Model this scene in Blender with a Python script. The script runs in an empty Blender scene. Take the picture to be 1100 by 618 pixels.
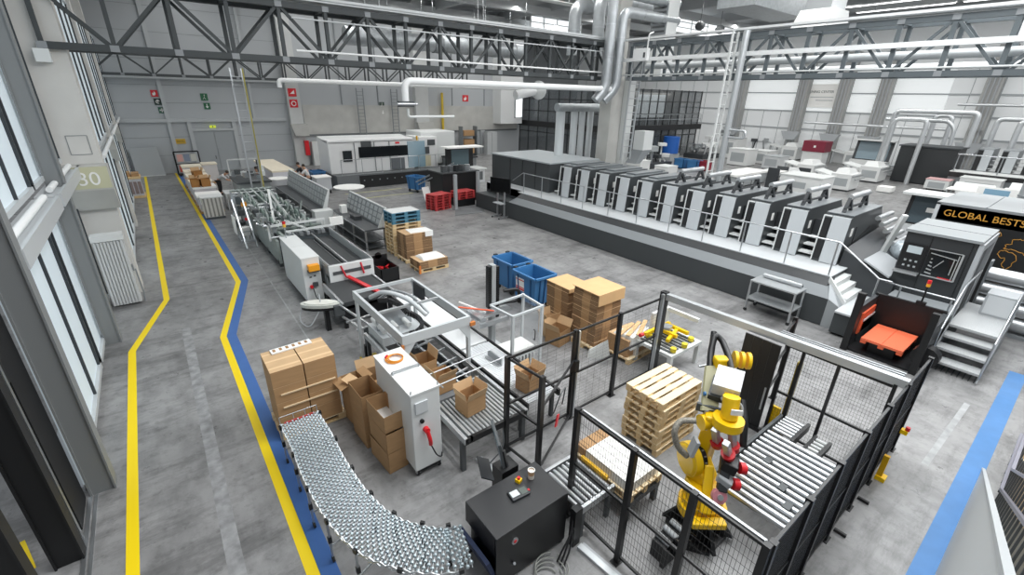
import bpy, math, random
from mathutils import Vector, Matrix
random.seed(7)
S = bpy.context.scene
COL = S.collection
PI = math.pi

# ---------------------------------------------------------------- materials
def lin(h):
    c = [int(h[i:i+2], 16)/255 for i in (0, 2, 4)]
    return tuple(x/12.92 if x <= .04045 else ((x+.055)/1.055)**2.4 for x in c)
_M = {}
def mat(h, rough=.5, metal=0., var=0., scale=4., stretch=None, bump=0.):
    key = (h, rough, metal, var, scale, stretch, bump)
    if key in _M: return _M[key]
    m = bpy.data.materials.new('surface_'+h); m.use_nodes = True
    nt = m.node_tree; b = nt.nodes['Principled BSDF']
    c = lin(h); b.inputs['Base Color'].default_value = (*c, 1)
    b.inputs['Roughness'].default_value = rough; b.inputs['Metallic'].default_value = metal
    if var or bump:
        tc = nt.nodes.new('ShaderNodeTexCoord'); mp = nt.nodes.new('ShaderNodeMapping')
        nz = nt.nodes.new('ShaderNodeTexNoise'); nz.inputs['Scale'].default_value = scale
        nz.inputs['Detail'].default_value = 5
        if stretch: mp.inputs['Scale'].default_value = stretch
        nt.links.new(tc.outputs['Object'], mp.inputs['Vector']); nt.links.new(mp.outputs[0], nz.inputs['Vector'])
        if var:
            r = nt.nodes.new('ShaderNodeValToRGB')
            r.color_ramp.elements[0].position = .3; r.color_ramp.elements[1].position = .7
            r.color_ramp.elements[0].color = (*[x*(1-var) for x in c], 1)
            r.color_ramp.elements[1].color = (*[min(1, x*(1+var)) for x in c], 1)
            nt.links.new(nz.outputs['Fac'], r.inputs[0]); nt.links.new(r.outputs[0], b.inputs['Base Color'])
        if bump:
            bp = nt.nodes.new('ShaderNodeBump'); bp.inputs['Strength'].default_value = bump
            nt.links.new(nz.outputs['Fac'], bp.inputs['Height']); nt.links.new(bp.outputs[0], b.inputs['Normal'])
    _M[key] = m; return m
def emit(h, s):  # self-lit colour: lamps, and daylight put into window panes and side wall
    m = bpy.data.materials.new('lamp_'+h); m.use_nodes = True
    b = m.node_tree.nodes['Principled BSDF']
    b.inputs['Base Color'].default_value = (*lin(h), 1)
    b.inputs['Emission Color'].default_value = (*lin(h), 1); b.inputs['Emission Strength'].default_value = s
    return m
def clear(h, a, rough=.05):
    m = bpy.data.materials.new('clear_'+h); m.use_nodes = True
    b = m.node_tree.nodes['Principled BSDF']
    b.inputs['Base Color'].default_value = (*lin(h), 1); b.inputs['Alpha'].default_value = a
    b.inputs['Roughness'].default_value = rough
    return m
WHITE = mat('eceeee', .45); LGREY = mat('c9cdcf', .45); PALE = mat('dadddc', .45)
PGREY = mat('a9adb0', .5); MGREY = mat('84898c', .5); DGREY = mat('4d5153', .5); CHAR = mat('34373a', .45)
PRESSD = mat('3f4345', .5); BLACK = mat('141517', .4); BLACKM = mat('1b1c1e', .55); RUB = mat('202122', .7)
STEEL = mat('b9bdc0', .3, .85); BRIGHT = mat('c3c6c8', .36, .75); ALU = mat('c4c8ca', .38, .6); GALV = mat('a8adb0', .4, .7, .12, 6.)
STLGREY = mat('7d8083', .5); TRUSS = mat('3e4345', .55); TRUSSL = mat('5b6367', .5); CONC = mat('bcbcb8', .8, 0, .08, 1.2)
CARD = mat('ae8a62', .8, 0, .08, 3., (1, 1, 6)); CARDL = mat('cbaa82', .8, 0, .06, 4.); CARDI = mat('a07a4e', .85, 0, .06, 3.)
CARDE = mat('876a4c', .85, 0, .35, 14., (.15, .15, 9)); CARDT = mat('d2ad7e', .8, 0, .05, 3.)
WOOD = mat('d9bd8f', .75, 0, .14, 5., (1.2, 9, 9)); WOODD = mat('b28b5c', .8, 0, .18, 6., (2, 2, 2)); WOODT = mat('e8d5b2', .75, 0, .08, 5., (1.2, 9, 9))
YEL = mat('f5c800', .35); YELD = mat('d9a800', .4); RED = mat('d2202a', .4); REDP = mat('b83a3c', .5); ORANGE = mat('e2643f', .55)
BLUE = mat('3a74a8', .45, 0, .05, 2.); BLUED = mat('214f7d', .5); BLUEP = mat('5f8da5', .6, 0, .08, 5.); CABLE = mat('e8932a', .5)
PAPER = mat('f2f2ef', .7); CREAM = mat('e5dcc8', .75, 0, .05, 3.); GREEN = mat('2f6b4a', .5); GOLD = mat('d29a3e', .5)
SAGE = mat('9aa3a0', .45, .2, .1, 4.); SKIN = mat('c99a7e', .6); NAVY = mat('1b2233', .7)
PLEXI = clear('eef3f5', .1); SCREEN = mat('39454c', .15); SCRB = mat('0d0e10', .12)

# ---------------------------------------------------------------- mesh builder
class MB:
    def __init__(s, off=(0, 0, 0), par=None):
        s.o = Vector(off); s.par = par; s.v = []; s.f = []; s.mi = []; s.sm = []; s.m = 0
    def add(s, vs, fs, smooth=False):
        n = len(s.v); s.v += [tuple(Vector(v)-s.o) for v in vs]
        s.f += [tuple(i+n for i in f) for f in fs]; s.mi += [s.m]*len(fs); s.sm += [smooth]*len(fs)
        return s
    def hexa(s, p):
        return s.add(p, [(0, 3, 2, 1), (4, 5, 6, 7), (0, 1, 5, 4), (1, 2, 6, 5), (2, 3, 7, 6), (3, 0, 4, 7)])
    def box(s, x0, x1, y0, y1, z0, z1):
        x0, x1 = min(x0, x1), max(x0, x1); y0, y1 = min(y0, y1), max(y0, y1); z0, z1 = min(z0, z1), max(z0, z1)
        return s.hexa([(x0, y0, z0), (x1, y0, z0), (x1, y1, z0), (x0, y1, z0), (x0, y0, z1), (x1, y0, z1), (x1, y1, z1), (x0, y1, z1)])
    def obox(s, c, sx, sy, sz, rz=0., rx=0., ry=0.):
        R = Matrix.Rotation(rz, 3, 'Z') @ Matrix.Rotation(ry, 3, 'Y') @ Matrix.Rotation(rx, 3, 'X'); c = Vector(c)
        return s.hexa([c+R@Vector((a*sx/2, b*sy/2, d*sz/2)) for d in (-1, 1) for a, b in ((-1, -1), (1, -1), (1, 1), (-1, 1))])
    def bar(s, p, q, w, h=None, up=(0, 0, 1)):
        h = h or w; p = Vector(p); q = Vector(q); d = (q-p).normalized(); u = Vector(up)
        if abs(d.dot(u)) > .98: u = Vector((1, 0, 0))
        a = d.cross(u).normalized(); b = a.cross(d)
        return s.hexa([e+a*i*w/2+b*j*h/2 for e in (p, q) for i, j in ((-1, -1), (1, -1), (1, 1), (-1, 1))])
    def cyl(s, p, q, r, n=10, r2=None, cap=True):
        r2 = r if r2 is None else r2; p = Vector(p); q = Vector(q); d = (q-p).normalized()
        u = Vector((0, 0, 1)) if abs(d.z) < .9 else Vector((1, 0, 0)); a = d.cross(u).normalized(); b = d.cross(a)
        vs = [e+(a*math.cos(2*PI*i/n)+b*math.sin(2*PI*i/n))*rr for e, rr in ((p, r), (q, r2)) for i in range(n)]
        s.add(vs, [(i, (i+1) % n, n+(i+1) % n, n+i) for i in range(n)], True)
        if cap: s.add(vs[:n], [tuple(range(n-1, -1, -1))]); s.add(vs[n:], [tuple(range(n))])
        return s
    def tube(s, pts, r, n=8, closed=False):
        P = [Vector(p) for p in pts]; k = len(P); vs = []; a = None
        for i in range(k):
            if closed: d = (P[(i+1) % k]-P[i-1]).normalized()
            else: d = (P[min(i+1, k-1)]-P[max(i-1, 0)]).normalized()
            if a is None:
                u = Vector((0, 0, 1)) if abs(d.z) < .9 else Vector((1, 0, 0)); a = d.cross(u).normalized()
            else: a = (a-d*a.dot(d)).normalized()
            b = d.cross(a); rr = r[i] if isinstance(r, (list, tuple)) else r
            vs += [P[i]+(a*math.cos(2*PI*j/n)+b*math.sin(2*PI*j/n))*rr for j in range(n)]
        fs = [(i*n+j, i*n+(j+1) % n, ((i+1) % k)*n+(j+1) % n, ((i+1) % k)*n+j) for i in range(k if closed else k-1) for j in range(n)]
        s.add(vs, fs, True)
        if not closed: s.add(vs[:n], [tuple(range(n-1, -1, -1))]); s.add(vs[-n:], [tuple(range(n))])
        return s
    def prism(s, poly, axis, a, b):
        def P(u, v, t): return {'x': (t, u, v), 'y': (u, t, v), 'z': (u, v, t)}[axis]
        n = len(poly); vs = [P(u, v, a) for u, v in poly]+[P(u, v, b) for u, v in poly]
        return s.add(vs, [tuple(range(n-1, -1, -1)), tuple(range(n, 2*n))]+[(i, (i+1) % n, n+(i+1) % n, n+i) for i in range(n)])
    def quad(s, *p): return s.add(p, [tuple(range(len(p)))])
    def ball(s, c, rx, ry=None, rz=None, n=12, k=7):
        ry = ry or rx; rz = rz or rx; vs = []
        for i in range(k+1):
            t = PI*i/k
            vs += [(c[0]+rx*math.sin(t)*math.cos(2*PI*j/n), c[1]+ry*math.sin(t)*math.sin(2*PI*j/n), c[2]+rz*math.cos(t)) for j in range(n)]
        return s.add(vs, [(i*n+j, i*n+(j+1) % n, (i+1)*n+(j+1) % n, (i+1)*n+j) for i in range(k) for j in range(n)], True)
    def build(s, name, mats, bevel=0., label=None):
        me = bpy.data.meshes.new(name)
        me.from_pydata(s.v, [], s.f)
        for m in (mats if isinstance(mats, (list, tuple)) else [mats]): me.materials.append(m)
        for p, i, sm in zip(me.polygons, s.mi, s.sm): p.material_index = i; p.use_smooth = sm
        import bmesh
        bm = bmesh.new(); bm.from_mesh(me)
        bmesh.ops.recalc_face_normals(bm, faces=bm.faces)
        bm.to_mesh(me); bm.free()
        o = bpy.data.objects.new(name, me); COL.objects.link(o)
        if s.par: o.parent = s.par
        if bevel:
            md = o.modifiers.new('bevel', 'BEVEL'); md.width = bevel; md.segments = 2; md.limit_method = 'ANGLE'
        if label: o['label'] = label
        return o
def tag(o, label, cat, group=None, kind=None):
    o['label'] = label; o['category'] = cat
    if group: o['group'] = group
    if kind: o['kind'] = kind
    return o
def thing(name, label, cat, loc=(0, 0, 0), group=None, rz=0.):
    o = bpy.data.objects.new(name, None); COL.objects.link(o); o.location = loc; o.rotation_euler.z = rz
    o.empty_display_size = .1
    return tag(o, label, cat, group)
def W(par):                       # builder in hall coordinates, child of par (unrotated)
    o = Vector((0, 0, 0)); p = par
    while p: o += p.location; p = p.parent
    return MB(o, par)
def L(par): return MB((0, 0, 0), par)   # builder in the parent's own coordinates
def copy_tree(o, parent=None):
    c = o.copy(); COL.objects.link(c); c.parent = parent
    for ch in list(o.children): copy_tree(ch, c)
    return c
def arc(c, r, a0, a1, n, ax='xy'):
    out = []
    for i in range(n+1):
        t = a0+(a1-a0)*i/n; u, v = r*math.cos(t), r*math.sin(t)
        out.append({'xy': (c[0]+u, c[1]+v, c[2]), 'xz': (c[0]+u, c[1], c[2]+v), 'yz': (c[0], c[1]+u, c[2]+v)}[ax])
    return out
def bend(pts, r=.3, n=5):         # a polyline with its corners rounded
    P = [Vector(p) for p in pts]; out = [P[0]]
    for i in range(1, len(P)-1):
        a = (P[i-1]-P[i]); b = (P[i+1]-P[i]); k = min(r, a.length*.45, b.length*.45)
        p0 = P[i]+a.normalized()*k; p1 = P[i]+b.normalized()*k
        for j in range(n+1):
            t = j/n; out.append(p0*(1-t)**2+P[i]*2*t*(1-t)+p1*t*t)
    return out+[P[-1]]
def text(name, body, size, loc, rot, m, par, ext=.004, align='LEFT', width=None):
    cu = bpy.data.curves.new(name, 'FONT'); cu.body = body; cu.size = size; cu.extrude = ext; cu.align_x = align
    cu.materials.append(m)
    if width: cu.space_character = width
    tmp = bpy.data.objects.new(name, cu); COL.objects.link(tmp)
    dg = bpy.context.evaluated_depsgraph_get(); me = bpy.data.meshes.new_from_object(tmp.evaluated_get(dg))
    bpy.data.objects.remove(tmp)
    o = bpy.data.objects.new(name, me); COL.objects.link(o); o.location = loc; o.rotation_euler = rot; o.parent = par
    return o

# ---------------------------------------------------------------- camera
FPX = 485.746
cy, sy = math.cos(.665283), math.sin(.665283); cp, sp = math.cos(.399843), math.sin(.399843)
cr, sr = math.cos(.0235545), math.sin(.0235545)
fw = Vector((sy*cp, cy*cp, -sp)); rt = Vector((cy, -sy, 0)); up = rt.cross(fw)
rt, up = cr*rt+sr*up, -sr*rt+cr*up
cam = bpy.data.cameras.new('camera'); cam.sensor_width = 36; cam.lens = 36*FPX/1100; cam.clip_start = .1; cam.clip_end = 400
co = bpy.data.objects.new('camera', cam); COL.objects.link(co)
co.matrix_world = Matrix(((rt.x, up.x, -fw.x, 0), (rt.y, up.y, -fw.y, 0), (rt.z, up.z, -fw.z, 6), (0, 0, 0, 1)))
S.camera = co
def at(px, py, z=0.):             # hall position of a survey point read at height z
    d = rt*((px-550)/FPX)+up*((309-py)/FPX)+fw; t = (z-6)/d.z
    return Vector((d.x*t, d.y*t, z))
# ---------------------------------------------------------------- setting
def st(o, label, cat): return tag(o, label, cat, None, 'structure')
def floor_mat():
    m = bpy.data.materials.new('polished_concrete'); m.use_nodes = True; nt = m.node_tree; b = nt.nodes['Principled BSDF']
    tc = nt.nodes.new('ShaderNodeTexCoord')
    def nz(scale, det, rough=.6, st=None):
        n = nt.nodes.new('ShaderNodeTexNoise'); n.inputs['Scale'].default_value = scale; n.inputs['Detail'].default_value = det
        n.inputs['Roughness'].default_value = rough
        if st:
            mp = nt.nodes.new('ShaderNodeMapping'); mp.inputs['Scale'].default_value = st
            nt.links.new(tc.outputs['Object'], mp.inputs[0]); nt.links.new(mp.outputs[0], n.inputs['Vector'])
        else: nt.links.new(tc.outputs['Object'], n.inputs['Vector'])
        return n
    def ramp(src, p0, c0, p1, c1):
        r = nt.nodes.new('ShaderNodeValToRGB'); e = r.color_ramp.elements
        e[0].position, e[1].position = p0, p1; e[0].color = (*c0, 1); e[1].color = (*c1, 1)
        nt.links.new(src, r.inputs[0]); return r.outputs[0]
    def mul(a, c):
        x = nt.nodes.new('ShaderNodeMixRGB'); x.blend_type = 'MULTIPLY'; x.inputs[0].default_value = 1
        nt.links.new(a, x.inputs[1]); nt.links.new(c, x.inputs[2]); return x.outputs[0]
    g = lambda v: (v*1.0, v*1.0, v*1.0)
    base = ramp(nz(.35, 6, .65).outputs['Fac'], .3, g(.22), .72, g(.37))
    a = mul(base, ramp(nz(1.6, 8, .7, (1, .6, 1)).outputs['Fac'], .36, g(.66), .56, g(1.)))
    a = mul(a, ramp(nz(.9, 9, .75, (.35, 1.6, 1)).outputs['Fac'], .38, g(.62), .5, g(1.)))
    a = mul(a, ramp(nz(5., 6, .7).outputs['Fac'], .33, g(.74), .47, g(1.)))
    nt.links.new(a, b.inputs['Base Color'])
    r = ramp(nz(2.2, 5).outputs['Fac'], .3, g(.25), .7, g(.5)); nt.links.new(r, b.inputs['Roughness'])
    return m
st(MB().box(-14, 80, -8, 62, -.3, 0).build('floor', floor_mat()), 'grey mottled polished concrete hall floor', 'floor')

def line(name, pts, w0, w1, m, label, cat, z=.004):
    """a painted strip along pts, from w0 to w1 to the right of them"""
    mb = MB(); V2 = [Vector((p[0], p[1])) for p in pts]; A = []; B = []
    for i, p in enumerate(V2):
        n = Vector((0, 0)); c = 0
        for j in (i-1, i):
            if 0 <= j < len(V2)-1:
                d = (V2[j+1]-V2[j]).normalized(); n += Vector((-d.y, d.x)); c += 1
        n.normalize(); d = (V2[min(i+1, len(V2)-1)]-V2[max(i, 0) if i < len(V2)-1 else i-1]).normalized()
        k = 1/max(.5, n.dot(Vector((-d.y, d.x))))
        A.append(p+n*w0*k); B.append(p+n*w1*k)
    for i in range(len(V2)-1):
        q = (A[i], B[i], B[i+1], A[i+1])
        mb.hexa([(p.x, p.y, .0005) for p in q]+[(p.x, p.y, z) for p in q])
    return tag(mb.build(name, m), label, cat, None, 'structure')
PY = mat('f7d800', .5); PB = mat('3f69a8', .55, 0, .05, 3.); PBF = mat('4a7db3', .55, 0, .07, 3.); PW = mat('b5b7b7', .6)
line('yellow_floor_line', [(-1.43, 4.5), (-1.43, 13.28), (-.59, 16.47), (-.65, 43.8)], -.075, .075, PY, 'yellow painted walkway line nearest the window wall', 'floor marking')
YR = [(.49, 4), (.46, 12.85), (1.41, 16.84), (1.24, 43.8)]
line('yellow_floor_line', YR, -.075, .075, PY, 'yellow painted walkway line edged with blue', 'floor marking')
line('blue_floor_line', YR, -.3, -.078, PB, 'blue painted strip beside the yellow walkway line', 'floor marking')
line('blue_floor_line', [(5.2, -.21), (15.7, -.21)], -.15, .15, PBF, 'wide light blue painted strip on open floor past the robot cage', 'floor marking')
line('yellow_floor_line', [(-2.56, 7.1), (-2.75, 7.75)], -.11, .11, PY, 'short yellow mark seen through the open gate', 'floor marking')
for y, l in ((27.6, 'faint yellow painted line nearer the red pallets'), (29.4, 'faint yellow painted line along the white machine base')):
    line('yellow_floor_line', [(9.3, y), (13.2, y)], -.05, .05, mat('c9c886', .6), l, 'floor marking')
line('worn_tape_strip', [(-.32, 4.5), (-.28, 14)], -.1, .1, mat('8f9091', .6, 0, .3, 6.), 'worn pale tape strip along the walkway', 'floor marking', .002)

JT = mat('9fa1a2', .6, 0, .2, 5.)
line('floor_joint', [(-1.9, 19.2), (3.4, 19.8)], -.015, .015, JT, 'faint pale floor joint across the walkway', 'floor joint', .0015)
line('floor_joint', [(2.2, 10.5), (2.45, 26)], -.02, .02, JT, 'faint pale floor joint beside the white machine cabinet', 'floor joint', .0015)
line('worn_tape_strip', [(9.9, .35), (13.0, .28)], -.05, .05, JT, 'faint worn strip on the floor outside the cage', 'floor marking', .0015)
GW = mat('b4b8bb', .55); GW2 = mat('a6abae', .55); GRAIL = mat('b9bdbf', .5)
# back wall with cladding seams and ribs
mb = MB(); mb.box(-2.4, 35, 44, 44.4, 0, 14); mb.m = 1
for z in (1.3, 2.6, 5.0, 6.2, 7.9, 9.6, 11.2): mb.box(-2.0, 10, 43.985, 44, z, z+.03)
mb.m = 2; mb.box(11.2, 34.6, 43.94, 44, 2.55, 4.95)
mb.m = 3; mb.box(11.2, 34.6, 43.9, 44, 2.4, 2.55)
mb.m = 1
for x in (14.6, 18, 26, 30): mb.box(x, x+.08, 43.9, 44, 5, 12)
mb.m = 0
for x in (23.5, 29.5): mb.box(x, x+.5, 43.8, 44, 0, 2.5)
st(mb.build('wall_back', [GW, mat('8d9295', .5), CONC, mat('6c7072', .5)]), 'grey clad end wall with concrete band', 'wall')
t = st(MB().box(-1.9, 9.7, 43.75, 44, 3.68, 3.92).box(1.5, 1.75, 43.8, 44, 0, 12).box(7.3, 7.5, 43.8, 44, 3.9, 12).box(-1.9, 9.7, 43.7, 44, 6.62, 6.8).build('trim_1', GRAIL), 'pale steel rails across the end wall', 'wall rail')
# door in the back wall
d = thing('door_1', 'tall grey double door with exit light above', 'door', (4.35, 44, 0)); d['kind'] = 'structure'
W(d).box(2.72, 2.98, 43.8, 43.98, 0, 3.7).box(5.7, 5.98, 43.8, 43.98, 0, 3.7).box(2.98, 5.7, 43.8, 43.98, 3.02, 3.2).build('door_frame', GRAIL)
W(d).box(2.98, 4.33, 43.9, 43.98, 0, 3.0).build('door_leaf', GW2); W(d).box(4.36, 5.7, 43.9, 43.98, 0, 3.0).build('door_leaf', GW2)
W(d).box(4.1, 4.14, 43.8, 43.9, .9, 1.15).build('door_handle', DGREY)
x = thing('exit_light', 'lit yellow-green exit light over the grey double door', 'exit sign', (4.34, 43.8, 3.3))
W(x).box(4.14, 4.54, 43.72, 43.8, 3.24, 3.42).build('housing', emit('c8d840', .8)); W(x).box(4.3, 4.38, 43.71, 43.72, 3.28, 3.39).build('pictogram', GREEN)
# safety signs on the back wall
def sign(x0, z0, w, h, c, label, shape):
    s = thing('safety_sign', label, 'sign', (x0, 43.97, z0)); m = MB((x0, 43.97, z0), s)
    m.box(x0, x0+w, 43.95, 43.99, z0, z0+h).build('plate', c)
    m = MB((x0, 43.97, z0), s); y0, y1 = 43.935, 43.95; cx, cz = x0+w/2, z0+h/2
    if shape == 'cross': m.box(cx-w*.32, cx+w*.32, y0, y1, cz-h*.1, cz+h*.1).box(cx-w*.1, cx+w*.1, y0, y1, cz-h*.32, cz+h*.32)
    elif shape == 'hose': m.tube(arc((cx, y0, cz), w*.25, .3, 5.2, 12, 'xz'), w*.06, 6).box(cx-.03, cx+.03, y0, y1, cz-h*.05, cz+h*.3)
    elif shape == 'ring': m.tube(arc((cx, y0, cz), w*.26, 0, 2*PI*.97, 14, 'xz'), w*.07, 6).box(cx-w*.08, cx+w*.08, y0, y1, cz-h*.08, cz+h*.08)
    elif shape == 'flame': m.prism([(cx-w*.3, cz-h*.3), (cx+w*.05, cz-h*.3), (cx+w*.2, cz), (cx, cz+h*.32), (cx-w*.1, cz), (cx-w*.28, cz+h*.12)], 'y', y0, y1)
    elif shape == 'arrow': m.box(cx-w*.07, cx+w*.07, y0, y1, cz-h*.1, cz+h*.32).prism([(cx-w*.26, cz-.02), (cx, cz-h*.34), (cx+w*.26, cz-.02)], 'y', y0, y1)
    elif shape == 'man': m.ball((cx+w*.05, y0, cz+h*.27), w*.08).bar((cx+w*.05, y0, cz+h*.16), (cx-w*.05, y0, cz-h*.1), w*.14, .02).bar((cx-w*.05, y0, cz-h*.1), (cx-w*.22, y0, cz-h*.32), w*.1, .02).bar((cx-w*.02, y0, cz-h*.1), (cx+w*.18, y0, cz-h*.3), w*.1, .02)
    elif shape == 'text': m.box(x0+w*.1, x0+w*.9, y0, y1, cz-.05, cz-.02).box(x0+w*.15, x0+w*.8, y0, y1, cz+.04, cz+.07)
    m.build('symbol', PAPER if shape != 'text' else mat('7d6a20', .6))
sign(1.0, 5.42, .42, .45, RED, 'red fire point sign, topmost of three on the end wall', 'flame')
sign(1.08, 4.86, .42, .45, mat('2d3f3a', .5), 'dark phone sign between red sign and white cross sign', 'hose')
sign(1.2, 4.3, .42, .42, mat('245a43', .5), 'dark green first aid sign with white cross', 'cross')
sign(4.0, 5.2, .46, .5, GREEN, 'green running man sign above the arrow sign near door', 'man')
sign(4.08, 4.58, .42, .46, GREEN, 'green sign with white down arrow left of the ladder', 'arrow')
sign(1.75, 2.12, .62, .36, mat('d3ae42', .6), 'small yellow notice low on the grey end wall', 'text')
sign(18.1, 4.75, .5, .5, mat('4a5a52', .5), 'faded green exit sign above another on concrete wall', 'man')
sign(18.15, 4.1, .5, .5, mat('4a5a52', .5), 'faded green arrow sign under another on concrete wall', 'arrow')
sign(27.3, 5.4, .7, .62, RED, 'red fire sign high beside the yellow pipe', 'flame')
# concrete pillars on the back wall
def pillar(x0, x1, tagtxt, label):
    p = thing('pillar', label, 'pillar', (x0, 43.4, 0)); p['kind'] = 'structure'
    W(p).box(x0, x1, 43.4, 44, 0, 14).build('shaft', mat('c6c8c7', .7, 0, .05, 1.))
    W(p).prism([(x0-.15, 3.45), (x0+.1, 2.5), (x1+.2, 2.5), (x1+.2, 3.45)], 'y', 42.9, 43.39).build('corbel', CONC)
    if tagtxt: text('number', tagtxt, .55, (.1, -.52, 3.45), (PI/2, 0, 0), PAPER, p); W(p).box(x0, x1+.05, 42.9, 43.4, 3.4, 4.0).build('plate', PGREY)
    return p
pillar(10.0, 11.0, '', 'pale concrete pillar with two red signs on end wall')
pillar(21.6, 23.0, '', 'concrete pillar with corbel behind the white machine')
for z, sh, l in ((5.6, 'flame', 'red sign with white flame, upper on the pale pillar'), (4.75, 'ring', 'red hose reel sign, lower on the pale pillar')):
    s = thing('safety_sign', l, 'sign', (10.45, 43.38, z)); W(s).box(10.12, 10.75, 43.36, 43.4, z, z+.62).build('plate', RED)
    m = W(s)
    if sh == 'ring': m.tube(arc((10.43, 43.35, z+.31), .17, 0, 6.1, 14, 'xz'), .04, 6)
    else: m.prism([(10.25, z+.2), (10.6, z+.2), (10.6, z+.5), (10.45, z+.38)], 'y', 43.345, 43.36)
    m.build('symbol', PAPER)
mb = MB().box(10.75, 11.1, 43.05, 43.35, .9, 2.1)
tag(mb.build('hose_cabinet', RED), 'small red cabinet beside the pale concrete pillar', 'cabinet')

# ---- window wall on the left
PANE = emit('cfdbe2', .34); FRM = mat('c8ccce', .4, .2); FRMD = mat('33383c', .4)  # frosted panes glow faintly in place of daylight behind them
POST = mat('7f8283', .5); POSTD = mat('17181a', .5)
st(MB().box(-2.5, -2.02, 8.4, 44, 9.2, 14).box(-2.5, -2.02, 8.4, 44, 0, .1).build('wall_left', GW), 'grey window wall along the walkway', 'wall')
def post(y, m, label, x0=-1.95, x1=-1.63, dy=.26, ztop=14):
    p = thing('steel_post', label, 'post', ((x0+x1)/2, y, 0)); p['kind'] = 'structure'
    W(p).box(x1-.025, x1, y, y+dy, 0, ztop).build('flange', m); W(p).box(x0, x0+.025, y, y+dy, 0, ztop).build('flange', m)
    W(p).box(x0+.025, x1-.025, y+.03, y+.06, 0, ztop).build('web', m)
post(8.2, POST, 'grey steel post between the black gate and the windows')
post(14, POST, 'grey steel post between the second and third window bay')
post(6.9, POSTD, 'black steel gate post standing nearest grey steel post', -2.25, -1.94, .2)
post(5.85, POSTD, 'black steel gate post at the near end of the gate', -2.45, -2.1, .2)
g = thing('door_2', 'black open gate leaf beside the grey steel post', 'gate', (-2, 7.7, 0)); g['kind'] = 'structure'
W(g).box(-2.04, -2.0, 7.5, 8.2, .02, 7.5).build('leaf', POSTD); W(g).box(-2.0, -1.97, 7.25, 7.32, .02, 7.5).build('edge_bar', STEEL)
W(g).box(-2.05, -2.0, 7.1, 7.5, 2.6, 7.5).build('side_panel', BLACK)
st(MB().box(-1.98, -1.93, 5.9, 8.2, 0, .015).box(-1.9, -1.86, 5.9, 8.2, 0, .015).build('trim_2', STEEL), 'steel sliding gate track set in the floor', 'track')
def bay(n, y0, y1, label, split=3, q=0.):
    w = thing('window_%d' % n, label, 'window', (-2, (y0+y1)/2, 0)); w['kind'] = 'structure'
    for z0, z1 in ((.12, 3.8), (4.1, 9.0)):
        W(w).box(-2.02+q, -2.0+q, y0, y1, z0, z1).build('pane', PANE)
        m = W(w)
        for i in range(split+1):
            y = y0+(y1-y0)*i/split; a = .05 if i in (0, split) else .022
            m.box(-2.0+q, -1.95+q, max(y0, y-a), min(y1, y+a), z0, z1)
        m.build('mullion', FRMD)
        W(w).box(-2.0+q, -1.93+q, y0, y1, z0, z0+.1).box(-2.0+q, -1.93+q, y0, y1, z1-.08, z1).build('window_frame', FRM)
    W(w).box(-2.02+q, -1.66+q*.5, y0, y1, 3.82, 3.95).box(-1.66+q*.5, -1.61+q*.5, y0, y1, 3.72, 4.0).build('window_sill', FRM)
    W(w).cyl((-1.8+q, y0+.3, 4.03), (-1.8+q, y1-.3, 4.03), .06, 8).build('blind_roll', WHITE)
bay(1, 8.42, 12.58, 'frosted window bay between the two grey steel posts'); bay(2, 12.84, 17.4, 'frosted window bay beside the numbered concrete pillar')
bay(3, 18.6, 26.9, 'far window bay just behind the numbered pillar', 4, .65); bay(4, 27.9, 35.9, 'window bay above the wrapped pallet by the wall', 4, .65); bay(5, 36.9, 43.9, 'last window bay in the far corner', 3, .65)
# numbered concrete pillar
p = thing('pillar', 'concrete pillar with pale plate numbered 030', 'pillar', (-1.5, 17.5, 0)); p['kind'] = 'structure'
PC = mat('cfceca', .75, 0, .07, .8)
W(p).box(-2.0, -1.13, 17.6, 18.4, 0, 14).build('shaft', PC)
W(p).prism([(17.59, 4.0), (17.0, 4.0), (17.0, 3.35), (17.4, 2.75), (17.59, 2.75)], 'x', -2.0, -1.02).build('corbel', CONC)
W(p).box(-1.98, -1.04, 16.985, 16.998, 3.4, 3.98).build('plate', mat('c5c4a6', .6))
text('number', '030', .5, (-.48, -.525, 3.5), (PI/2, 0, 0), PAPER, p)
m = W(p)
for a, b in (((-1.72, 4.25), (-1.28, 4.25)), ((-1.28, 4.25), (-1.28, 4.75)), ((-1.28, 4.75), (-1.72, 4.75)), ((-1.72, 4.75), (-1.72, 4.25))): m.bar((a[0], 17.595, a[1]), (b[0], 17.595, b[1]), .015)
m.build('hatch_outline', MGREY)
for y in (27.0, 36.0):
    q = thing('pillar', 'plain concrete window wall pillar %s' % ('next behind the numbered one' if y == 27 else 'nearest the far corner'), 'pillar', (-1.6, y, 0)); q['kind'] = 'structure'
    W(q).box(-2.0, -1.2, y, y+.85, 0, 14).build('shaft', PC)
    W(q).prism([(y-.01, 4.0), (y-.35, 4.0), (y-.35, 3.5), (y-.1, 3.0), (y-.01, 3.0)], 'x', -1.95, -1.1).build('corbel', CONC)
# radiator
r = thing('radiator', 'white ribbed radiator box under the numbered pillar', 'radiator', (-1.5, 16.7, 0))
RAD = mat('c9cbcb', .5)
W(r).box(-1.84, -1.17, 16.62, 16.98, .05, 2.0).build('casing', RAD)
m = W(r)
for i in range(9): m.box(-1.82+i*.073, -1.775+i*.073, 16.58, 16.62, .06, 1.98)
m.build('ribs', RAD); W(r).box(-1.86, -1.14, 16.56, 16.98, 2.0, 2.16).build('top_cover', PALE)
W(r).box(-1.17, -1.13, 16.68, 16.78, 1.0, 1.2).tube([(-1.1, 16.72, 1.05), (-1.08, 16.72, .3), (-1.1, 16.72, .02)], .02, 6).build('valve', MGREY)

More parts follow.
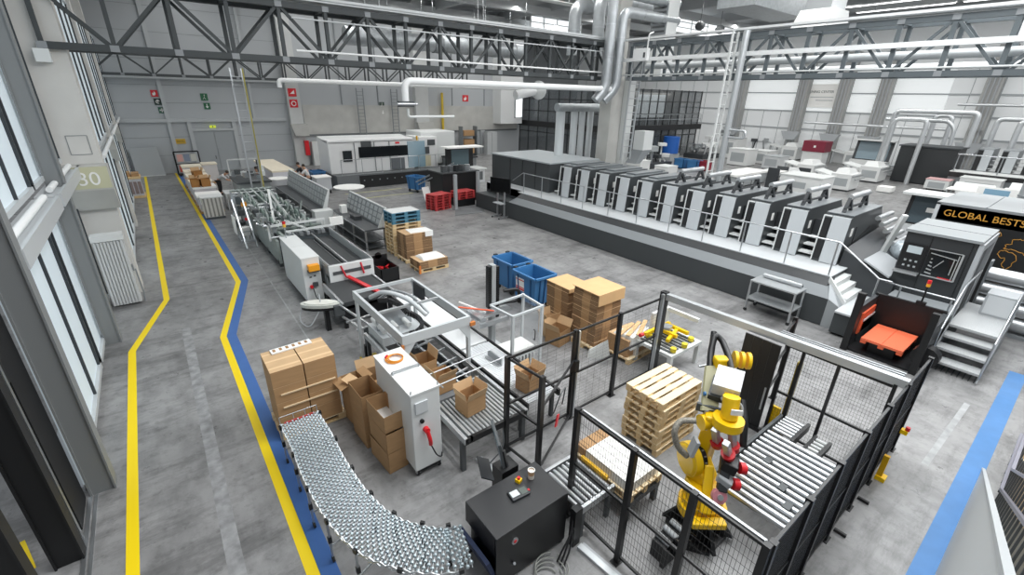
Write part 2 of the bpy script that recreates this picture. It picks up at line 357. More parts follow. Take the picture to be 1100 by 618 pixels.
# ---- ceiling, hall end and right-hand facade
CEIL = mat('aeb1b3', .8)
mb = MB(); mb.box(-2.5, 66, 5, 62, 14, 14.3)
for x in (8, 16, 24, 32, 40, 48, 56): mb.box(x, x+.45, 5, 62, 13.3, 14)
st(mb.build('ceiling', CEIL), 'dark grey ceiling with long concrete beams', 'ceiling')
mb = MB()
for y in (20, 28, 36, 43, 52): mb.box(-2, 62, y, y+.5, 12.9, 13.5)
st(mb.build('trim_3', mat('bdc0c1', .7)), 'grey cross beams under the ceiling', 'beam')
st(MB().box(35, 68, 60, 60.4, 0, 14).box(35, 35.3, 44.4, 60, 0, 14).build('wall_end', GW), 'grey far wall beyond the glazed mezzanine', 'wall')
FAC = emit('dfe2e3', .16); FACL = emit('eef2f3', .42)  # daylight through the translucent side wall, put in as a faint glow
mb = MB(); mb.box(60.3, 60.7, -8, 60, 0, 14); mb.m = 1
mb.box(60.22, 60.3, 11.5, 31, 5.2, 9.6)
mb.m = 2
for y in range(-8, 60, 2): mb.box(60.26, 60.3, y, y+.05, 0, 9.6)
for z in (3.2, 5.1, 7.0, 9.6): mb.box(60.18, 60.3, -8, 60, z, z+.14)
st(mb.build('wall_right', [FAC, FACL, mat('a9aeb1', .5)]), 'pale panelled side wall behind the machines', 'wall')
for i, (y, l) in enumerate(((23.9, 'between pale wall panels and the mast'), (19.9, 'right of the training centre banner'), (16.3, 'beside the red crate'), (8.6, 'behind the far press pipes'), (31, 'half hidden by the mast'))):
    q = thing('pillar', 'grey concrete facade pillar '+l, 'pillar', (60, y, 0)); q['kind'] = 'structure'
    W(q).box(59.3, 60.2, y-.55, y+.55, 0, 11).build('shaft', mat('a7a8a6', .7, 0, .06, .8))
    m = W(q)
    for k in (-.3, 0, .3): m.cyl((59.22, y+k, 0), (59.22, y+k, 9.4), .07, 8)
    m.build('downpipe', PGREY)
    W(q).prism([(y-1, 3.0), (y-.55, 2.1), (y+.55, 2.1), (y+1, 3.0)], 'x', 58.8, 59.28).build('corbel', PGREY)
b = thing('wall_banner', 'white banner lettered with a training centre name', 'banner', (60.1, 21.9, 6))
W(b).box(60.1, 60.16, 20.5, 23.3, 5.6, 8.0).build('sheet', PAPER)
text('lettering', 'TRAINING CENTER', .34, (-.015, 2.02, 1.1), (PI/2, 0, -PI/2), mat('3f4345', .6), b)
m = W(b)
for z, w in ((6.62, 2.3), (6.3, 1.7)): m.box(60.08, 60.1, 20.9, 20.9+w, z, z+.09)
m.build('small_print', mat('b9bcbd', .6))
# ---------------------------------------------------------------- overhead steel
NB = mat('8d9194', .5)
def truss(name, label, axis, f0, f1, a0, a1, step, zb, zt, m, ch=.15, flip=0):
    """lattice girder along axis between a0 and a1, its two lattice faces at f0 and f1"""
    t = thing(name, label, 'girder', (a0, f0, zb) if axis == 'x' else (f0, a0, zb))
    P = (lambda a, f, z: (a, f, z)) if axis == 'x' else (lambda a, f, z: (f, a, z))
    n = max(1, round(abs(a1-a0)/step)); s = (a1-a0)/n
    for f in (f0, f1):
        for z, nm in ((zb, 'bottom_chord'), (zt, 'top_chord')):
            W(t).bar(P(a0, f, z), P(a1, f, z), ch, ch).build(nm, m)
        for i in range(n+1):
            a = a0+s*i; W(t).bar(P(a, f, zb), P(a, f, zt), ch*.75, ch*.6).build('vertical_strut', m)
            if i < n: W(t).bar(P(a, f, (zb, zt)[(i+flip) % 2]), P(a+s, f, (zt, zb)[(i+flip) % 2]), ch*.5, ch*.5).build('diagonal_brace', m)
    for i in range(n+1):
        for z in (zb, zt):
            if i: W(t).bar(P(a0+s*i, f0, z), P(a0+s*i, f1, z), ch*.6).build('cross_tie', m)
            c = Vector(P(a0+s*i, f0-.04, z)); W(t).obox(c, .2 if axis == 'x' else .12, .12 if axis == 'x' else .2, .16).build('node_bracket', NB)
    return t
tA = truss('lattice_girder', 'long dark lattice girder resting on the numbered pillar', 'x', 17.5, 18.5, -1.55, 19.9, 1.43, 6.95, 8.5, TRUSS, .17, 1)
W(tA).box(1.5, 19.9, 17.3, 18.4, 8.66, 8.72).box(1.5, 19.9, 17.3, 17.33, 8.7, 8.8).build('cable_tray', LGREY)
W(tA).box(-1.75, -1.45, 17.35, 17.6, 6.55, 6.86).build('bearing_bracket', PALE)
for z, y, r, l in ((7.22, 17.32, .035, 'white conduit along the dark girder front'), (8.15, 17.36, .025, 'thin grey conduit high on the dark girder front')):
    tag(MB().tube([(4.5, y, z), (12, y, z), (19.6, y, z)], r, 7).build('conduit_pipe', WHITE if r > .03 else LGREY), l, 'pipe')
tB = truss('lattice_girder', 'second dark lattice girder in front of the end wall', 'x', 41, 41.8, -1.9, 26, 1.6, 6.8, 8.2, TRUSS, .16)
tC = truss('lattice_girder', 'pale grey lattice girder over the printing press', 'y', 20.2, 21.2, 16.5, -5.2, 1.4, 6.95, 8.5, TRUSSL, .17)
W(tC).box(19.9, 20.25, -5, 17, 8.66, 8.74).build('cable_tray', WHITE)
W(tC).box(19.95, 20.1, -5, 17, 7.72, 7.88).build('rail', WHITE)
tag(MB().tube([(20.05, -5, 7.12), (20.05, 17, 7.12)], .03, 6).build('conduit_pipe', PALE), 'thin pale conduit low along the pale girder', 'pipe')
tag(MB().tube([(20.9, -5, 7.55), (20.9, 16, 7.55)], .14, 10).build('conduit_pipe', LGREY), 'thick pale pipe running behind the pale girder', 'pipe')
tag(MB().tube([(22.6, -5, 7.3), (22.6, 16, 7.3)], .11, 10).build('conduit_pipe', WHITE), 'white pipe beyond the pale girder', 'pipe')
for y, z, l in ((2.35, 7.95, 'white junction box on the pale girder over the delivery end'), (15.6, 7.95, 'white junction box where the two girders meet')):
    j = thing('junction_box', l, 'electrical box', (19.8, y, z)); W(j).box(19.72, 19.94, y-.42, y+.42, z-.25, z+.3).build('box', WHITE, .02)
    W(j).box(19.7, 19.72, y-.3, y-.2, z-.1, z+.12).build('latch', DGREY); W(j).tube(bend([(19.85, y-.3, z+.3), (19.85, y-.3, z+.9), (20.1, y-.35, z+1.0)], .2), .035, 6).build('conduit', PALE)
# white pipe below the dark girder, with elbow and bracket
tag(MB().tube(bend([(8.0, 16.9, 5.75), (8.0, 16.9, 6.45), (19.4, 16.9, 6.45)], .3), .13, 10).build('overhead_pipe', WHITE), 'thick white pipe slung under the dark girder', 'pipe')
tag(MB().tube(bend([(7.6, 34.5, 6.2), (7.6, 34.5, 6.65), (22, 34.5, 6.65), (30, 34.5, 6.65), (30, 34.5, 6.2)], .3), .14, 8).build('overhead_pipe', WHITE), 'long white pipe in front of the red-signed pillar', 'pipe')
tag(MB().tube(bend([(8.1, 16.95, 5.5), (8.1, 16.95, 5.2), (10.1, 16.95, 5.2)], .1), .05, 8).build('overhead_pipe', PALE), 'short bent pale pipe under the white pipe elbow', 'pipe')
e = thing('pipe_valve', 'dark bracket and valve on the white pipe elbow', 'valve', (8, 16.9, 5.7)); W(e).box(7.7, 8.3, 16.8, 17, 5.55, 5.75).build('bracket', DGREY); W(e).cyl((7.6, 16.75, 5.65), (8.4, 16.75, 5.65), .05).build('spindle', STEEL)
# big silver duct behind the girder
def ribbed(par, name, p, q, r, m, k=12):
    b = W(par); p = Vector(p); q = Vector(q); b.cyl(p, q, r, 14)
    for i in range(1, k): c = p+(q-p)*i/k; d = (q-p).normalized()*.03; b.cyl(c-d, c+d, r*1.04, 14)
    b.build(name, m)
t = thing('ventilation_duct', 'large ribbed silver duct behind the dark girder', 'duct', (10.5, 30, 9)); ribbed(t, 'duct', (10.6, 30, 9.1), (24, 30, 9.1), .5, GALV, 16)
W(t).cyl((16.4, 30, 9.1), (17, 30, 9.1), .56, 14).build('damper', MGREY)
W(t).bar((12, 30, 9.6), (12, 30, 13.3), .04).bar((20, 30, 9.6), (20, 30, 13.3), .04).build('hanger', STEEL)
t = thing('ventilation_duct', 'white duct outlet angled under the dark girder', 'duct', (12.5, 17, 5.9))
W(t).cyl((13.9, 17.8, 6.05), (15.2, 17.8, 6.3), .2, 14).build('nozzle', WHITE); W(t).ball((15.3, 17.8, 6.3), .42, .3, .42).build('hood', PALE)
# central pillar with its ducts
p = thing('pillar', 'tall concrete pillar where the girders meet', 'pillar', (21, 18, 0)); p['kind'] = 'structure'
W(p).box(20.3, 21.2, 17.6, 18.4, 0, 14).build('shaft', CONC); W(p).box(21.25, 21.7, 17.2, 17.8, 2.5, 7).build('cladding', PALE)
GD = mat('aeb3b6', .38, .6, .1, 3.)
GDL = mat('d3d8da', .4, .2)
def duct(pts, r, label, m=GD, rr=.5):
    t = thing('ventilation_duct', label, 'duct', pts[-1]); W(t).tube(bend(pts, rr, 6), r, 14).build('duct', m)
    q = W(t); P = [Vector(x) for x in pts]
    for a, b in zip(P, P[1:]):
        d = (b-a); k = int(d.length/1.1)
        for i in range(1, k): c = a+d*i/k; u = d.normalized()*.025; q.cyl(c-u, c+u, r*1.06, 14)
    q.build('seam_rings', STEEL)
duct([(24.0, 16.9, 10.7), (18.95, 16.9, 10.7), (18.95, 16.9, 6.5), (18.5, 17.1, 5.9)], .25, 'left of two bent silver ducts dropping past the pillar')
duct([(24.0, 16.8, 9.9), (19.62, 16.8, 9.9), (19.62, 16.8, 6.5), (19.1, 17.1, 5.9)], .24, 'right of two bent silver ducts dropping past the pillar')
duct([(25.5, 21.5, 10.9), (21.0, 21.5, 10.9), (21.0, 21.5, 8.3)], .36, 'thick silver duct bending over behind the pillar, left one', rr=.7)
duct([(26.0, 20.3, 11.2), (21.7, 20.3, 11.2), (21.7, 20.3, 8.2)], .34, 'thick silver duct bending over behind the pillar, right one', rr=.7)
for i, (x, r, l) in enumerate(((18.9, .26, 'first from the far end'), (20.0, .2, 'second from the far end'), (20.65, .18, 'third from the far end'), (21.35, .18, 'fourth from the far end'))):
    duct([(x, 20, 5.6), (x, 20, 3.6), (x, 20, 1.6)], r, 'vertical silver riser behind the press, '+l, GDL)
    v = thing('shutoff_valve', 'small valve at the foot of the silver riser, '+l, 'valve', (x, 19.6, 2.3)); W(v).cyl((x, 19.62, 2.3), (x, 19.8, 2.3), .07).build('body', STEEL); W(v).tube(arc((x, 19.6, 2.3), .13, 0, 6.1, 10, 'xz'), .025, 6).build('handwheel', RED if i > 1 else DGREY)
duct([(21.6, 18.6, 5.4), (21.6, 18.6, 1.6)], .33, 'fat ribbed silver riser against the concrete pillar')
duct([(18.3, 19.7, 5.5), (21.9, 19.7, 5.5)], .22, 'horizontal silver duct joining the risers')
g = thing('ceiling_grille', 'grey louvred box hanging over the concrete pillar', 'grille', (23.2, 17, 9)); W(g).box(22.9, 23.8, 16.6, 17.6, 7.0, 11.6).build('shaft', PALE)
m = W(g)
for i in range(6): m.box(22.86, 22.9, 16.7, 17.5, 9.3+i*.22, 9.4+i*.22)
m.build('louvres', DGREY); W(g).box(22.87, 22.9, 16.62, 17.58, 9.2, 10.6).build('frame', MGREY)
w = thing('wall_box', 'white hooded box on the concrete pillar above the press', 'electrical box', (22, 16.4, 4)); W(w).box(21.7, 22.5, 16.2, 16.9, 3.4, 4.4).build('box', PALE); W(w).prism([(21.2, 2.7), (21.7, 3.4), (22.5, 3.4), (21.6, 2.7)], 'y', 16.2, 16.9).build('hood', MGREY)
def ladder(label, p, q, w, n, m, wv=(1, 0, 0), cat='ladder'):
    t = thing('access_ladder', label, cat, p); p = Vector(p); q = Vector(q); a = Vector(wv)*w/2
    for s_ in (-1, 1): W(t).bar(p+a*s_, q+a*s_, .07).build('stile', m)
    for i in range(1, n): c = p+(q-p)*i/n; W(t).cyl(c-a, c+a, .022, 6).build('rung', m)
    return t
ladder('silver ladder beside the central concrete pillar', (20.25, 16.2, 3.0), (20.4, 16.2, 8.4), .75, 16, BRIGHT)
t = ladder('tall twin-pole silver ladder mast beyond the press', (19.62, 10.95, 0), (19.72, 10.95, 8.6), .42, 22, PALE)
W(t).cyl((19.62, 10.5, 0), (19.72, 10.5, 8.6), .13, 10).build('pole', ALU)
W(t).tube(bend([(19.66, 10.4, 4.9), (19.66, 9.7, 4.9), (19.66, 9.7, 4.6), (19.66, 10.4, 4.6)], .15), .05, 6).build('loop', ALU)
t = ladder('tall steel ladder with yellow edges by the folding line', (4.15, 27.6, 0), (4.3, 28.2, 7.0), .5, 18, STEEL)
W(t).bar((4.45, 27.52, 0), (4.6, 28.12, 7), .05, .05).build('yellow_guard', mat('b3a94e', .5))
for x, l in ((16.2, 'grey wall ladder left of the faded exit signs'), (18.9+.6, 'grey wall ladder right of the faded exit signs')):
    ladder(l, (x, 43.6, 2.2), (x, 43.6, 6.4), .6, 14, MGREY)
tag(MB().tube([(24.7, 43.7, 1.5), (24.7, 43.7, 6.2)], .13, 8).build('gas_pipe', mat('d6b83a', .5)), 'yellow vertical pipe on the end wall', 'pipe')
# ceiling lamps, high windows and fans
LAMP = emit('ffffff', 5); ORD7 = 'first second third fourth fifth sixth seventh'.split()
def lamp(x0, x1, y0, y1, z, label):
    t = thing('ceiling_light', label, 'light', ((x0+x1)/2, (y0+y1)/2, z)); W(t).box(x0, x1, y0, y1, z, z+.03).build('tube', LAMP); W(t).box(x0-.05, x1+.05, y0-.05, y1+.05, z+.03, z+.12).build('housing', PALE)
    m = W(t)
    for u in (.2, .8): m.bar((x0+(x1-x0)*u, y0+(y1-y0)*u, z+.1), (x0+(x1-x0)*u, y0+(y1-y0)*u, 13.3), .03)
    m.build('hanger', STEEL)
lamp(9, 20, 26, 26.15, 9.9, 'long strip light over the white machine, nearest row')
lamp(22, 29, 34, 34.2, 11.0, 'strip light left of the thick silver ducts')
lamp(12, 20, 35, 35.2, 11.1, 'strip light high over the end wall concrete band')
for i, (a, b, c) in enumerate(((800, 830, 9), (835, 860, 16), (870, 893, 1), (910, 945, 8), (920, 960, 14), (960, 975, -2), (1035, 1065, 2))):
    P = at(a, c, 12.8); x = P.x
    lamp(x, x+.25, P.y-6, P.y, 12.8, 'white ceiling strip light, %s from the mast outwards' % (ORD7[i]))
SKY = emit('f4f8fa', 1.6)
def clerestory(n, x0, x1, y, z0, z1, label):
    w = thing('window_%d' % n, label, 'window', ((x0+x1)/2, y, z0)); w['kind'] = 'structure'
    W(w).box(x0, x1, y, y+.05, z0, z1).build('pane', SKY); m = W(w)
    for i in range(5): x = x0+(x1-x0)*i/4; m.box(x-.06, x+.06, y-.06, y, z0, z1)
    for i in range(5): z = z0+(z1-z0)*i/4; m.box(x0, x1, y-.05, y, z-.04, z+.04)
    m.build('mullion', PALE)
clerestory(6, 34.5, 42, 41.9, 11.6, 13.8, 'bright high window left of the thick ducts')
clerestory(7, 42.5, 54, 30, 12.1, 13.95, 'bright high window right of the louvred box')
for i, x in enumerate((37.5, 40.5)):
    f = thing('ceiling_spotlight', 'round dark lamp hanging before the bright window, %s' % ('left' if i == 0 else 'right'), 'light', (x, 24, 11.6)); W(f).ball((x, 24, 11.6), .4, .4, .35).build('shade', DGREY); W(f).bar((x, 24, 11.9), (x, 24, 13.3), .04).build('rod', DGREY)
h = thing('extraction_hood', 'big grey extraction duct under the ceiling by the mast', 'duct', (27, 14, 9.5)); W(h).box(25, 31, 13.2, 15.2, 10.4, 11.6).build('duct', GALV); W(h).prism([(27.4, 9.4), (30.6, 9.4), (30.0, 10.4), (28.2, 10.4)], 'y', 10.8, 12.4).build('hood', PALE)
W(h).box(28.2, 30.0, 11, 12.2, 10.4, 11.6).build('riser', LGREY)

for i, (x0, x1, y, z, l) in enumerate(((6, 33, 23, 11.2, 'long pale cable tray under the ceiling, nearest the girder'), (10, 34, 27, 12.0, 'long pale cable tray under the ceiling, middle one'), (12, 34, 38, 11.8, 'long pale cable tray under the ceiling, near the end wall'))):
    t = thing('cable_tray', l, 'cable tray', (x0, y, z)); W(t).box(x0, x1, y, y+.3, z, z+.06).build('tray', PALE)
    for k in range(6): x = x0+1+(x1-x0-2)*k/5; W(t).bar((x, y+.15, z+.06), (x, y+.15, 14), .03).build('hanger', STEEL)
# mezzanine glazing
GLD = clear('596065', .45, .08); FD = mat('2a2d2f', .5)
mz = thing('window_8', 'dark glazed two storey office front with black mullions', 'window', (40, 32, 0)); mz['kind'] = 'structure'
W(mz).box(35.0, 35.05, 31, 43.8, .1, 6.9).box(35.0, 51, 31, 31.05, .1, 6.9).build('pane', GLD)
m = W(mz)
for i in range(9): m.box(34.92, 35.0, 31+i*1.6-.04, 31+i*1.6+.04, 0, 7)
for i in range(13): m.box(35+i*1.33-.04, 35+i*1.33+.04, 30.9, 31, 0, 7)
for z in (2.4, 4.6, 5.8, 6.9): m.box(34.92, 35, 31, 43.8, z, z+.07).box(35, 51, 30.92, 31, z, z+.07)
m.build('mullion', FD)
W(mz).box(34.7, 35.05, 30.6, 43.8, 3.0, 3.55).box(34.7, 51.3, 30.6, 31.05, 3.0, 3.55).build('floor_edge', BLACKM)
W(mz).box(35.5, 50, 33, 34, .1, 6.9).build('back_partition', mat('8e8d89', .7))
W(mz).box(42, 47, 32.9, 33, 4.2, 6.5).build('back_window', emit('dfe8ea', .8))
m = W(mz)
for z in (4.1, 4.6): m.bar((34.75, 30.65, z), (51, 30.65, z), .05)
for i in range(9): m.bar((35+i*2, 30.65, 3.55), (35+i*2, 30.65, 4.6), .04)
m.build('railing', STEEL)
st(MB().box(31.2, 34.2, 42.5, 44, 3.2, 13).build('wall_pier', mat('d9dbdb', .6)), 'pale wall pier left of the dark glazed office', 'pier')
w = thing('window_9', 'narrow bright upright window beside the dark glazed office', 'window', (33.5, 42.4, 4)); w['kind'] = 'structure'
W(w).box(33.2, 34.1, 42.4, 42.48, 3.9, 7).build('pane', SKY); W(w).box(33.1, 33.2, 42.38, 42.5, 3.8, 7).box(34.1, 34.2, 42.38, 42.5, 3.8, 7).build('window_frame', MGREY)

# ---------------------------------------------------------------- light
wd = bpy.data.worlds.new('world'); S.world = wd; wd.use_nodes = True
bg = wd.node_tree.nodes['Background']; bg.inputs[0].default_value = (.93, .96, 1, 1); bg.inputs[1].default_value = .65
def area(x, y, z, sx, sy, e, c=(1, 1, 1), rot=(0, 0, 0)):
    l = bpy.data.lights.new('area_light', 'AREA'); l.shape = 'RECTANGLE'; l.size = sx; l.size_y = sy; l.energy = e; l.color = c
    o = bpy.data.objects.new('area_light', l); COL.objects.link(o); o.location = (x, y, z); o.rotation_euler = rot
for x in (4, 12, 20, 28, 38, 50): area(x, 17, 13.2, .35, 50, (1700, 2500, 3000, 3000, 3600, 4200)[(4, 12, 20, 28, 38, 50).index(x)], (1, .99, .97))
area(42, 33.2, 6.7, 12, 1, 250)  # unseen fill added inside the office to lighten its dark glazing
area(9, 3, 12.2, 14, 6, 2300, (.95, .98, 1))
area(24, 2, 12.2, 12, 6, 2000, (.95, .98, 1))
S.view_settings.view_transform = 'Standard'; S.view_settings.look = 'None'; S.view_settings.exposure = -.55; S.view_settings.gamma = 1
S.view_settings.use_curve_mapping = False
# ---------------------------------------------------------------- pallets, cartons
ORD = 'first second third fourth fifth sixth seventh eighth ninth tenth eleventh twelfth thirteenth fourteenth fifteenth sixteenth'.split()
def pallet_proto(m, mt, detail):
    t = thing('pallet', '-', 'pallet'); w = 1.2
    if detail:
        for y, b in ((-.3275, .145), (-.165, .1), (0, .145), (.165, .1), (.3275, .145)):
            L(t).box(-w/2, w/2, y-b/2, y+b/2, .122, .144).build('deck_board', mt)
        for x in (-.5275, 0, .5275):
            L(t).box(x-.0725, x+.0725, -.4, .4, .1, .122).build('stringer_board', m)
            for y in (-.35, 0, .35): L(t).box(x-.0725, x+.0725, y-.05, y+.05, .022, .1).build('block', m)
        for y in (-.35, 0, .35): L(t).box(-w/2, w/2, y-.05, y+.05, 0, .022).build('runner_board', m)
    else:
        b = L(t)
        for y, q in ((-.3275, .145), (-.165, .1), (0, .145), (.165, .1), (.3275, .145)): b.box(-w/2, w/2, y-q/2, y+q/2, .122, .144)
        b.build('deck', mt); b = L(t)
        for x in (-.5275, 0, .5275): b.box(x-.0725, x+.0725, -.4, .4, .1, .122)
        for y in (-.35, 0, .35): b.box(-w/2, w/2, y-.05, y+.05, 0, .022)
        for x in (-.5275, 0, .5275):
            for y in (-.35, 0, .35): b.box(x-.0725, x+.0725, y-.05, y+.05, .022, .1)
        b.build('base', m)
    return t
PROTO = {}
def pallet(kind, loc, rz, label, group=None):
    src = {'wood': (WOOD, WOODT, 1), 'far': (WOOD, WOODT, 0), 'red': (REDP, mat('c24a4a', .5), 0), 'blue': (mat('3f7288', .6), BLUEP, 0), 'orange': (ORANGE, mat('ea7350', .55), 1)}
    if kind not in PROTO: PROTO[kind] = t = pallet_proto(*src[kind])
    else: t = copy_tree(PROTO[kind])
    t.location = loc; t.rotation_euler.z = rz; t['label'] = label
    if group: t['group'] = group
    elif 'group' in t: del t['group']
    return t
def pallet_stack(kind, x, y, z, rz, n, where, group, jit=.012):
    for i in range(n):
        pos = 'topmost' if i == n-1 else 'bottom one' if i == 0 else ORD[i]+' from the floor'
        pallet(kind, (x+random.uniform(-jit, jit), y+random.uniform(-jit, jit), z+i*.1445), rz+random.uniform(-jit, jit), where+', '+pos, group)
def carton(x0, x1, y0, y1, z0, z1, label, m=CARD, mt=CARDL, name='carton', group=None, tape=True, stripes=0):
    t = thing(name, label, 'box', ((x0+x1)/2, (y0+y1)/2, z0), group)
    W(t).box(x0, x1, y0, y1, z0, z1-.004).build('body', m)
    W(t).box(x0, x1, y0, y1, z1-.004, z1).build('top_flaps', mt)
    b = W(t)
    if stripes:
        for i in range(stripes): y = y0+(y1-y0)*(i+.5)/stripes; b.box(x0, x1, y-.03, y+.03, z1, z1+.0015)
        b.build('tape', mat('dcbd92', .6))
    elif tape: b.box(x0, x1, (y0+y1)/2-.025, (y0+y1)/2+.025, z1, z1+.002).box(x0-.002, x0, (y0+y1)/2-.025, (y0+y1)/2+.025, z1-.1, z1).build('tape', mat('d8b88c', .4))
    return t
def open_carton(cx, cy, z, sx, sy, h, rz, label, flaps=(1, 1, 1, 1), fa=2.3, liner=False, group=None, m=CARD, mi=CARDI):
    t = thing('open_carton', label, 'box', (cx, cy, z), group, rz); k = .006; b = L(t)
    b.box(-sx/2, sx/2, -sy/2, sy/2, 0, .01)
    b.box(-sx/2, -sx/2+k, -sy/2, sy/2, 0, h).box(sx/2-k, sx/2, -sy/2, sy/2, 0, h).box(-sx/2, sx/2, -sy/2, -sy/2+k, 0, h).box(-sx/2, sx/2, sy/2-k, sy/2, 0, h)
    b.build('body', m)
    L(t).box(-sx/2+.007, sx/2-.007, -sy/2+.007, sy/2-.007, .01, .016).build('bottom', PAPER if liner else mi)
    ln = min(sx, sy)*.48
    for i, (fx, fy) in enumerate(((-1, 0), (1, 0), (0, -1), (0, 1))):
        if not flaps[i]: continue
        a = fa if flaps[i] == 1 else flaps[i]
        out, upz = math.sin(a)*ln, math.cos(a)*ln
        if fx: p = [(fx*sx/2, -sy/2, h), (fx*sx/2, sy/2, h), (fx*(sx/2+out), sy/2, h+upz), (fx*(sx/2+out), -sy/2, h+upz)]
        else: p = [(-sx/2, fy*sy/2, h), (sx/2, fy*sy/2, h), (sx/2, fy*(sy/2+out), h+upz), (-sx/2, fy*(sy/2+out), h+upz)]
        nrm = Vector((fx*math.cos(a), fy*math.cos(a), -math.sin(a)))*.005
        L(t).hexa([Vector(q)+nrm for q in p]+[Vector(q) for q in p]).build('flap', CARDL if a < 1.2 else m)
    return t
def flat_stack(x0, x1, y0, y1, z0, z1, n, where, group):
    h = (z1-z0)/n
    for i in range(n):
        j = random.uniform(-.012, .012); k = random.uniform(-.012, .012)
        t = thing('flat_carton_bundle', where+', '+('topmost bundle' if i == n-1 else ORD[i]+' bundle from below'), 'cardboard', ((x0+x1)/2, (y0+y1)/2, z0+i*h), group)
        w = (y1-y0); W(t).box(x0+j, x1+j, y0+k, y1+k, z0+i*h+.002, z0+(i+1)*h-.002).build('sheets', [CARDE])
        W(t).box(x0+j-.004, x1+j+.004, y0+k+w*.3, y0+k+w*.62, z0+i*h+.001, z0+(i+1)*h-.001).box(x0+j+(x1-x0)*.3, x0+j+(x1-x0)*.62, y0+k-.004, y1+k+.004, z0+i*h+.001, z0+(i+1)*h-.001).build('glue_edges', CARD)
        W(t).box(x0+j, x1+j, y0+k, y1+k, z0+(i+1)*h-.002, z0+(i+1)*h).build('cover_sheet', CARDL)
# big taped carton stack
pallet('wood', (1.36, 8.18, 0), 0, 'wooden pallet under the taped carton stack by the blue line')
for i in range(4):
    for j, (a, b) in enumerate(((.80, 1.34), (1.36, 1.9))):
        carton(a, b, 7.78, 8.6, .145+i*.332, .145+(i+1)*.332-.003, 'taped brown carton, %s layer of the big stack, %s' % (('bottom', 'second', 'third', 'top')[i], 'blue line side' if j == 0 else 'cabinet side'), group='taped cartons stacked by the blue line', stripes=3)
t = thing('punched_tray', 'white punched strip lying on the taped carton stack', 'tray', (1.4, 8.4, 1.475)); W(t).obox((1.32, 8.5, 1.49), .72, .17, .025, .05).build('tray', PAPER)
b = W(t)
for i in range(6): b.obox((1.02+i*.115, 8.49+i*.006, 1.5035), .05, .1, .003, .05)
b.build('holes', CARDI)
for i, z in enumerate((.98, .7)):
    tag(MB().box(.9, 1.86, 7.755, 7.779, z-.012, z+.012).build('edge_strip', mat('dfc8a4', .7)), 'pale strip across the taped cartons, %s' % ('upper one' if i == 0 else 'lower one'), 'strip')
# open brown cartons by the grey cabinet
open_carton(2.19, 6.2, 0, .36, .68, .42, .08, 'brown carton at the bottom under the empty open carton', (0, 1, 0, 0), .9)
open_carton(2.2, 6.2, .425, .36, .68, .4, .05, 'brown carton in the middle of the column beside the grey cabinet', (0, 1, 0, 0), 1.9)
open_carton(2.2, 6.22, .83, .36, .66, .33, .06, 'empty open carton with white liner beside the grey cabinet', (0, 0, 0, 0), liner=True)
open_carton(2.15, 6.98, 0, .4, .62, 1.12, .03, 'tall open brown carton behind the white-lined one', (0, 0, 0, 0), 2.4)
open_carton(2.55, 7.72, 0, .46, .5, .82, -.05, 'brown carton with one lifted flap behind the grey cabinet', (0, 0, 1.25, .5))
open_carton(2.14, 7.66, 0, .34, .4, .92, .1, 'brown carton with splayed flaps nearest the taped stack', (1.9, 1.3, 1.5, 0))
tag(MB().obox((2.05, 7.55, .99), .24, .2, .012, .5, .3).build('loose_flap', CARDL), 'loose square of cardboard on the splayed carton', 'cardboard')
# grey control cabinet
t = thing('control_cabinet', 'tall pale grey control cabinet with orange cable on top', 'cabinet', (2.6, 6.2, 0))
W(t).box(2.36, 2.87, 5.5, 6.95, .14, 1.66).build('body', PALE, .012)
W(t).box(2.35, 2.88, 5.49, 6.2, 1.66, 1.69).box(2.35, 2.88, 6.22, 6.96, 1.66, 1.69).build('lid', mat('e6e8e7', .4))
W(t).bar((2.36, 6.2, 1.72), (2.86, 6.2, 1.72), .03).build('lid_bar', STEEL)
for x, y in ((2.38, 5.52), (2.85, 5.52), (2.38, 6.18), (2.85, 6.18)): W(t).cyl((x, y, 1.69), (x, y, 1.75), .012, 6).build('lifting_eye', STEEL)
W(t).box(2.42, 2.64, 5.47, 5.5, 1.3, 1.52).build('vent_box', LGREY, .006); W(t).cyl((2.52, 5.5, 1.14), (2.52, 5.46, 1.14), .035, 12).build('black_knob', BLACK)
r = W(t).cyl((2.58, 5.5, .95), (2.58, 5.42, .95), .05, 12).build('plug', RED); W(t).tube(bend([(2.58, 5.43, .95), (2.6, 5.38, .78), (2.62, 5.42, .66)], .1), .035, 8).build('plug', RED)
W(t).tube(bend([(2.62, 5.42, .66), (2.68, 5.34, .45), (2.78, 5.36, .35), (2.86, 5.5, .3)], .1), .012, 6).build('cable', BLACK)
W(t).box(2.4, 2.84, 5.52, 6.93, .08, .14).build('plinth', BLACK)
for x in (2.42, 2.82):
    for y in (5.56, 6.88):
        c = W(t).cyl((x-.02, y, .05), (x+.02, y, .05), .05, 10).build('caster', RUB); W(t).box(x-.035, x+.035, y-.03, y+.03, .05, .1).build('caster_fork', STEEL)
t = thing('cable_coil', 'orange cable coil on top of the grey cabinet', 'cable', (2.6, 6.62, 1.69)); m = W(t)
for i in range(3): m.tube(arc((2.6+.01*i, 6.62-.012*i, 1.71+i*.013), .15-.012*i, 0, 2*PI*.985, 22), .011, 6)
m.build('coil', CABLE); W(t).obox((2.5, 6.72, 1.735), .08, .03, .03, .7).build('strap', RED)

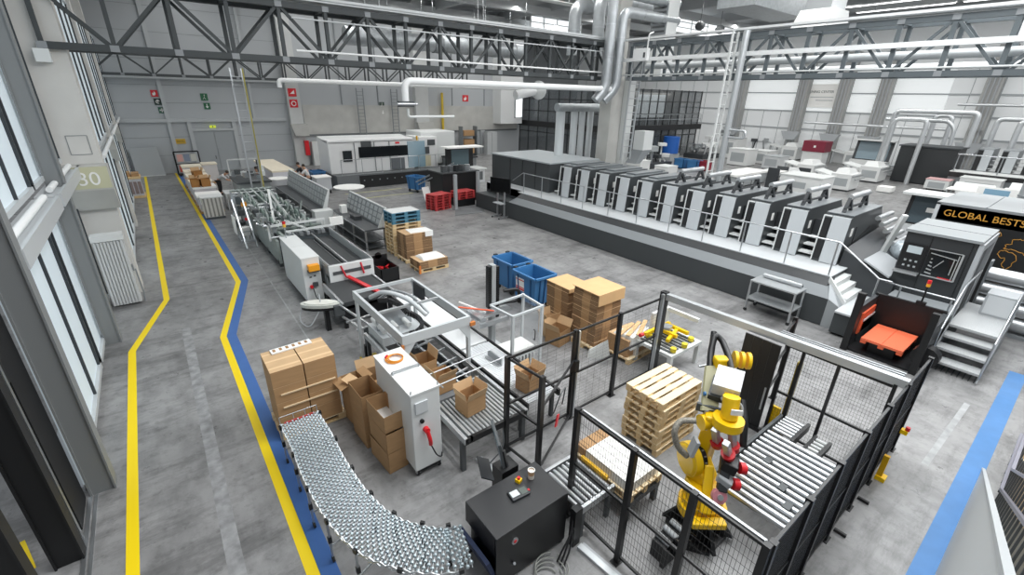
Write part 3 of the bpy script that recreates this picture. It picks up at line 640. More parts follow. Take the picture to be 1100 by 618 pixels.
# flexible skate wheel conveyor
t = thing('flexible_conveyor', 'curved expanding skate wheel conveyor leading to the black desk', 'conveyor', (1.1, 6, 0))
ctr = [Vector(p) for p in ((1.04, 7.25, 0), (1.06, 6.6, 0), (1.04, 5.9, 0), (1.06, 5.25, 0), (1.12, 4.75, 0), (1.26, 4.25, 0), (1.52, 3.85, 0), (1.8, 3.58, 0), (1.98, 3.5, 0), (2.1, 3.46, 0))]
fine = []
for i in range(len(ctr)-1):
    a, b, c, d = ctr[max(i-1, 0)], ctr[i], ctr[i+1], ctr[min(i+2, len(ctr)-1)]
    for j in range(24):
        u = j/24; fine.append(.5*((2*b)+(c-a)*u+(2*a-5*b+4*c-d)*u*u+(-a+3*b-3*c+d)*u**3))
ds = [0.]
for p, q in zip(fine, fine[1:]): ds.append(ds[-1]+(q-p).length)
def along(s):
    i = max(k for k in range(len(ds)) if ds[k] <= s); i = min(i, len(fine)-2); u = (s-ds[i])/(ds[i+1]-ds[i])
    return fine[i].lerp(fine[i+1], u), (fine[i+1]-fine[i]).normalized()
NA = 90; HW = .31; WHL = mat('aebcc2', .35, .45)
for i in range(NA):
    c, d = along(ds[-1]*i/(NA-.5)); n = Vector((-d.y, d.x, 0)); z = Vector((0, 0, .74)); m = W(t)
    m.cyl(c+z-n*HW, c+z+n*HW, .006, 5); m.m = 1
    for k in range(7):
        o = (k-3+(.25 if i % 2 else -.25))*.088; m.cyl(c+z+n*(o-.013), c+z+n*(o+.013), .024, 8)
    m.build('wheel_axle', [STEEL, WHL])
m = [W(t), W(t)]; mid = W(t)
for i in range(0, NA-3, 3):
    for h, hn in ((-HW, 0), (HW, 1)):
        (c, d), (e, f) = along(ds[-1]*i/(NA-.5)), along(ds[-1]*(i+3)/(NA-.5)); na, nb = Vector((-d.y, d.x, 0))*h, Vector((-f.y, f.x, 0))*h
        m[hn].bar(c+na+Vector((0, 0, .76)), e+nb+Vector((0, 0, .68)), .012, .022).bar(c+na+Vector((0, 0, .68)), e+nb+Vector((0, 0, .76)), .012, .022)
m[0].build('scissor_side', ALU); m[1].build('scissor_side', ALU)
for i, s_ in enumerate((.02, .21, .40, .56, .70, .83, .96)):
    c, d = along(ds[-1]*s_); n = Vector((-d.y, d.x, 0))
    for h in (-HW-.02, HW+.02):
        q = c+n*h; W(t).bar((q.x, q.y, .1), (q.x, q.y, .72), .028).build('leg', STEEL)
        W(t).obox((q.x, q.y, .76), .06, .035, .07, math.atan2(d.y, d.x)).build('bracket', BLACK)
        W(t).obox((q.x, q.y, .42), .05, .05, .1).build('height_clamp', BLACK)
        k = W(t).cyl((q.x-.015, q.y, .05), (q.x+.015, q.y, .05), .05, 10).build('caster', RUB)
    W(t).bar((c-n*HW)+Vector((0, 0, .3)), (c+n*HW)+Vector((0, 0, .3)), .02).build('cross_brace', STEEL)
m = W(t)
for x in (.74, .96, 1.15, 1.35): m.tube([(x, 7.26, .74), (x, 7.3, .86)], .008, 5)
m.tube([(.74, 7.3, .86), (1.35, 7.3, .86)], .008, 5).build('end_stop', STEEL); W(t).box(.8, 1.3, 7.24, 7.27, .72, .76).build('red_strip', REDP)
# black operator desk with its equipment
t = thing('control_desk', 'black steel control desk at the end of the wheel conveyor', 'desk', (2.95, 3.5, 0))
W(t).box(2.33, 3.56, 3.16, 3.88, .93, .955).build('desktop', mat('2b2c2e', .42), .004)
W(t).box(2.33, 3.56, 3.16, 3.185, .05, .93).build('front_panel', BLACK); W(t).box(3.53, 3.56, 3.19, 3.88, .05, .93).build('side_panel', BLACK)
W(t).box(2.33, 2.36, 3.2, 3.88, .6, .93).build('hood_panel', BLACK)
W(t).hexa([(2.35, 3.19, .1), (2.4, 3.19, .1), (2.4, 3.86, .1), (2.35, 3.86, .1), (2.2, 3.19, .56), (2.25, 3.19, .58), (2.25, 3.86, .58), (2.2, 3.86, .56)]).build('blue_brush_guard', mat('24304f', .7)); W(t).box(2.4, 2.43, 3.2, 3.86, .05, .6).build('inner_panel', BLACK)
W(t).cyl((2.62, 3.16, .72), (2.62, 3.145, .72), .05, 14).build('badge', STEEL); W(t).cyl((2.62, 3.145, .72), (2.62, 3.14, .72), .025, 10).build('badge_centre', RED)
W(t).cyl((2.6, 3.165, .3), (2.6, 3.12, .35), .02).build('latch', STEEL)
for x in (2.36, 3.5):
    for y in (3.2, 3.84): W(t).box(x-.025, x+.025, y-.025, y+.025, 0, .06).build('foot', BLACK)
t = thing('monitor', 'flat computer monitor on a stand seen edge-on behind the black desk', 'monitor', (3.05, 4.1, .955))
W(t).box(3.0, 3.3, 3.95, 4.2, 0, .98).build('stand_base', BLACK); W(t).bar((3.13, 4.05, .98), (3.1, 4.1, 1.25), .06, .09).build('stand_neck', BLACK)
W(t).obox((3.04, 4.12, 1.4), .035, .56, .42, -.42, 0, -.16).build('housing', DGREY); W(t).obox((3.022, 4.128, 1.403), .01, .52, .38, -.42, 0, -.16).build('screen', mat('6d7f88', .2))
W(t).obox((2.84, 4.15, 1.02), .2, .42, .02, -.42, 0, .5).build('keyboard_tray', CHAR)
t = thing('emergency_stop', 'yellow box with a red stop button on the black desk', 'switch', (3.12, 3.72, .955)); W(t).obox((3.12, 3.72, .98), .075, .075, .05, .3).build('box', YEL); W(t).cyl((3.12, 3.72, 1.005), (3.12, 3.72, 1.035), .024, 12).build('button', RED)
t = thing('teach_pendant', 'grey handheld robot controller lying on the black desk', 'controller', (2.98, 3.55, .955))
W(t).obox((2.98, 3.54, .975), .28, .17, .04, -.1).build('body', CHAR, .008); W(t).obox((2.92, 3.555, .996), .12, .1, .004, -.1).build('screen', mat('cfd6d8', .3)); W(t).obox((3.05, 3.53, .996), .1, .11, .004, -.1).build('keypad', mat('55605a', .5)); W(t).obox((3.12, 3.5, .985), .03, .03, .02, -.1).build('red_key', RED)
t = thing('coffee_cup', 'paper coffee cup standing on the black desk', 'cup', (3.3, 3.66, .955)); W(t).cyl((3.3, 3.66, .957), (3.3, 3.66, 1.11), .038, 14, .05, False).cyl((3.3, 3.66, .957), (3.3, 3.66, .96), .038, 14).build('cup', mat('c9a57f', .6)); W(t).tube(arc((3.3, 3.66, 1.11), .05, 0, 6.28, 16), .006, 5).build('rim', PAPER); W(t).cyl((3.3, 3.66, .96), (3.3, 3.66, 1.09), .041, 14, .046).build('coffee', mat('e8e0d6', .4))
m = MB()
for i in range(4): m.tube(arc((2.95+.05*i, 2.86+.02*i, .03+.012*i), .17+.02*i, .3*i, .3*i+5.9, 18), .011, 6)
tag(m.build('cable_coil', mat('8d8f8a', .6)), 'grey coiled cable on the floor in front of the black desk', 'cable')
t = thing('cable_bundle', 'dark cables and bracket hanging at the black desk corner', 'cable', (3.6, 3.0, 0))
for i in range(3): W(t).tube(bend([(3.62, 3.1-.04*i, .62-.1*i), (3.5-.1*i, 2.95, .2), (3.25, 2.85+.06*i, .02)], .2), .014, 6).build('cable', BLACK)
W(t).box(3.58, 3.72, 3.0, 3.1, 0, .7).build('bracket', BLACK)
# floor profiles
for p, q, l in (((3.42, 5.25), (3.5, 4.55), 'silver aluminium floor rail left of the monitor'), ((3.66, 2.95), (3.76, 1.9), 'silver aluminium floor rail along the robot cage')):
    t = thing('floor_rail', l, 'rail', (p[0], p[1], 0)); W(t).bar((p[0], p[1], .03), (q[0], q[1], .03), .09, .05).build('profile', ALU); W(t).bar((p[0]+.08, p[1], .015), (q[0]+.08, q[1], .015), .04, .03).build('cable_duct', PGREY); W(t).bar((q[0]-.02, q[1]-.01, .03), (q[0]+.02, q[1]-.05, .03), .13, .1).build('end_cap', YELD)
# ---------------------------------------------------------------- packing line: roller bed, gantry, lift
def roller_row(t, axis, a0, a1, c0, c1, z, pitch, r, m=None, name='roller'):
    n = max(1, int((a1-a0)/pitch))
    for i in range(n):
        a = a0+(i+.5)*(a1-a0)/n
        p, q = ((a, c0, z), (a, c1, z)) if axis == 'x' else ((c0, a, z), (c1, a, z))
        W(t).cyl(p, q, r, 8).build(name, m or BRIGHT)
t = thing('roller_conveyor', 'low roller bed carrying the open carton beside the grey cabinet', 'conveyor', (3.8, 6, 0))
W(t).box(3.08, 3.14, 5.1, 9.6, .62, .74).box(3.2, 3.25, 5.1, 9.6, .62, .72).build('side_rail', ALU); W(t).box(4.38, 4.44, 5.1, 9.6, .62, .74).build('side_rail', ALU)
W(t).box(3.1, 4.42, 5.1, 5.16, .6, .72).build('end_rail', BLACK)
roller_row(t, 'x', 3.28, 4.36, 5.18, 6.25, .68, .075, .025, ALU)
W(t).box(3.26, 3.75, 6.3, 6.95, .62, .7).build('grey_belt', mat('6f7275', .6)); W(t).box(3.26, 4.36, 6.28, 9.4, .3, .34).build('black_tray', BLACK)
b = W(t)
for y in (6.5, 6.9, 7.4, 7.9, 8.4): b.bar((3.8, y, .66), (4.36, y+.1, .66), .04)
for x in (3.95, 4.2): b.bar((x, 6.3, .6), (x, 9.4, .6), .05)
b.build('cross_members', STEEL)
for x in (3.1, 4.4):
    for y in (5.2, 7.2, 9.4): W(t).box(x-.04, x+.04, y-.04, y+.04, 0, .62).build('leg', DGREY)
W(t).tube(bend([(3.9, 5.15, .6), (3.8, 4.95, .3), (3.5, 5.0, .05)], .2), .012, 6).build('cable', DGREY)
t = thing('roller_conveyor', 'long white roller strip running from the gantry to the cage', 'conveyor', (4.9, 7, 0))
W(t).box(4.5, 4.55, 5.2, 11.2, .6, .74).build('side_rail', BLACK); W(t).box(5.3, 5.35, 5.2, 11.2, .6, .74).build('side_rail', BLACK)
roller_row(t, 'y', 5.25, 7.6, 4.56, 5.29, .7, .05, .021, BRIGHT)
W(t).box(4.56, 5.29, 7.65, 11.1, .68, .72).build('white_plate', mat('dfe2e3', .35))
for x in (4.53, 5.32):
    for y in (5.4, 7.6, 10.9): W(t).box(x-.035, x+.035, y-.035, y+.035, 0, .6).build('leg', DGREY)
W(t).box(4.9, 4.93, 6.55, 7.05, .74, .9).build('guide_plate', STEEL)
for args in ((3.62, 5.76, .71, .42, .36, .34, .1, 'open carton with standing flaps on the low roller bed', (.25, .25, .3, .3)), (3.52, 6.65, .71, .42, .4, .34, .05, 'open carton on the grey belt under the rods', (.2, 0, .5, 0)), (3.5, 7.35, .7, .4, .42, .34, 0, 'carton farthest back under the grey gantry', (.2, .2, 0, 0)), (4.9, 5.62, .725, .42, .36, .32, .15, 'open carton on the white roller strip behind the cage post', (.3, .3, .3, .3))):
    open_carton(args[0], args[1], args[2], args[3], args[4], args[5], args[6], args[7], args[8])
g = thing('gantry_frame', 'pale grey open gantry frame over the packing line', 'frame', (3.8, 8.5, 0)); GR = mat('c3c8ca', .4)
X0, X1, Y0, Y1, Z = 2.98, 4.5, 7.1, 9.75, 1.8
W(g).box(X0, X0+.06, Y0, Y1, Z-.2, Z).build('side_beam', GR); W(g).box(X1-.06, X1, Y0, Y1, Z-.2, Z).build('side_beam', GR)
W(g).box(X0+.06, X1-.06, Y0, Y0+.06, Z-.2, Z).build('end_beam', GR); W(g).box(X0+.06, X1-.06, Y1-.05, Y1, Z-.07, Z).build('end_beam', GR)
W(g).box(X0+.06, X1-.06, 8.35, 8.4, Z-.06, Z-.01).build('cross_bar', ALU)
for x in (X0+.04, X1-.03):
    for y in (Y0+.06, Y1-.1): W(g).box(x-.03, x+.03, y-.045, y+.045, 0, Z-.2).build('leg', GR)
W(g).prism([(X1-.06, Z-.2), (X1-.28, Z-.2), (X1-.06, Z-.5)], 'y', Y0+.01, Y0+.05).prism([(X0+.06, Z-.2), (X0+.28, Z-.2), (X0+.06, Z-.5)], 'y', Y0+.01, Y0+.05).build('gusset', GR)
W(g).box(X1-.1, X1-.065, 9.0, 9.55, Z-.38, Z-.02).build('black_panel', CHAR)
W(g).box(X0-.02, X0+.02, Y0-.03, Y0+.03, Z-.34, Z-.18).box(X1-.02, X1+.1, Y0-.03, Y0+.03, Z-.22, Z-.14).build('orange_clamp', mat('c77a3a', .6))
for p, q in (((2.92, 6.1, 1.2), (4.75, 6.2, 1.2)), ((2.95, 6.5, 1.2), (4.8, 6.6, 1.2)), ((3.26, 6.1, 1.12), (3.26, 8.6, 1.12)), ((4.1, 6.0, 1.12), (4.1, 8.8, 1.12))): W(g).cyl(p, q, .014, 6).build('guide_rod', BRIGHT)
t = thing('cable_chain', 'black cable chain loop hanging inside the gantry frame', 'cable chain', (3.5, 8.2, 1.3)); W(t).box(3.25, 3.35, 7.6, 9.2, 1.33, 1.36).build('carrier', ALU)
pts = [(3.42, 9.3, 1.62), (3.5, 8.9, 1.75), (3.62, 8.6, 1.72)]+[(3.62+.22*math.sin(a)-.0, 8.1+.3*math.cos(a), 1.6-.06*a) for a in [i*.35 for i in range(1, 12)]]
m = W(t)
for p, q in zip(pts, pts[1:]):
    k = max(1, int((Vector(q)-Vector(p)).length/.04))
    for i in range(k): a = Vector(p).lerp(Vector(q), i/k); b2 = Vector(p).lerp(Vector(q), (i+.8)/k); m.bar(a, b2, .07, .1)
m.build('chain_links', mat('25272a', .5))
W(t).tube(bend([(3.3, 9.5, 1.65), (3.4, 8.9, 2.0), (3.75, 8.5, 1.9), (3.95, 8.0, 1.62)], .5, 8), .05, 8).build('grey_hose', GR); W(t).tube(bend([(3.45, 9.4, 1.6), (3.65, 9.0, 1.95), (3.95, 8.6, 1.85), (4.05, 8.1, 1.6)], .5, 8), .03, 8).build('hose', STEEL)
t = thing('transfer_unit', 'cluster of grey actuators under the gantry near the red strap', 'machine', (3.5, 9.4, .7))
W(t).box(3.2, 4.2, 8.7, 9.6, .74, .95).build('base', GR)
for x in (3.3, 3.6, 3.9): W(t).cyl((x, 8.8, 1.05), (x, 9.5, 1.1), .06, 10).build('cylinder', PALE)
W(t).box(3.25, 4.1, 9.1, 9.2, .95, 1.4).build('bracket', STEEL)
# pneumatic lift with plexiglass guard
t = thing('lift_column', 'tall lift column with black cable chains behind the roller strip', 'machine', (5.9, 8.2, 0))
W(t).box(5.82, 5.94, 8.2, 8.36, 0, 2.3).build('mast', ALU)
m = W(t)
for i in range(26): m.box(5.72, 5.8, 8.2, 8.32, 1.2+i*.042, 1.235+i*.042)
for i in range(30): m.box(5.96, 6.04, 8.2, 8.32, .9+i*.045, .938+i*.045)
m.build('cable_chain', BLACK); W(t).tube(bend([(6.0, 8.15, 1.3), (6.5, 8.0, 1.3), (6.5, 8.0, 1.62), (6.1, 8.1, 1.62)], .15, 6), .045, 8).build('chain_loop', BLACK)
W(t).box(5.0, 6.2, 7.9, 8.15, 1.15, 1.22).box(5.1, 5.9, 7.6, 7.68, 1.1, 1.2).box(5.15, 5.3, 7.7, 8.3, 1.2, 1.28).build('carriage', STEEL)
W(t).cyl((4.9, 8.25, 1.45), (5.7, 7.95, 1.25), .02, 6).build('rod', ORANGE); W(t).cyl((5.0, 8.4, 1.5), (5.5, 8.0, 1.25), .02, 6).build('rod', PAPER)
W(t).box(5.55, 6.1, 7.95, 8.5, 0, .12).build('foot', GR)
t = thing('plexiglass_guard', 'clear plexiglass guard box with pale posts beside the lift column', 'guard', (5.8, 7.2, 0))
for x, y in ((5.42, 6.85), (6.3, 6.9), (6.35, 7.65)): W(t).box(x-.03, x+.03, y-.03, y+.03, 0, 1.65).build('post', GR)
for a, b in (((5.42, 6.85), (6.3, 6.9)), ((6.3, 6.9), (6.35, 7.65)), ((5.42, 6.85), (5.35, 7.6)), ((5.35, 7.6), (6.35, 7.65))): W(t).bar((*a, 1.62), (*b, 1.62), .045).build('rail', GR)
W(t).box(5.45, 6.27, 6.86, 6.87, .2, 1.6).build('front_pane', PLEXI); W(t).hexa([(6.3, 6.95, .2), (6.31, 6.95, .2), (6.36, 7.6, .2), (6.35, 7.6, .2), (6.3, 6.95, 1.6), (6.31, 6.95, 1.6), (6.36, 7.6, 1.6), (6.35, 7.6, 1.6)]).build('side_pane', PLEXI)
W(t).tube(bend([(6.0, 6.82, .9), (6.0, 6.76, .9), (6.0, 6.76, 1.15), (6.0, 6.82, 1.15)], .04), .012, 6).build('handle', BLACK)
t = thing('lift_table', 'white sheet stack on a slatted lift table inside the plexiglass guard', 'table', (5.85, 7.2, 0)); W(t).box(5.45, 6.25, 6.95, 7.55, .45, .5).build('top', GR); W(t).box(5.5, 6.2, 7.0, 7.5, .502, .6).build('sheet_stack', PAPER)
m = W(t)
for i in range(8): m.box(5.44+i*.1, 5.47+i*.1, 6.93, 6.95, .1, .45)
m.build('slats', PALE)
for x in (5.5, 6.2): W(t).box(x-.03, x+.03, 7.1, 7.4, 0, .45).build('leg', DGREY)

# ---------------------------------------------------------------- robot cage
def mesh_panel(t, p, q, z0, z1, dv=.035, dh=.14, rails=(0, .5, 1), wv=.0045):
    p = Vector((*p, 0)); q = Vector((*q, 0)); Ln = (q-p).length; d = (q-p).normalized()
    for k in rails: z = z0+(z1-z0)*k; W(t).bar(p+Vector((0, 0, z)), q+Vector((0, 0, z)), .032, .04).build('panel_rail', BLACK)
    if dv:
        m = W(t); n = int(Ln/dv)
        for i in range(1, n): a = p+d*i*Ln/n; m.cyl(a+Vector((0, 0, z0)), a+Vector((0, 0, z1)), wv, 3, cap=False)
        for i in range(1, int((z1-z0)/dh)): z = Vector((0, 0, z0+i*dh)); m.cyl(p+z, q+z, wv, 3, cap=False)
        m.build('wire_mesh', BLACK)
def fence_post(t, x, y, z=2.02, w=.075):
    W(t).box(x-w/2, x+w/2, y-w/2, y+w/2, .01, z).build('post', BLACK); W(t).box(x-.09, x+.09, y-.06, y+.06, 0, .012).build('base_plate', BLACK)
f = thing('safety_fence', 'black mesh safety fence in front of the yellow robot', 'fence', (3.94, 2.2, 0))
ys = (3.46, 2.48, 1.66, .87)
for y in ys: fence_post(f, 3.94, y)
for a, b in zip(ys, ys[1:]): mesh_panel(f, (3.94, a-.04), (3.94, b+.04), .12, 1.98, .042, .13, wv=.0026)
m = W(f); m.bar((3.98, 3.4, 2.0), (3.98, .9, 2.0), .03, .03).build('top_profile', ALU)
f = thing('safety_fence', 'open black fence frame behind the pallet stack, grey floor showing through', 'fence', (6, 5.15, 0))
xs = (3.96, 5.56, 6.84, 8.3)
for x in xs: fence_post(f, x, 5.12)
for a, b in zip(xs, xs[1:]): mesh_panel(f, (a+.04, 5.12), (b-.04, 5.12), .12, 1.98, .2, .075, wv=.0016)
W(f).box(5.6, 5.64, 5.06, 5.1, .05, 2.0).build('silver_upright', STEEL); W(f).box(8.16, 8.22, 5.05, 5.11, .02, 2.1).build('silver_upright', STEEL); W(f).box(5.5, 5.6, 5.0, 5.07, 1.15, 1.4).build('lock_box', BLACK)
f = thing('safety_fence', 'short black fence frame beside the monitor', 'fence', (4, 4.7, 0))
fence_post(f, 4.05, 4.34); mesh_panel(f, (3.98, 5.07), (4.05, 4.36), .12, 1.98, 0); mesh_panel(f, (4.1, 4.36), (5.5, 5.06), .12, 1.4, 0, rails=(0, 1))
W(f).tube(bend([(4.5, 4.5, 1.0), (4.55, 4.42, 1.4), (4.8, 4.55, 1.4), (4.8, 4.6, 1.0)], .05), .012, 6).build('gate_handle', DGREY)
W(f).obox((4.6, 4.5, .8), .1, .02, .22, .45, 0, .4).build('red_tag', RED)
f = thing('safety_fence', 'long black mesh fence along the open floor side of the cage', 'fence', (7, .87, 0))
xs = (4.02, 4.9, 5.8, 6.73, 7.67, 8.56, 9.88)
for x in xs: fence_post(f, x, .85)
for a, b in zip(xs, xs[1:]): mesh_panel(f, (a+.04, .85), (b-.04, .85), .12, 1.98, .02, .06, wv=.005)
for x in (4.5, 5.5, 7.0, 8.0): W(f).box(x-.02, x+.02, .66, .82, 0, .05).build('foot', BLACK)
f = thing('safety_fence', 'black mesh panels under the silver beam at the cage rear', 'fence', (8.5, 1.7, 0))
for y in (.98, 1.75, 2.3, 2.56): fence_post(f, 8.5, y, 1.95, .05)
for a, b in ((.98, 1.75), (1.75, 2.3), (2.3, 2.56)): mesh_panel(f, (8.5, a+.03), (8.5, b-.03), .12, 1.9, .045, .07, (0, .45, 1), .002)
for p, q in (((8.55, 2.75, 1.9), (9.7, 2.95, 1.9)), ((8.55, 2.75, .7), (9.7, 2.95, .7)), ((8.55, 2.75, 1.3), (9.7, 2.95, 1.3))): W(f).bar(p, q, .04).build('rail', BLACK)
fence_post(f, 9.7, 2.95, 1.98)
t = thing('portal_beam', 'thick silver beam spanning the rear of the robot cage', 'beam', (8.45, 3, 0))
W(t).hexa([(8.3, 5.15, 1.93), (8.42, 5.15, 1.93), (8.62, .85, 1.93), (8.5, .85, 1.93), (8.3, 5.15, 2.07), (8.42, 5.15, 2.07), (8.62, .85, 2.07), (8.5, .85, 2.07)]).build('beam', ALU)
W(t).bar((8.62, 2.8, 2.03), (8.72, .95, 2.03), .03, .05).build('rail', BRIGHT); W(t).bar((8.7, 2.8, 2.03), (8.8, .95, 2.03), .03, .05).build('rail', BRIGHT); W(t).bar((8.66, 2.8, 1.98), (8.76, .95, 1.98), .12, .03).build('rail_bed', DGREY)
W(t).box(8.28, 8.42, 5.08, 5.22, .02, 2.1).build('post', BLACK)
t = thing('roll_door', 'black ribbed roll-up panel under the silver beam', 'door', (8.42, 3.3, 0))
for i in range(4): W(t).box(8.3, 8.33, 2.62+i*.165, 2.78+i*.165, .08, 1.92).build('slat', BLACK)
W(t).box(8.28, 8.3, 2.66, 2.69, .5, 1.0).build('pull_bar', STEEL); W(t).box(8.27, 8.36, 2.58, 3.32, 0, .08).build('foot_rail', BLACK)
for y, z, l in ((2.36, 1.6, 'yellow light barrier post at the rear of the cage'),):
    t = thing('light_barrier', l, 'sensor', (8.62, y, 0)); W(t).box(8.6, 8.68, y-.05, y+.03, 0, z).build('post', mat('b9a23c', .5)); W(t).box(8.585, 8.6, y-.03, y+.01, .15, z-.05).build('lens', BLACK); W(t).box(8.55, 8.75, y-.1, y+.1, 0, .05).build('foot', YELD); W(t).box(8.55, 8.6, y+.05, y+.2, .05, .55).build('lower_unit', YEL)
t = thing('fence_stop', 'yellow stop bracket on the outside of the long fence', 'sensor', (8.82, .72, 0)); W(t).box(8.78, 8.84, .72, .8, .08, .5).build('bracket', YELD); W(t).box(8.74, 8.9, .66, .8, 0, .08).build('foot', YEL)
t = thing('warning_light', 'small yellow and red beacon low on the long fence', 'light', (9.53, .74, .62)); W(t).box(9.48, 9.58, .7, .8, .62, .7).build('holder', YEL); W(t).cyl((9.53, .72, .7), (9.53, .72, .77), .035, 10).build('red_cap', RED)
# white sheet pallet and infeed rollers
t = thing('roller_conveyor', 'short roller infeed beside the white sheet stack in the cage', 'conveyor', (4.2, 3.5, 0))
roller_row(t, 'x', 3.72, 4.45, 3.12, 3.85, .56, .085, .03, BRIGHT); W(t).box(3.68, 4.48, 3.05, 3.1, .48, .6).build('side_rail', STEEL); W(t).box(3.68, 4.48, 3.87, 3.92, .48, .6).build('side_rail', STEEL)
for x in (3.8, 4.38):
    for y in (3.08, 3.9): W(t).box(x-.035, x+.035, y-.03, y+.03, 0, .48).build('leg', DGREY)
W(t).box(4.44, 4.49, 3.2, 3.75, .6, .66).build('yellow_stop', YELD)
t = thing('roller_conveyor', 'dark lower conveyor frame carrying the white sheet pallet', 'conveyor', (4.9, 3.4, 0)); W(t).box(4.52, 5.3, 2.8, 4.0, .3, .4).build('bed', DGREY)
for x in (4.56, 5.26):
    for y in (2.85, 3.95): W(t).box(x-.04, x+.04, y-.04, y+.04, 0, .3).build('leg', DGREY)
pallet('wood', (4.92, 3.4, .4), PI/2, 'wooden pallet under the white sheets in the cage')
t = thing('sheet_stack', 'stack of white sheets with brown edge strips on a pallet in the cage', 'paper stack', (4.92, 3.4, .55)); W(t).box(4.56, 5.24, 2.85, 3.75, .546, .72).build('sheets', mat('e6e5e1', .7)); W(t).box(4.56, 5.24, 3.76, 3.98, .546, .7).build('brown_strips', CARD)
m = W(t)
for i in range(3): m.box(4.6+i*.22, 4.62+i*.22, 3.755, 3.985, .7, .706)
m.build('seams', CARDE)
pallet_stack('wood', 6.67, 3.79, 0, 0, 8, 'wooden pallet in the tall stack inside the robot cage', 'pallets stacked beside the robot', .02)
# large roller bed
t = thing('roller_conveyor', 'wide steel roller bed inside the cage beside the robot', 'conveyor', (7, 1.6, 0))
roller_row(t, 'x', 5.75, 7.75, 1.02, 2.25, .56, .135, .045, STEEL)
W(t).box(5.7, 8.6, .95, 1.0, .45, .62).build('side_rail', DGREY); W(t).box(5.9, 8.3, 2.27, 2.32, .45, .62).build('side_rail', DGREY)
roller_row(t, 'x', 7.8, 8.4, 1.92, 2.24, .56, .1, .035, BRIGHT); roller_row(t, 'x', 7.75, 8.3, 1.5, 1.66, .5, .11, .03, PALE); roller_row(t, 'x', 7.8, 8.55, 1.02, 1.16, .52, .1, .03, PALE)
W(t).box(7.75, 8.35, 1.44, 1.49, .4, .52).box(7.75, 8.35, 1.67, 1.72, .4, .52).box(7.75, 8.5, 1.86, 1.91, .42, .58).build('strip_rail', BLACK)
for x in (6.0, 7.2, 8.3):
    for y in (.97, 2.3): W(t).box(x-.04, x+.04, y-.025, y+.025, 0, .45).build('leg', DGREY)
for x, y in ((6.5, 1.5), (6.9, 1.9), (6.2, 1.3)): W(t).box(x-.08, x+.08, y-.05, y+.05, .5, .62).build('lift_block', DGREY)
# ---------------------------------------------------------------- yellow palletising robot
OLIVE = mat('8f8c6c', .5); RY = mat('efc20a', .35)
RX, RY0 = 5.3, 2.1
rb = thing('industrial_robot', 'yellow jointed palletising robot with red motor caps', 'robot', (RX, RY0, 0))
b = W(rb)
b.prism([(RX+.5*math.cos(k*PI/3), RY0+.42*math.sin(k*PI/3)) for k in range(6)], 'z', 0, .08)
for a in range(6):
    c, s_ = math.cos(a*PI/3), math.sin(a*PI/3); b.hexa([(RX+c*.5-s_*.03, RY0+s_*.5+c*.03, .08), (RX+c*.5+s_*.03, RY0+s_*.5-c*.03, .08), (RX+c*.15+s_*.03, RY0+s_*.15-c*.03, .08), (RX+c*.15-s_*.03, RY0+s_*.15+c*.03, .08),
        (RX+c*.26-s_*.03, RY0+s_*.26+c*.03, .42), (RX+c*.26+s_*.03, RY0+s_*.26-c*.03, .42), (RX+c*.15+s_*.03, RY0+s_*.15-c*.03, .42), (RX+c*.15-s_*.03, RY0+s_*.15+c*.03, .42)])
b.cyl((RX, RY0, .05), (RX, RY0, .42), .24, 14); b.build('pedestal', BLACK)
W(rb).cyl((RX, RY0, .42), (RX, RY0, .56), .34, 20).cyl((RX, RY0, .56), (RX, RY0, .66), .3, 20).build('base', RY)
W(rb).prism([(RX-.24, RY0-.2), (RX+.1, RY0-.26), (RX+.24, RY0-.1), (RX+.22, RY0+.2), (RX-.12, RY0+.28), (RX-.28, RY0+.08)], 'z', .66, .95).build('turret', RY, .03)
b = W(rb)
for i in range(10): b.cyl((RX+.29*math.cos(i*.628), RY0+.29*math.sin(i*.628), .56), (RX+.29*math.cos(i*.628), RY0+.29*math.sin(i*.628), .6), .015, 6)
b.build('bolt_ring', DGREY)
Sh = at(746, 492, 1.2); ax = Vector((-.9, .42, 0)).normalized()
W(rb).cyl(Sh+ax*.13, Sh+ax*.02, .25, 26).cyl(Sh+ax*.16, Sh+ax*.13, .2, 26, .23).build('shoulder_disc', RY)
W(rb).cyl(Sh+ax*.02, Sh-ax*.07, .22, 24).build('gear_ring', BLACK); b = W(rb); n1 = Vector((0, 0, 1)); n2 = ax.cross(n1)
for i in range(16): c = Sh-ax*.02+(n1*math.cos(i*PI/8)+n2*math.sin(i*PI/8))*.225; b.cyl(c, c-ax*.03, .012, 6)
b.build('gear_bolts', STEEL)
T0 = Vector((RX+.02, RY0+.05, .92)); b = W(rb); b.bar(T0, Sh-ax*.02, .3, .3).build('shoulder_bracket', RY, .03)
El = at(766, 452, 1.85)
W(rb).bar(Sh-ax*.1, El, .2, .15).build('lower_arm', RY, .025); W(rb).bar(Sh-ax*.22-Vector((0, 0, .3)), El-ax*.1, .08, .1).build('balance_rod', YELD)
W(rb).obox(El+Vector((0, 0, .03)), .3, .26, .22, .6).build('elbow_housing', RY, .03); W(rb).cyl(El+ax*.2, El+ax*.08, .11, 18).build('elbow_cap', RY)
W(rb).obox(at(745, 480, 1.55), .16, .05, .26, .85, .2).build('grey_panel', PGREY)
hose = [at(748, 452, 1.9), at(730, 452, 1.85), at(724, 463, 1.75), at(727, 480, 1.5), at(738, 490, 1.35)]
W(rb).tube(bend(hose, .15, 6), .045, 9).build('corrugated_hose', mat('8e8a80', .5, .3, .35, 40.))
Fo = at(781, 457, 1.92)
W(rb).cyl(Fo, Fo+Vector((0, 0, .12)), .2, 22).cyl(Fo+Vector((0, 0, .12)), Fo+Vector((.05, .05, .42)), .11, 18).bar(El, Fo+Vector((0, 0, .04)), .2, .12).build('forearm', RY)
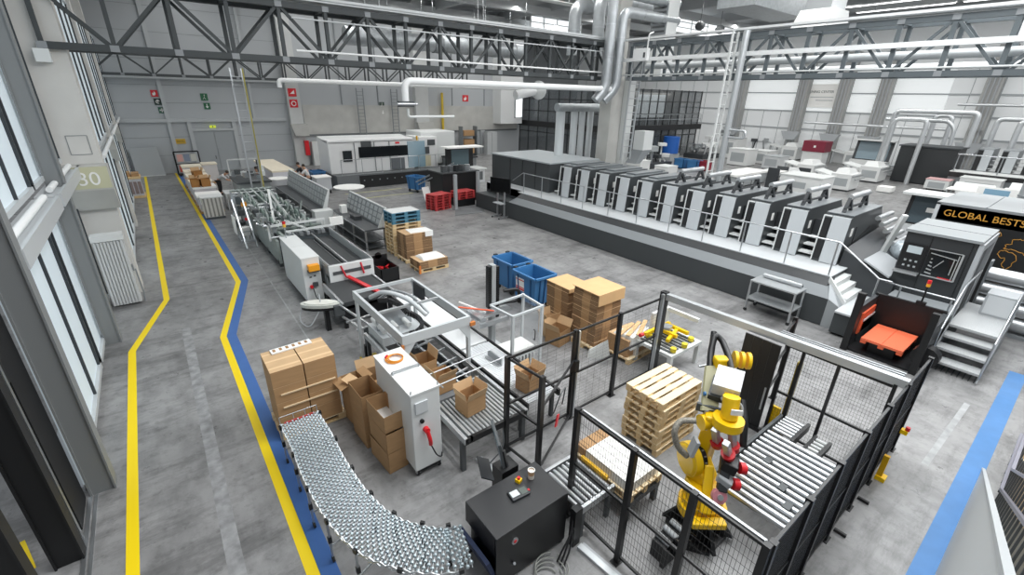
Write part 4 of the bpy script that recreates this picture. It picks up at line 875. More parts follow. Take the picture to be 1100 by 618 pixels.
W(rb).obox(Fo+Vector((-.06, -.1, .3)), .14, .02, .08, -.8).build('white_plate', PAPER)
for i, (p, q) in enumerate((((768, 461), (770, 474)), ((786, 463), (787, 478)), ((780, 476), (782, 487)))):
    A = at(p[0], p[1], 1.9); B = at(q[0], q[1], 1.62); d = (B-A).normalized()
    W(rb).bar(A, B, .085).build('motor', ALU, .01); W(rb).cyl(B, B+d*.1, .092, 18, .085).cyl(B+d*.1, B+d*.125, .06, 16).build('motor_cap', RED)
Fl = at(771, 532, 1.02)
W(rb).bar(at(780, 490, 1.5), at(775, 528, 1.08), .13, .15).build('wrist', CHAR, .02)
W(rb).obox(at(784, 499, 1.42), .24, .2, .16, .4, .2).build('wrist_gearbox', BLACK, .02); W(rb).obox(at(779, 514, 1.24), .22, .2, .11, .3, .3).build('wrist_cover', PGREY, .02)
for p, z in (((794, 503), 1.42), ((787, 520), 1.22)): c = at(*p, z); W(rb).cyl(c, c+Vector((.06, -.05, -.01)), .08, 14).build('wrist_motor_cap', RED)
W(rb).cyl(Fl, Fl+Vector((-.04, -.05, .03)), .1, 18).build('flange', mat('d08a94', .4)); W(rb).cyl(Fl+Vector((-.04, -.05, .03)), Fl+Vector((-.06, -.07, .045)), .04, 12).build('flange_hub', BRIGHT)
W(rb).bar(at(762, 500, 1.25), at(757, 552, .72), .13, .1).build('counter_arm', RY, .02); W(rb).bar(at(742, 562, .6), at(779, 563, .6), .14, .1).build('front_lug', RY, .02)
# gripper head with control box
gh = Fo+Vector((.05, .05, .42))
Bc = at(782, 411, 2.32)
W(rb).obox(Bc, .36, .42, .2, -1.2, .25).build('control_box', mat('cfd2d2', .4), .008); W(rb).obox(Bc+Vector((-.02, .02, -.14)), .36, .42, .09, -1.2, .25).build('box_base', CHAR)
W(rb).bar(gh-Vector((0, 0, .1)), Bc-Vector((0, 0, .12)), .12).build('neck', RY)
W(rb).hexa([at(752, 441, 2.0), at(770, 441, 2.0), at(772, 441, 2.02), at(754, 441, 2.02), at(757, 393, 2.3), at(771, 393, 2.3), at(773, 393, 2.32), at(759, 393, 2.32)]).build('bracket_plate', OLIVE)
W(rb).bar(at(748, 436, 2.0), at(785, 447, 1.98), .05, .12).build('gripper_beam', DGREY)
W(rb).bar(at(759, 440, 2.0), at(757, 462, 1.75), .05).build('gripper_finger', STEEL); W(rb).bar(at(768, 442, 2.0), at(768, 462, 1.75), .05).build('gripper_finger', STEEL)
Wh = at(788, 386, 2.38)
for k in range(3): c = Wh+Vector((.06*k, -.07*k, 0)); W(rb).cyl(c, c+Vector((.03, -.035, 0)), .13, 18).build('pulley', RY)
W(rb).obox(at(774, 390, 2.35), .2, .16, .2, -.62).build('drive_block', RY, .03)
for pts in ([(763, 398, 2.25), (763, 380, 2.4), (768, 359, 2.62), (776, 366, 2.55), (783, 384, 2.42), (786, 398, 2.38)], [(762, 394, 2.2), (765, 372, 2.45), (767, 357, 2.6)]):
    W(rb).tube(bend([at(*p) for p in pts], .12, 5), .048, 9).build('black_hose', BLACK)
W(rb).tube(bend([at(775, 428, 2.2), at(790, 430, 2.15), at(797, 436, 2.1), at(797, 462, 1.8)], .1), .02, 7).build('grey_cable', PGREY)
for p in ((776, 427), (781, 428)): W(rb).cyl(at(*p, 2.2), at(p[0], p[1]+3, 2.16), .018, 8).build('cable_gland', PAPER)
W(rb).cyl(at(751, 394, 2.25), at(762, 392, 2.27), .018, 6).build('valve_pin', STEEL); W(rb).cyl(at(756, 423, 2.15), at(758, 423, 2.15), .03, 10).build('blue_button', BLUE)
W(rb).tube(bend([at(797, 430, 2.1), at(800, 455, 1.9), at(798, 480, 1.6)], .1), .05, 8).build('black_sleeve', BLACK)
# dark tool head lying in front of the robot
t = thing('gripper_tool', 'black spiky gripper tool on the cage floor before the robot', 'tool', at(712, 590, 0))
c = at(715, 590, .0)
W(t).box(c.x-.25, c.x+.3, c.y-.1, c.y+.1, 0, .3).build('frame', BLACK)
for i in range(5): W(t).hexa([(c.x-.3+i*.13, c.y-.16, .0), (c.x-.26+i*.13, c.y-.16, 0), (c.x-.26+i*.13, c.y-.1, 0), (c.x-.3+i*.13, c.y-.1, 0), (c.x-.34+i*.13, c.y-.3, .42), (c.x-.33+i*.13, c.y-.3, .42), (c.x-.26+i*.13, c.y-.1, .35), (c.x-.3+i*.13, c.y-.1, .35)]).build('claw', BLACK)
for i in range(3): W(t).cyl((c.x-.15+i*.17, c.y-.12, .32), (c.x-.15+i*.17, c.y+.1, .34), .045, 10).build('cylinder', PGREY)

# ---------------------------------------------------------------- pallets and cartons beyond the cage
pallet('far', (8.4, 6.95, 0), 0, 'wooden pallet under the taller flattened carton stack'); pallet('far', (8.35, 8.2, 0), 0, 'wooden pallet under the shorter flattened carton stack')
flat_stack(7.88, 8.78, 6.62, 7.45, .148, 1.58, 14, 'flattened cartons in the taller brown stack near the cage', 'flattened cartons, taller stack')
tag(MB().box(7.84, 8.82, 6.58, 7.48, 1.585, 1.6).hexa([(7.85, 6.56, 1.3), (8.82, 6.56, 1.3), (8.82, 6.58, 1.3), (7.85, 6.58, 1.3), (7.85, 6.565, 1.6), (8.82, 6.565, 1.6), (8.82, 6.58, 1.6), (7.85, 6.58, 1.6)]).build('cover_cardboard', CARDT), 'folded brown cover sheet on the taller carton stack', 'cardboard')
flat_stack(8.0, 8.75, 7.75, 8.6, .148, 1.3, 11, 'flattened cartons in the shorter brown stack near the bins', 'flattened cartons, shorter stack')
tag(MB().box(7.98, 8.78, 7.72, 8.62, 1.305, 1.32).hexa([(7.98, 7.7, 1.22), (8.78, 7.7, 1.2), (8.78, 7.72, 1.2), (7.98, 7.72, 1.22), (7.98, 7.705, 1.32), (8.78, 7.705, 1.32), (8.78, 7.72, 1.32), (7.98, 7.72, 1.32)]).build('cover_cardboard', CARDT), 'brown cover sheet on the shorter carton stack', 'cardboard')
open_carton(7.5, 7.55, 0, .48, .46, .42, .2, 'low open brown carton before the flattened carton stacks', (.4, .5, 0, .3))
open_carton(7.62, 8.05, 0, .4, .4, .5, -.1, 'pale carton flap box behind the low open carton', (.3, 0, .2, .2), m=CARDL)
tag(MB().hexa([(7.55, 6.5, 0), (7.95, 6.1, 0), (8.05, 6.2, 0), (7.65, 6.6, 0), (7.6, 6.5, .2), (7.9, 6.2, .55), (7.95, 6.25, .5), (7.65, 6.55, .2)]).build('plastic_bag', mat('d9dbd8', .35)), 'crumpled clear plastic bag by the carton pallets', 'bag')
pallet('far', (8.7, 6.1, 0), .05, 'wooden pallet under the torn carton and white film')
carton(8.15, 8.95, 5.78, 6.42, .148, .6, 'torn brown carton wrapped in white film on a pallet', CARD, CARDL)
tag(MB().hexa([(8.2, 5.72, .35), (9.1, 5.75, .3), (9.1, 6.3, .3), (8.2, 6.3, .605), (8.25, 5.74, .68), (9.0, 5.8, .72), (9.0, 6.2, .66), (8.25, 6.25, .68)]).build('plastic_film', mat('e6e7e5', .4)), 'white plastic film draped over the torn carton', 'film')
for i in range(3): tag(MB().obox((8.4+i*.2, 6.1-.1*i, .72+.01*i), .9, .1, .02, .25+i*.1).build('cardboard_strip', CARDT), 'brown cardboard strip on the white film, %s' % ('longest', 'middle one', 'nearest the yellow suction frame')[i], 'cardboard')
# magnetic/suction frame table
t = thing('suction_table', 'pale table carrying a yellow suction frame beside the cage', 'table', (9, 5.3, 0)); PT = mat('d3d6d5', .45)
W(t).box(8.4, 9.65, 4.75, 5.8, .52, .6).build('top_frame', PT)
for x in (8.45, 9.6):
    for y in (4.8, 5.75): W(t).box(x-.05, x+.05, y-.05, y+.05, 0, .52).build('leg', PT)
m = W(t)
for i in range(8): m.box(8.5+i*.135, 8.56+i*.135, 4.85, 5.7, .6, .63)
m.build('slats', DGREY)
W(t).box(8.95, 9.65, 5.72, 5.8, .6, 1.15).build('rear_arch', PT); W(t).box(9.57, 9.65, 4.9, 5.72, 1.05, 1.15).build('arch_beam', PT)
t = thing('suction_gripper', 'yellow frame with suction cups lying on the pale table', 'tool', (9, 5.3, .63))
for p, q in (((8.5, 5.6, .78), (9.5, 5.6, .78)), ((8.7, 5.1, .76), (9.4, 5.3, .76)), ((9.0, 5.05, .8), (9.0, 5.65, .8)), ((9.4, 5.0, .78), (9.4, 5.6, .78))): W(t).bar(p, q, .08).build('bar', YEL)
for x, y in ((8.6, 4.85), (9.0, 4.82), (8.7, 5.6), (9.35, 5.55), (9.4, 4.9)): W(t).cyl((x, y, .63), (x, y, .72), .07, 12).build('suction_cup', mat('d8c42a', .5))
W(t).obox((9.1, 5.4, .86), .25, .2, .1, .3).build('valve_block', STEEL); W(t).cyl((8.45, 5.62, .78), (8.35, 5.62, .78), .05, 10).build('red_connector', RED)
# blue bins
def bin_(cx, cy, rz, label, sign_, sx=.8, sy=1.05, h=1.08, mini=1):
    t = thing('waste_bin', label, 'bin', (cx, cy, 0), None, rz); z0 = .2; k = .03; q = .86; b = L(t)
    o0 = [(-sx/2*q, -sy/2*q, z0), (sx/2*q, -sy/2*q, z0), (sx/2*q, sy/2*q, z0), (-sx/2*q, sy/2*q, z0)]; o1 = [(-sx/2, -sy/2, h), (sx/2, -sy/2, h), (sx/2, sy/2, h), (-sx/2, sy/2, h)]
    i1 = [(x*(1-2*k/sx), y*(1-2*k/sy), h) for x, y, _ in o1]; i0 = [(x*.94, y*.94, z0+.04) for x, y, _ in o0]
    b.add(o0+o1+i1+i0, [(3, 2, 1, 0)]+[(i, (i+1) % 4, 4+(i+1) % 4, 4+i) for i in range(4)]+[(4+i, 4+(i+1) % 4, 8+(i+1) % 4, 8+i) for i in range(4)]+[(8+i, 8+(i+1) % 4, 12+(i+1) % 4, 12+i) for i in range(4)]+[(12, 13, 14, 15)])
    b.build('body', BLUE); r = .035
    L(t).bar((-sx/2-.02, -sy/2, h), (-sx/2-.02, sy/2, h), .07, .06).bar((sx/2+.02, -sy/2, h), (sx/2+.02, sy/2, h), .07, .06).bar((-sx/2, -sy/2-.02, h), (sx/2, -sy/2-.02, h), .07, .06).bar((-sx/2, sy/2+.02, h), (sx/2, sy/2+.02, h), .07, .06).build('rim', BLUE)
    m = L(t)
    for x in (-.2, 0, .2): m.bar((x*.9, -sy/2*q-.005, z0), (x, -sy/2-.005, h-.05), .05, .03)
    for y in (-.3, .3): m.bar((-sx/2*q-.005, y*.9, z0), (-sx/2-.005, y, h-.05), .05, .03)
    m.build('ribs', BLUED)
    for x in (-.25, .25): L(t).box(x-.06, x+.06, sy/2+.03, sy/2+.12, h-.05, h+.06).build('lid_hinge', BLACK)
    L(t).ball((.12, -sy/2-.02, h-.16), .07, .04, .07).build('lock', BLACK)
    for x in (-.28, .28):
        for y in (-.36, .36): L(t).cyl((x-.03, y, .09), (x+.03, y, .09), .09, 12).build('caster', RUB); L(t).box(x-.04, x+.04, y-.05, y+.05, .15, .21).build('caster_plate', BLACK)
    if sign_:
        for nm, z0_, z1_, m_, o in (('label', .5, .92, PAPER, .008), ('label_stripe', .84, .87, RED, .012), ('label_stripe', .6, .63, RED, .012), ('label_stripe', .52, .58, RED, .012)):
            f = lambda z: -sx/2*(q+(1-q)*(z-.2)/(h-.2))
            L(t).hexa([(f(z0_)-o, .02, z0_), (f(z0_), .02, z0_), (f(z0_), .4, z0_), (f(z0_)-o, .4, z0_), (f(z1_)-o, .02, z1_), (f(z1_), .02, z1_), (f(z1_), .4, z1_), (f(z1_)-o, .4, z1_)]).build(nm, m_)
    return t
bin_(8.48, 9.72, 0, 'blue wheeled waste bin with red and white label', 1); bin_(8.66, 11.05, 0, 'plain blue waste bin behind the labelled one', 0)
bin_(13.6, 27.9, .3, 'small far blue waste bin next to the red pallets', 0, .8, 1.0, 1.0)
# pallets by the wooden stack
pallet_stack('far', 7.45, 16.75, 0, 0, 9, 'wooden pallet in the stack topped with blue pallets', 'wooden pallets under the blue ones')
pallet_stack('blue', 7.45, 16.75, 9*.1445, .02, 3, 'blue pallet on top of the wooden pallet stack', 'blue pallets')
tag(MB().box(6.87, 8.03, 16.36, 17.14, 12*.1445+.003, 12*.1445+.016).build('cover_board', PALE), 'pale board on top of the blue pallets', 'board')
pallet('far', (7.45, 15.72, 0), 0, 'wooden pallet under the half-height block of flattened cartons')
flat_stack(6.9, 8.0, 15.33, 16.1, .147, 1.13, 9, 'flattened cartons in the block between blue pallets and low pallet', 'flattened cartons, middle block')
tag(MB().hexa([(7.15, 15.4, 1.132), (8.02, 15.3, 1.132), (8.02, 15.9, 1.132), (7.2, 16.0, 1.132), (7.15, 15.4, 1.15), (8.02, 15.3, 1.16), (8.02, 15.9, 1.15), (7.2, 16.0, 1.15)]).hexa([(7.7, 15.28, .95), (8.03, 15.28, .95), (8.03, 15.3, .95), (7.7, 15.3, .95), (7.7, 15.285, 1.155), (8.03, 15.285, 1.155), (8.03, 15.31, 1.155), (7.7, 15.31, 1.155)]).build('cover_paper', PAPER), 'white paper sheet on the half-height carton block', 'paper')
pallet('far', (7.4, 14.5, 0), 0, 'low wooden pallet with two layers of flattened cartons')
flat_stack(6.82, 7.98, 14.1, 14.9, .147, .42, 3, 'flattened cartons on the low pallet', 'flattened cartons, low pallet')
tag(MB().hexa([(7.0, 14.15, .425), (7.9, 14.15, .425), (7.9, 14.75, .425), (7.0, 14.85, .425), (7.05, 14.35, .5), (7.8, 14.25, .53), (7.8, 14.7, .52), (7.1, 14.75, .5)]).build('cover_paper', PAPER), 'white folded paper on the low carton pallet', 'paper')
tag(MB().box(6.76, 6.83, 14.04, 14.08, 0, .3).build('corner_tag', mat('d97b35', .5)), 'orange tag at the corner of the low carton pallet', 'tag')
# ---------------------------------------------------------------- folding line on the left
t = thing('control_cabinet', 'leaning-free white machine cabinet with orange warning lamp on its end', 'cabinet', (3.0, 14.8, 0)); t['label'] = 'tall narrow white machine cabinet with orange lamp box on its end'
W(t).box(2.78, 3.28, 13.5, 16.1, .14, 1.5).build('body', PALE, .015); W(t).box(2.77, 3.29, 13.49, 14.75, 1.5, 1.53).box(2.77, 3.29, 14.77, 16.11, 1.5, 1.53).build('lid', mat('e4e7e6', .4))
W(t).box(2.82, 3.24, 13.55, 16.05, .04, .14).build('plinth', BLACK); W(t).box(2.92, 3.22, 13.3, 13.5, 1.15, 1.32).build('lamp_box', mat('f0a020', .45)); W(t).box(2.9, 3.24, 13.35, 13.5, 1.1, 1.15).build('lamp_bracket', DGREY)
W(t).cyl((2.95, 13.5, .62), (2.95, 13.43, .62), .05, 10).build('red_switch', RED); W(t).box(3.0, 3.14, 13.42, 13.5, .62, .74).build('plug_block', DGREY)
W(t).tube(bend([(2.98, 13.42, .6), (3.0, 13.3, .3), (3.05, 13.1, .3), (2.9, 12.6, .7)], .2), .015, 6).build('cable', BLACK); W(t).box(2.94, 3.0, 13.48, 13.5, .9, .94).box(3.06, 3.12, 13.48, 13.5, .92, .96).build('small_switch', DGREY)
W(t).cyl((2.95, 15.9, 1.53), (2.95, 15.9, 1.9), .02, 6).build('lamp_pole', STEEL); W(t).cyl((2.95, 15.9, 1.9), (2.95, 15.9, 2.0), .05, 10).build('amber_lens', mat('e6b84a', .4)); W(t).cyl((2.95, 15.9, 2.0), (2.95, 15.9, 2.08), .05, 10).build('red_lens', RED)
HG = mat('b5babb', .45, .15); BELT = mat('3a3d3f', .6)
t = thing('belt_conveyor', 'grey two-channel belt machine beside the white cabinet', 'machine', (4.1, 15, 0))
W(t).box(3.4, 4.75, 13.1, 17.2, .85, .95).build('bed', HG)
W(t).box(3.4, 3.46, 13.1, 17.2, .6, 1.28).build('side_wall', HG); W(t).box(4.69, 4.75, 13.1, 17.2, .6, 1.28).build('side_wall', HG); W(t).box(3.4, 4.75, 13.05, 13.12, .55, 1.28).build('front_wall', PALE)
W(t).box(3.48, 4.0, 13.2, 17.1, .95, 1.05).build('belt', BELT); W(t).box(4.1, 4.68, 13.2, 17.1, .95, 1.05).build('belt', BELT)
W(t).bar((4.05, 13.1, 1.2), (4.05, 17.2, 1.2), .04).build('centre_bar', BRIGHT); W(t).bar((3.43, 13.1, 1.3), (3.43, 17.2, 1.3), .04).build('top_rail', BRIGHT); W(t).bar((4.72, 13.1, 1.3), (4.72, 17.2, 1.3), .04).build('top_rail', BRIGHT)
W(t).box(3.5, 4.65, 13.03, 13.06, 1.0, 1.1).build('slot', DGREY); W(t).cyl((3.4, 13.2, 1.24), (4.75, 13.2, 1.24), .035, 8).build('roller', BRIGHT)
m = W(t)
for i in range(5): m.box(3.38, 3.4, 13.4+i*.75, 13.7+i*.75, .62, 1.2)
m.build('side_slots', MGREY)
for x in (3.45, 4.7):
    for y in (13.2, 15.2, 17.1): W(t).box(x-.05, x+.05, y-.05, y+.05, 0, .85).build('leg', DGREY)
W(t).box(3.6, 4.6, 13.4, 17, .3, .55).build('drive_box', BLACK); W(t).box(3.32, 3.4, 12.9, 15.2, .28, .34).build('foot_rail', STEEL)
t = thing('belt_conveyor', 'low dark belt with a red diagonal strip in front of the two-channel machine', 'machine', (3.9, 12.2, 0))
W(t).box(3.2, 4.62, 11.4, 13.0, .68, .8).build('bed', BELT); W(t).box(3.14, 3.2, 11.3, 13.0, .62, .84).build('side_rail', BRIGHT); W(t).box(4.62, 4.68, 11.3, 13.0, .62, .84).build('side_rail', BRIGHT)
W(t).bar((3.9, 13.0, .9), (4.25, 11.5, .84), .12, .05).build('red_strip', RED); W(t).bar((3.75, 13.05, 1.25), (3.85, 12.98, .9), .04).bar((4.35, 13.05, 1.25), (4.4, 12.98, .9), .04).build('red_strap', mat('cf3a45', .5))
for x in (3.25, 4.55):
    for y in (11.5, 12.9): W(t).box(x-.05, x+.05, y-.05, y+.05, 0, .68).build('leg', BLACK)
W(t).box(3.3, 4.5, 11.6, 12.8, .2, .5).build('drive_box', BLACK)
b = W(t)
for p, q in (((3.1, 11.4, .78), (3.35, 9.85, .75)), ((3.55, 11.4, .78), (3.75, 9.85, .75)), ((2.95, 10.4, .72), (3.9, 10.5, .72)), ((3.0, 9.85, .72), (3.9, 9.95, .72)), ((3.05, 10.4, .72), (3.1, 9.85, .72)), ((3.1, 11.2, .5), (3.4, 9.85, .5))): b.bar(p, q, .045)
b.build('extension_frame', BRIGHT); W(t).box(3.2, 3.3, 9.85, 9.95, 0, .72).build('leg', DGREY); W(t).box(2.95, 3.35, 9.6, 9.72, 0, .06).build('yellow_foot', mat('c9b23a', .5)); W(t).box(3.08, 3.22, 9.62, 9.74, .06, .36).build('black_jack', BLACK)
t = thing('oval_tray', 'grey boat-shaped tray on a dark stand by the white cabinet', 'tray', (2.75, 11.75, 0)); a = [(2.72+.46*math.cos(i*PI/9), 11.72+.24*math.sin(i*PI/9)-(.4*math.cos(i*PI/9))*.55) for i in range(18)]
W(t).prism(a, 'z', .74, .82).build('tray', mat('c6c9c2', .4)); W(t).prism([((x-2.72)*.8+2.72, (y-11.72)*.8+11.72) for x, y in a], 'z', .82, .85).build('lid', mat('d9dad2', .4)); W(t).prism([((x-2.72)*.95+2.72, (y-11.72)*.95+11.72) for x, y in a], 'z', .66, .74).build('underside', BLACK)
W(t).box(2.76, 2.88, 11.6, 11.75, 0, .66).build('stand', BLACK); W(t).box(2.95, 3.2, 11.3, 11.5, .5, .8).build('bracket', DGREY); W(t).tube(bend([(2.35, 12.0, .75), (2.15, 11.9, .4), (2.3, 11.5, .25), (2.7, 11.6, .75), (2.75, 11.9, 1.0)], .25), .016, 6).build('hose', PGREY)
t = thing('scrap_tub', 'black open tub with red scraps beside the belt machine', 'tub', (5.6, 14.4, 0)); b = W(t); X0, X1, Y0, Y1 = 5.3, 5.95, 13.95, 14.95
b.hexa([(X0, Y0, .02), (X1, Y0, .02), (X1, Y1, .02), (X0, Y1, .02), (X0, Y0, .06), (X1, Y0, .06), (X1, Y1, .06), (X0, Y1, .06)])
for q in ((X0, X0+.03, Y0, Y1, .5), (X1-.03, X1, Y0, Y1, .5), (X0, X1, Y0, Y0+.03, .5), (X0, X1, Y1-.03, Y1, .7)): b.box(*q[:4], .03, q[4])
b.build('tub', BLACK); W(t).cyl((5.62, Y1-.03, .68), (5.62, Y1, .68), .12, 12).build('handle', BLACK); m = W(t)
for i in range(9): m.obox((5.4+random.random()*.45, 14.05+random.random()*.7, .28+random.random()*.1), .3, .05, .04, random.random()*3, random.random()*.4)
m.build('red_scraps', RED)['kind'] = 'stuff'

# folder gluer body
t = thing('folding_machine', 'long sage-grey folding machine with many rods and belts', 'machine', (3.8, 22, 0)); DG2 = mat('5b6366', .5, .3)
W(t).box(2.95, 4.6, 17.7, 27.6, .55, .75).build('bed', DG2)
for x in (2.9, 4.55): W(t).box(x, x+.09, 17.5, 27.8, .15, 1.0).build('side_frame', SAGE)
for y in (17.7, 19.6, 21.5, 23.5, 25.5, 27.4):
    for x in (2.92, 4.55): W(t).box(x-.02, x+.1, y-.12, y+.12, 0, .25).build('foot', DGREY)
for i in range(17):
    y = 17.8+i*.58; z = 1.08+.16*math.sin(i*.9); W(t).cyl((2.8, y, z), (4.75, y+.02, z), .035+.02*(i % 3), 8).build('cross_shaft', (BRIGHT, SAGE, STEEL)[i % 3])
for i, x in enumerate((3.15, 3.4, 3.75, 4.05, 4.35)):
    W(t).hexa([(x, 17.6, .95), (x+.09, 17.6, .95), (x+.09, 27.5, .95), (x, 27.5, .95), (x, 17.6, 1.12), (x+.09, 17.6, 1.12), (x+.09, 27.5, 1.25), (x, 27.5, 1.25)]).build('carrier_beam', SAGE if i % 2 else mat('a9b5af', .45, .2))
for i in range(8):
    y = 18.6+i*.9
    for x in (3.2, 3.85, 4.35): W(t).tube(arc((x, y, 1.15), .27, .2, PI-.2, 8, 'yz'), .045, 6).build('belt_arch', SAGE if (i+int(x)) % 2 else mat('7f8f88', .5))
for i in range(6):
    y = 18.2+i*.8; m = W(t); m.obox((2.98, y, 1.28), .16, .26, .22, .2).obox((4.5, y+.3, 1.3), .18, .22, .25, -.2).cyl((3.6, y, 1.35), (3.6, y+.35, 1.42), .06, 8); m.build('adjuster', (STEEL, DGREY, BRIGHT)[i % 3])
for i in range(14):
    x, y = 2.9+random.random()*1.6, 17.9+random.random()*5.5; W(t).bar((x, y, 1.0), (x+random.uniform(-.3, .3), y+random.uniform(-.4, .4), 1.35+random.random()*.35), .045).build('rod', (BRIGHT, SAGE, PALE)[i % 3])
W(t).bar((2.8, 18.0, 1.45), (4.8, 18.1, 1.45), .07).bar((2.8, 18.0, .9), (2.8, 18.0, 1.45), .06).bar((4.8, 18.1, .9), (4.8, 18.1, 1.45), .06).build('bridge', PALE)
W(t).bar((3.3, 19.6, .95), (3.75, 22.2, 2.0), .09).bar((3.75, 22.2, 2.0), (4.2, 22.3, 1.0), .09).build('a_frame', PALE)
# nearer delivery head of the same line
t = thing('press_head', 'cluttered silver delivery head at the near end of the folding machine', 'machine', (4, 17.3, 0)); W(t).box(3.3, 4.8, 17.25, 17.6, .6, 1.1).build('housing', DG2)
for i in range(8): W(t).obox((3.35+i*.19, 17.35, 1.22), .12, .3, .14, .3*(i % 2)).build('roller_block', (BRIGHT, DGREY, STEEL)[i % 3])
W(t).bar((3.2, 17.3, 1.36), (4.9, 17.35, 1.36), .06).bar((3.9, 17.3, 1.4), (3.3, 17.62, 1.7), .05).build('bar', PALE); W(t).box(4.85, 5.35, 17.5, 17.6, 1.3, 1.6).build('white_panel', PAPER); W(t).box(5.05, 5.1, 17.52, 17.58, .4, 1.3).build('panel_post', DGREY); W(t).box(4.9, 5.3, 17.4, 17.7, 0, .4).build('foot', DGREY); W(t).box(3.3, 4.8, 17.3, 17.55, 0, .6).build('base', BLACK)
t = thing('glue_unit', 'silver glue unit with small white door on the walkway side', 'machine', (2.6, 22.5, 0))
W(t).box(2.25, 2.75, 21.5, 22.6, .0, .1).build('base', STEEL); W(t).box(2.15, 2.2, 21.7, 22.3, .35, 1.1).build('door', PAPER)
for i in range(10): W(t).obox((2.3+random.random()*.25, 21.7+random.random()*.9, .4+random.random()*1.4), .14+random.random()*.2, .12+random.random()*.2, .12+random.random()*.2, random.random()).build('component', (DG2, STEEL, PALE, DGREY)[i % 4])
for x, y in ((2.3, 21.7), (2.62, 21.7), (2.3, 22.5), (2.62, 22.5)): W(t).bar((x, y, .1), (x+.05, y+.1, 2.0), .06).build('upright', STEEL)
W(t).obox((2.5, 21.55, .5), .3, .12, .4, .2, .4).build('funnel', PAPER); W(t).cyl((2.6, 21.6, 1.0), (2.6, 21.5, 1.0), .06, 8).build('red_button', RED); W(t).box(2.55, 2.75, 21.7, 21.9, 1.5, 1.66).build('orange_box', mat('e59a2c', .5))
W(t).bar((2.3, 20.6, 0), (2.2, 21.4, 1.9), .05).bar((2.68, 20.6, 0), (2.58, 21.4, 1.9), .05).bar((2.3, 20.7, .3), (2.68, 20.7, .3), .04).bar((2.28, 20.85, .65), (2.65, 20.85, .65), .04).build('step_ladder', STEEL)
t = thing('feeder', 'grey feeder cabinet with white posts at the far end of the folding machine', 'machine', (3.8, 30, 0))
W(t).box(3.4, 4.9, 28.2, 30.6, .1, 1.35).build('body', mat('9aa09f', .45, .2)); W(t).box(3.3, 5.0, 28.1, 30.7, 1.35, 1.45).build('top', DGREY)
for x, y in ((3.4, 31.0), (4.9, 31.0)): W(t).bar((x, y, 0), (x, y, 2.3), .06).build('post', PALE)
W(t).bar((3.4, 31.0, 2.3), (4.9, 31.0, 2.3), .06).build('lintel', PALE); W(t).obox((4.95, 30.9, 1.9), .2, .25, .7).build('dark_head', CHAR)
for i in range(9): W(t).obox((3.4+random.random()*1.6, 28.3+random.random()*2.6, 1.55+random.random()*.3), .2, .25, .25, random.random()).build('component', (STEEL, DGREY, PALE)[i % 3])
W(t).box(2.7, 3.3, 28.3, 29.5, .85, .9).build('side_table', PALE)
for x, y in ((2.75, 28.35), (2.75, 29.45), (3.25, 28.35)): W(t).box(x-.03, x+.03, y-.03, y+.03, 0, .85).build('leg', PALE)
# sheet piles on the far side
for a, l in (((5.6, 6.8, 30.2, 36.5), 'long pale stack of board sheets beyond the folding machine'),):
    t = thing('board_stack', l, 'paper stack', ((a[0]+a[1])/2, a[2], 0)); W(t).box(a[0], a[1], a[2]+.6, a[3], .15, 1.45).build('sheets', mat('dcdbe0', .7)); W(t).box(a[0]-.03, a[1]+.03, a[2]+.55, a[3], 1.45, 1.55).build('cover', CREAM); W(t).box(a[0], a[1], a[2]+.6, a[3], 0, .14).build('pallet_base', WOODD)
t = thing('round_pile', 'white wrapped pile in front of the pale board stack', 'paper stack', (5.6, 29.6, 0)); W(t).cyl((5.7, 29.9, 0), (5.7, 29.9, 1.2), .6, 16).build('wrap', mat('d9dadd', .5)); W(t).cyl((5.7, 29.9, 1.2), (5.7, 29.9, 1.25), .62, 16).build('lid', PAPER)
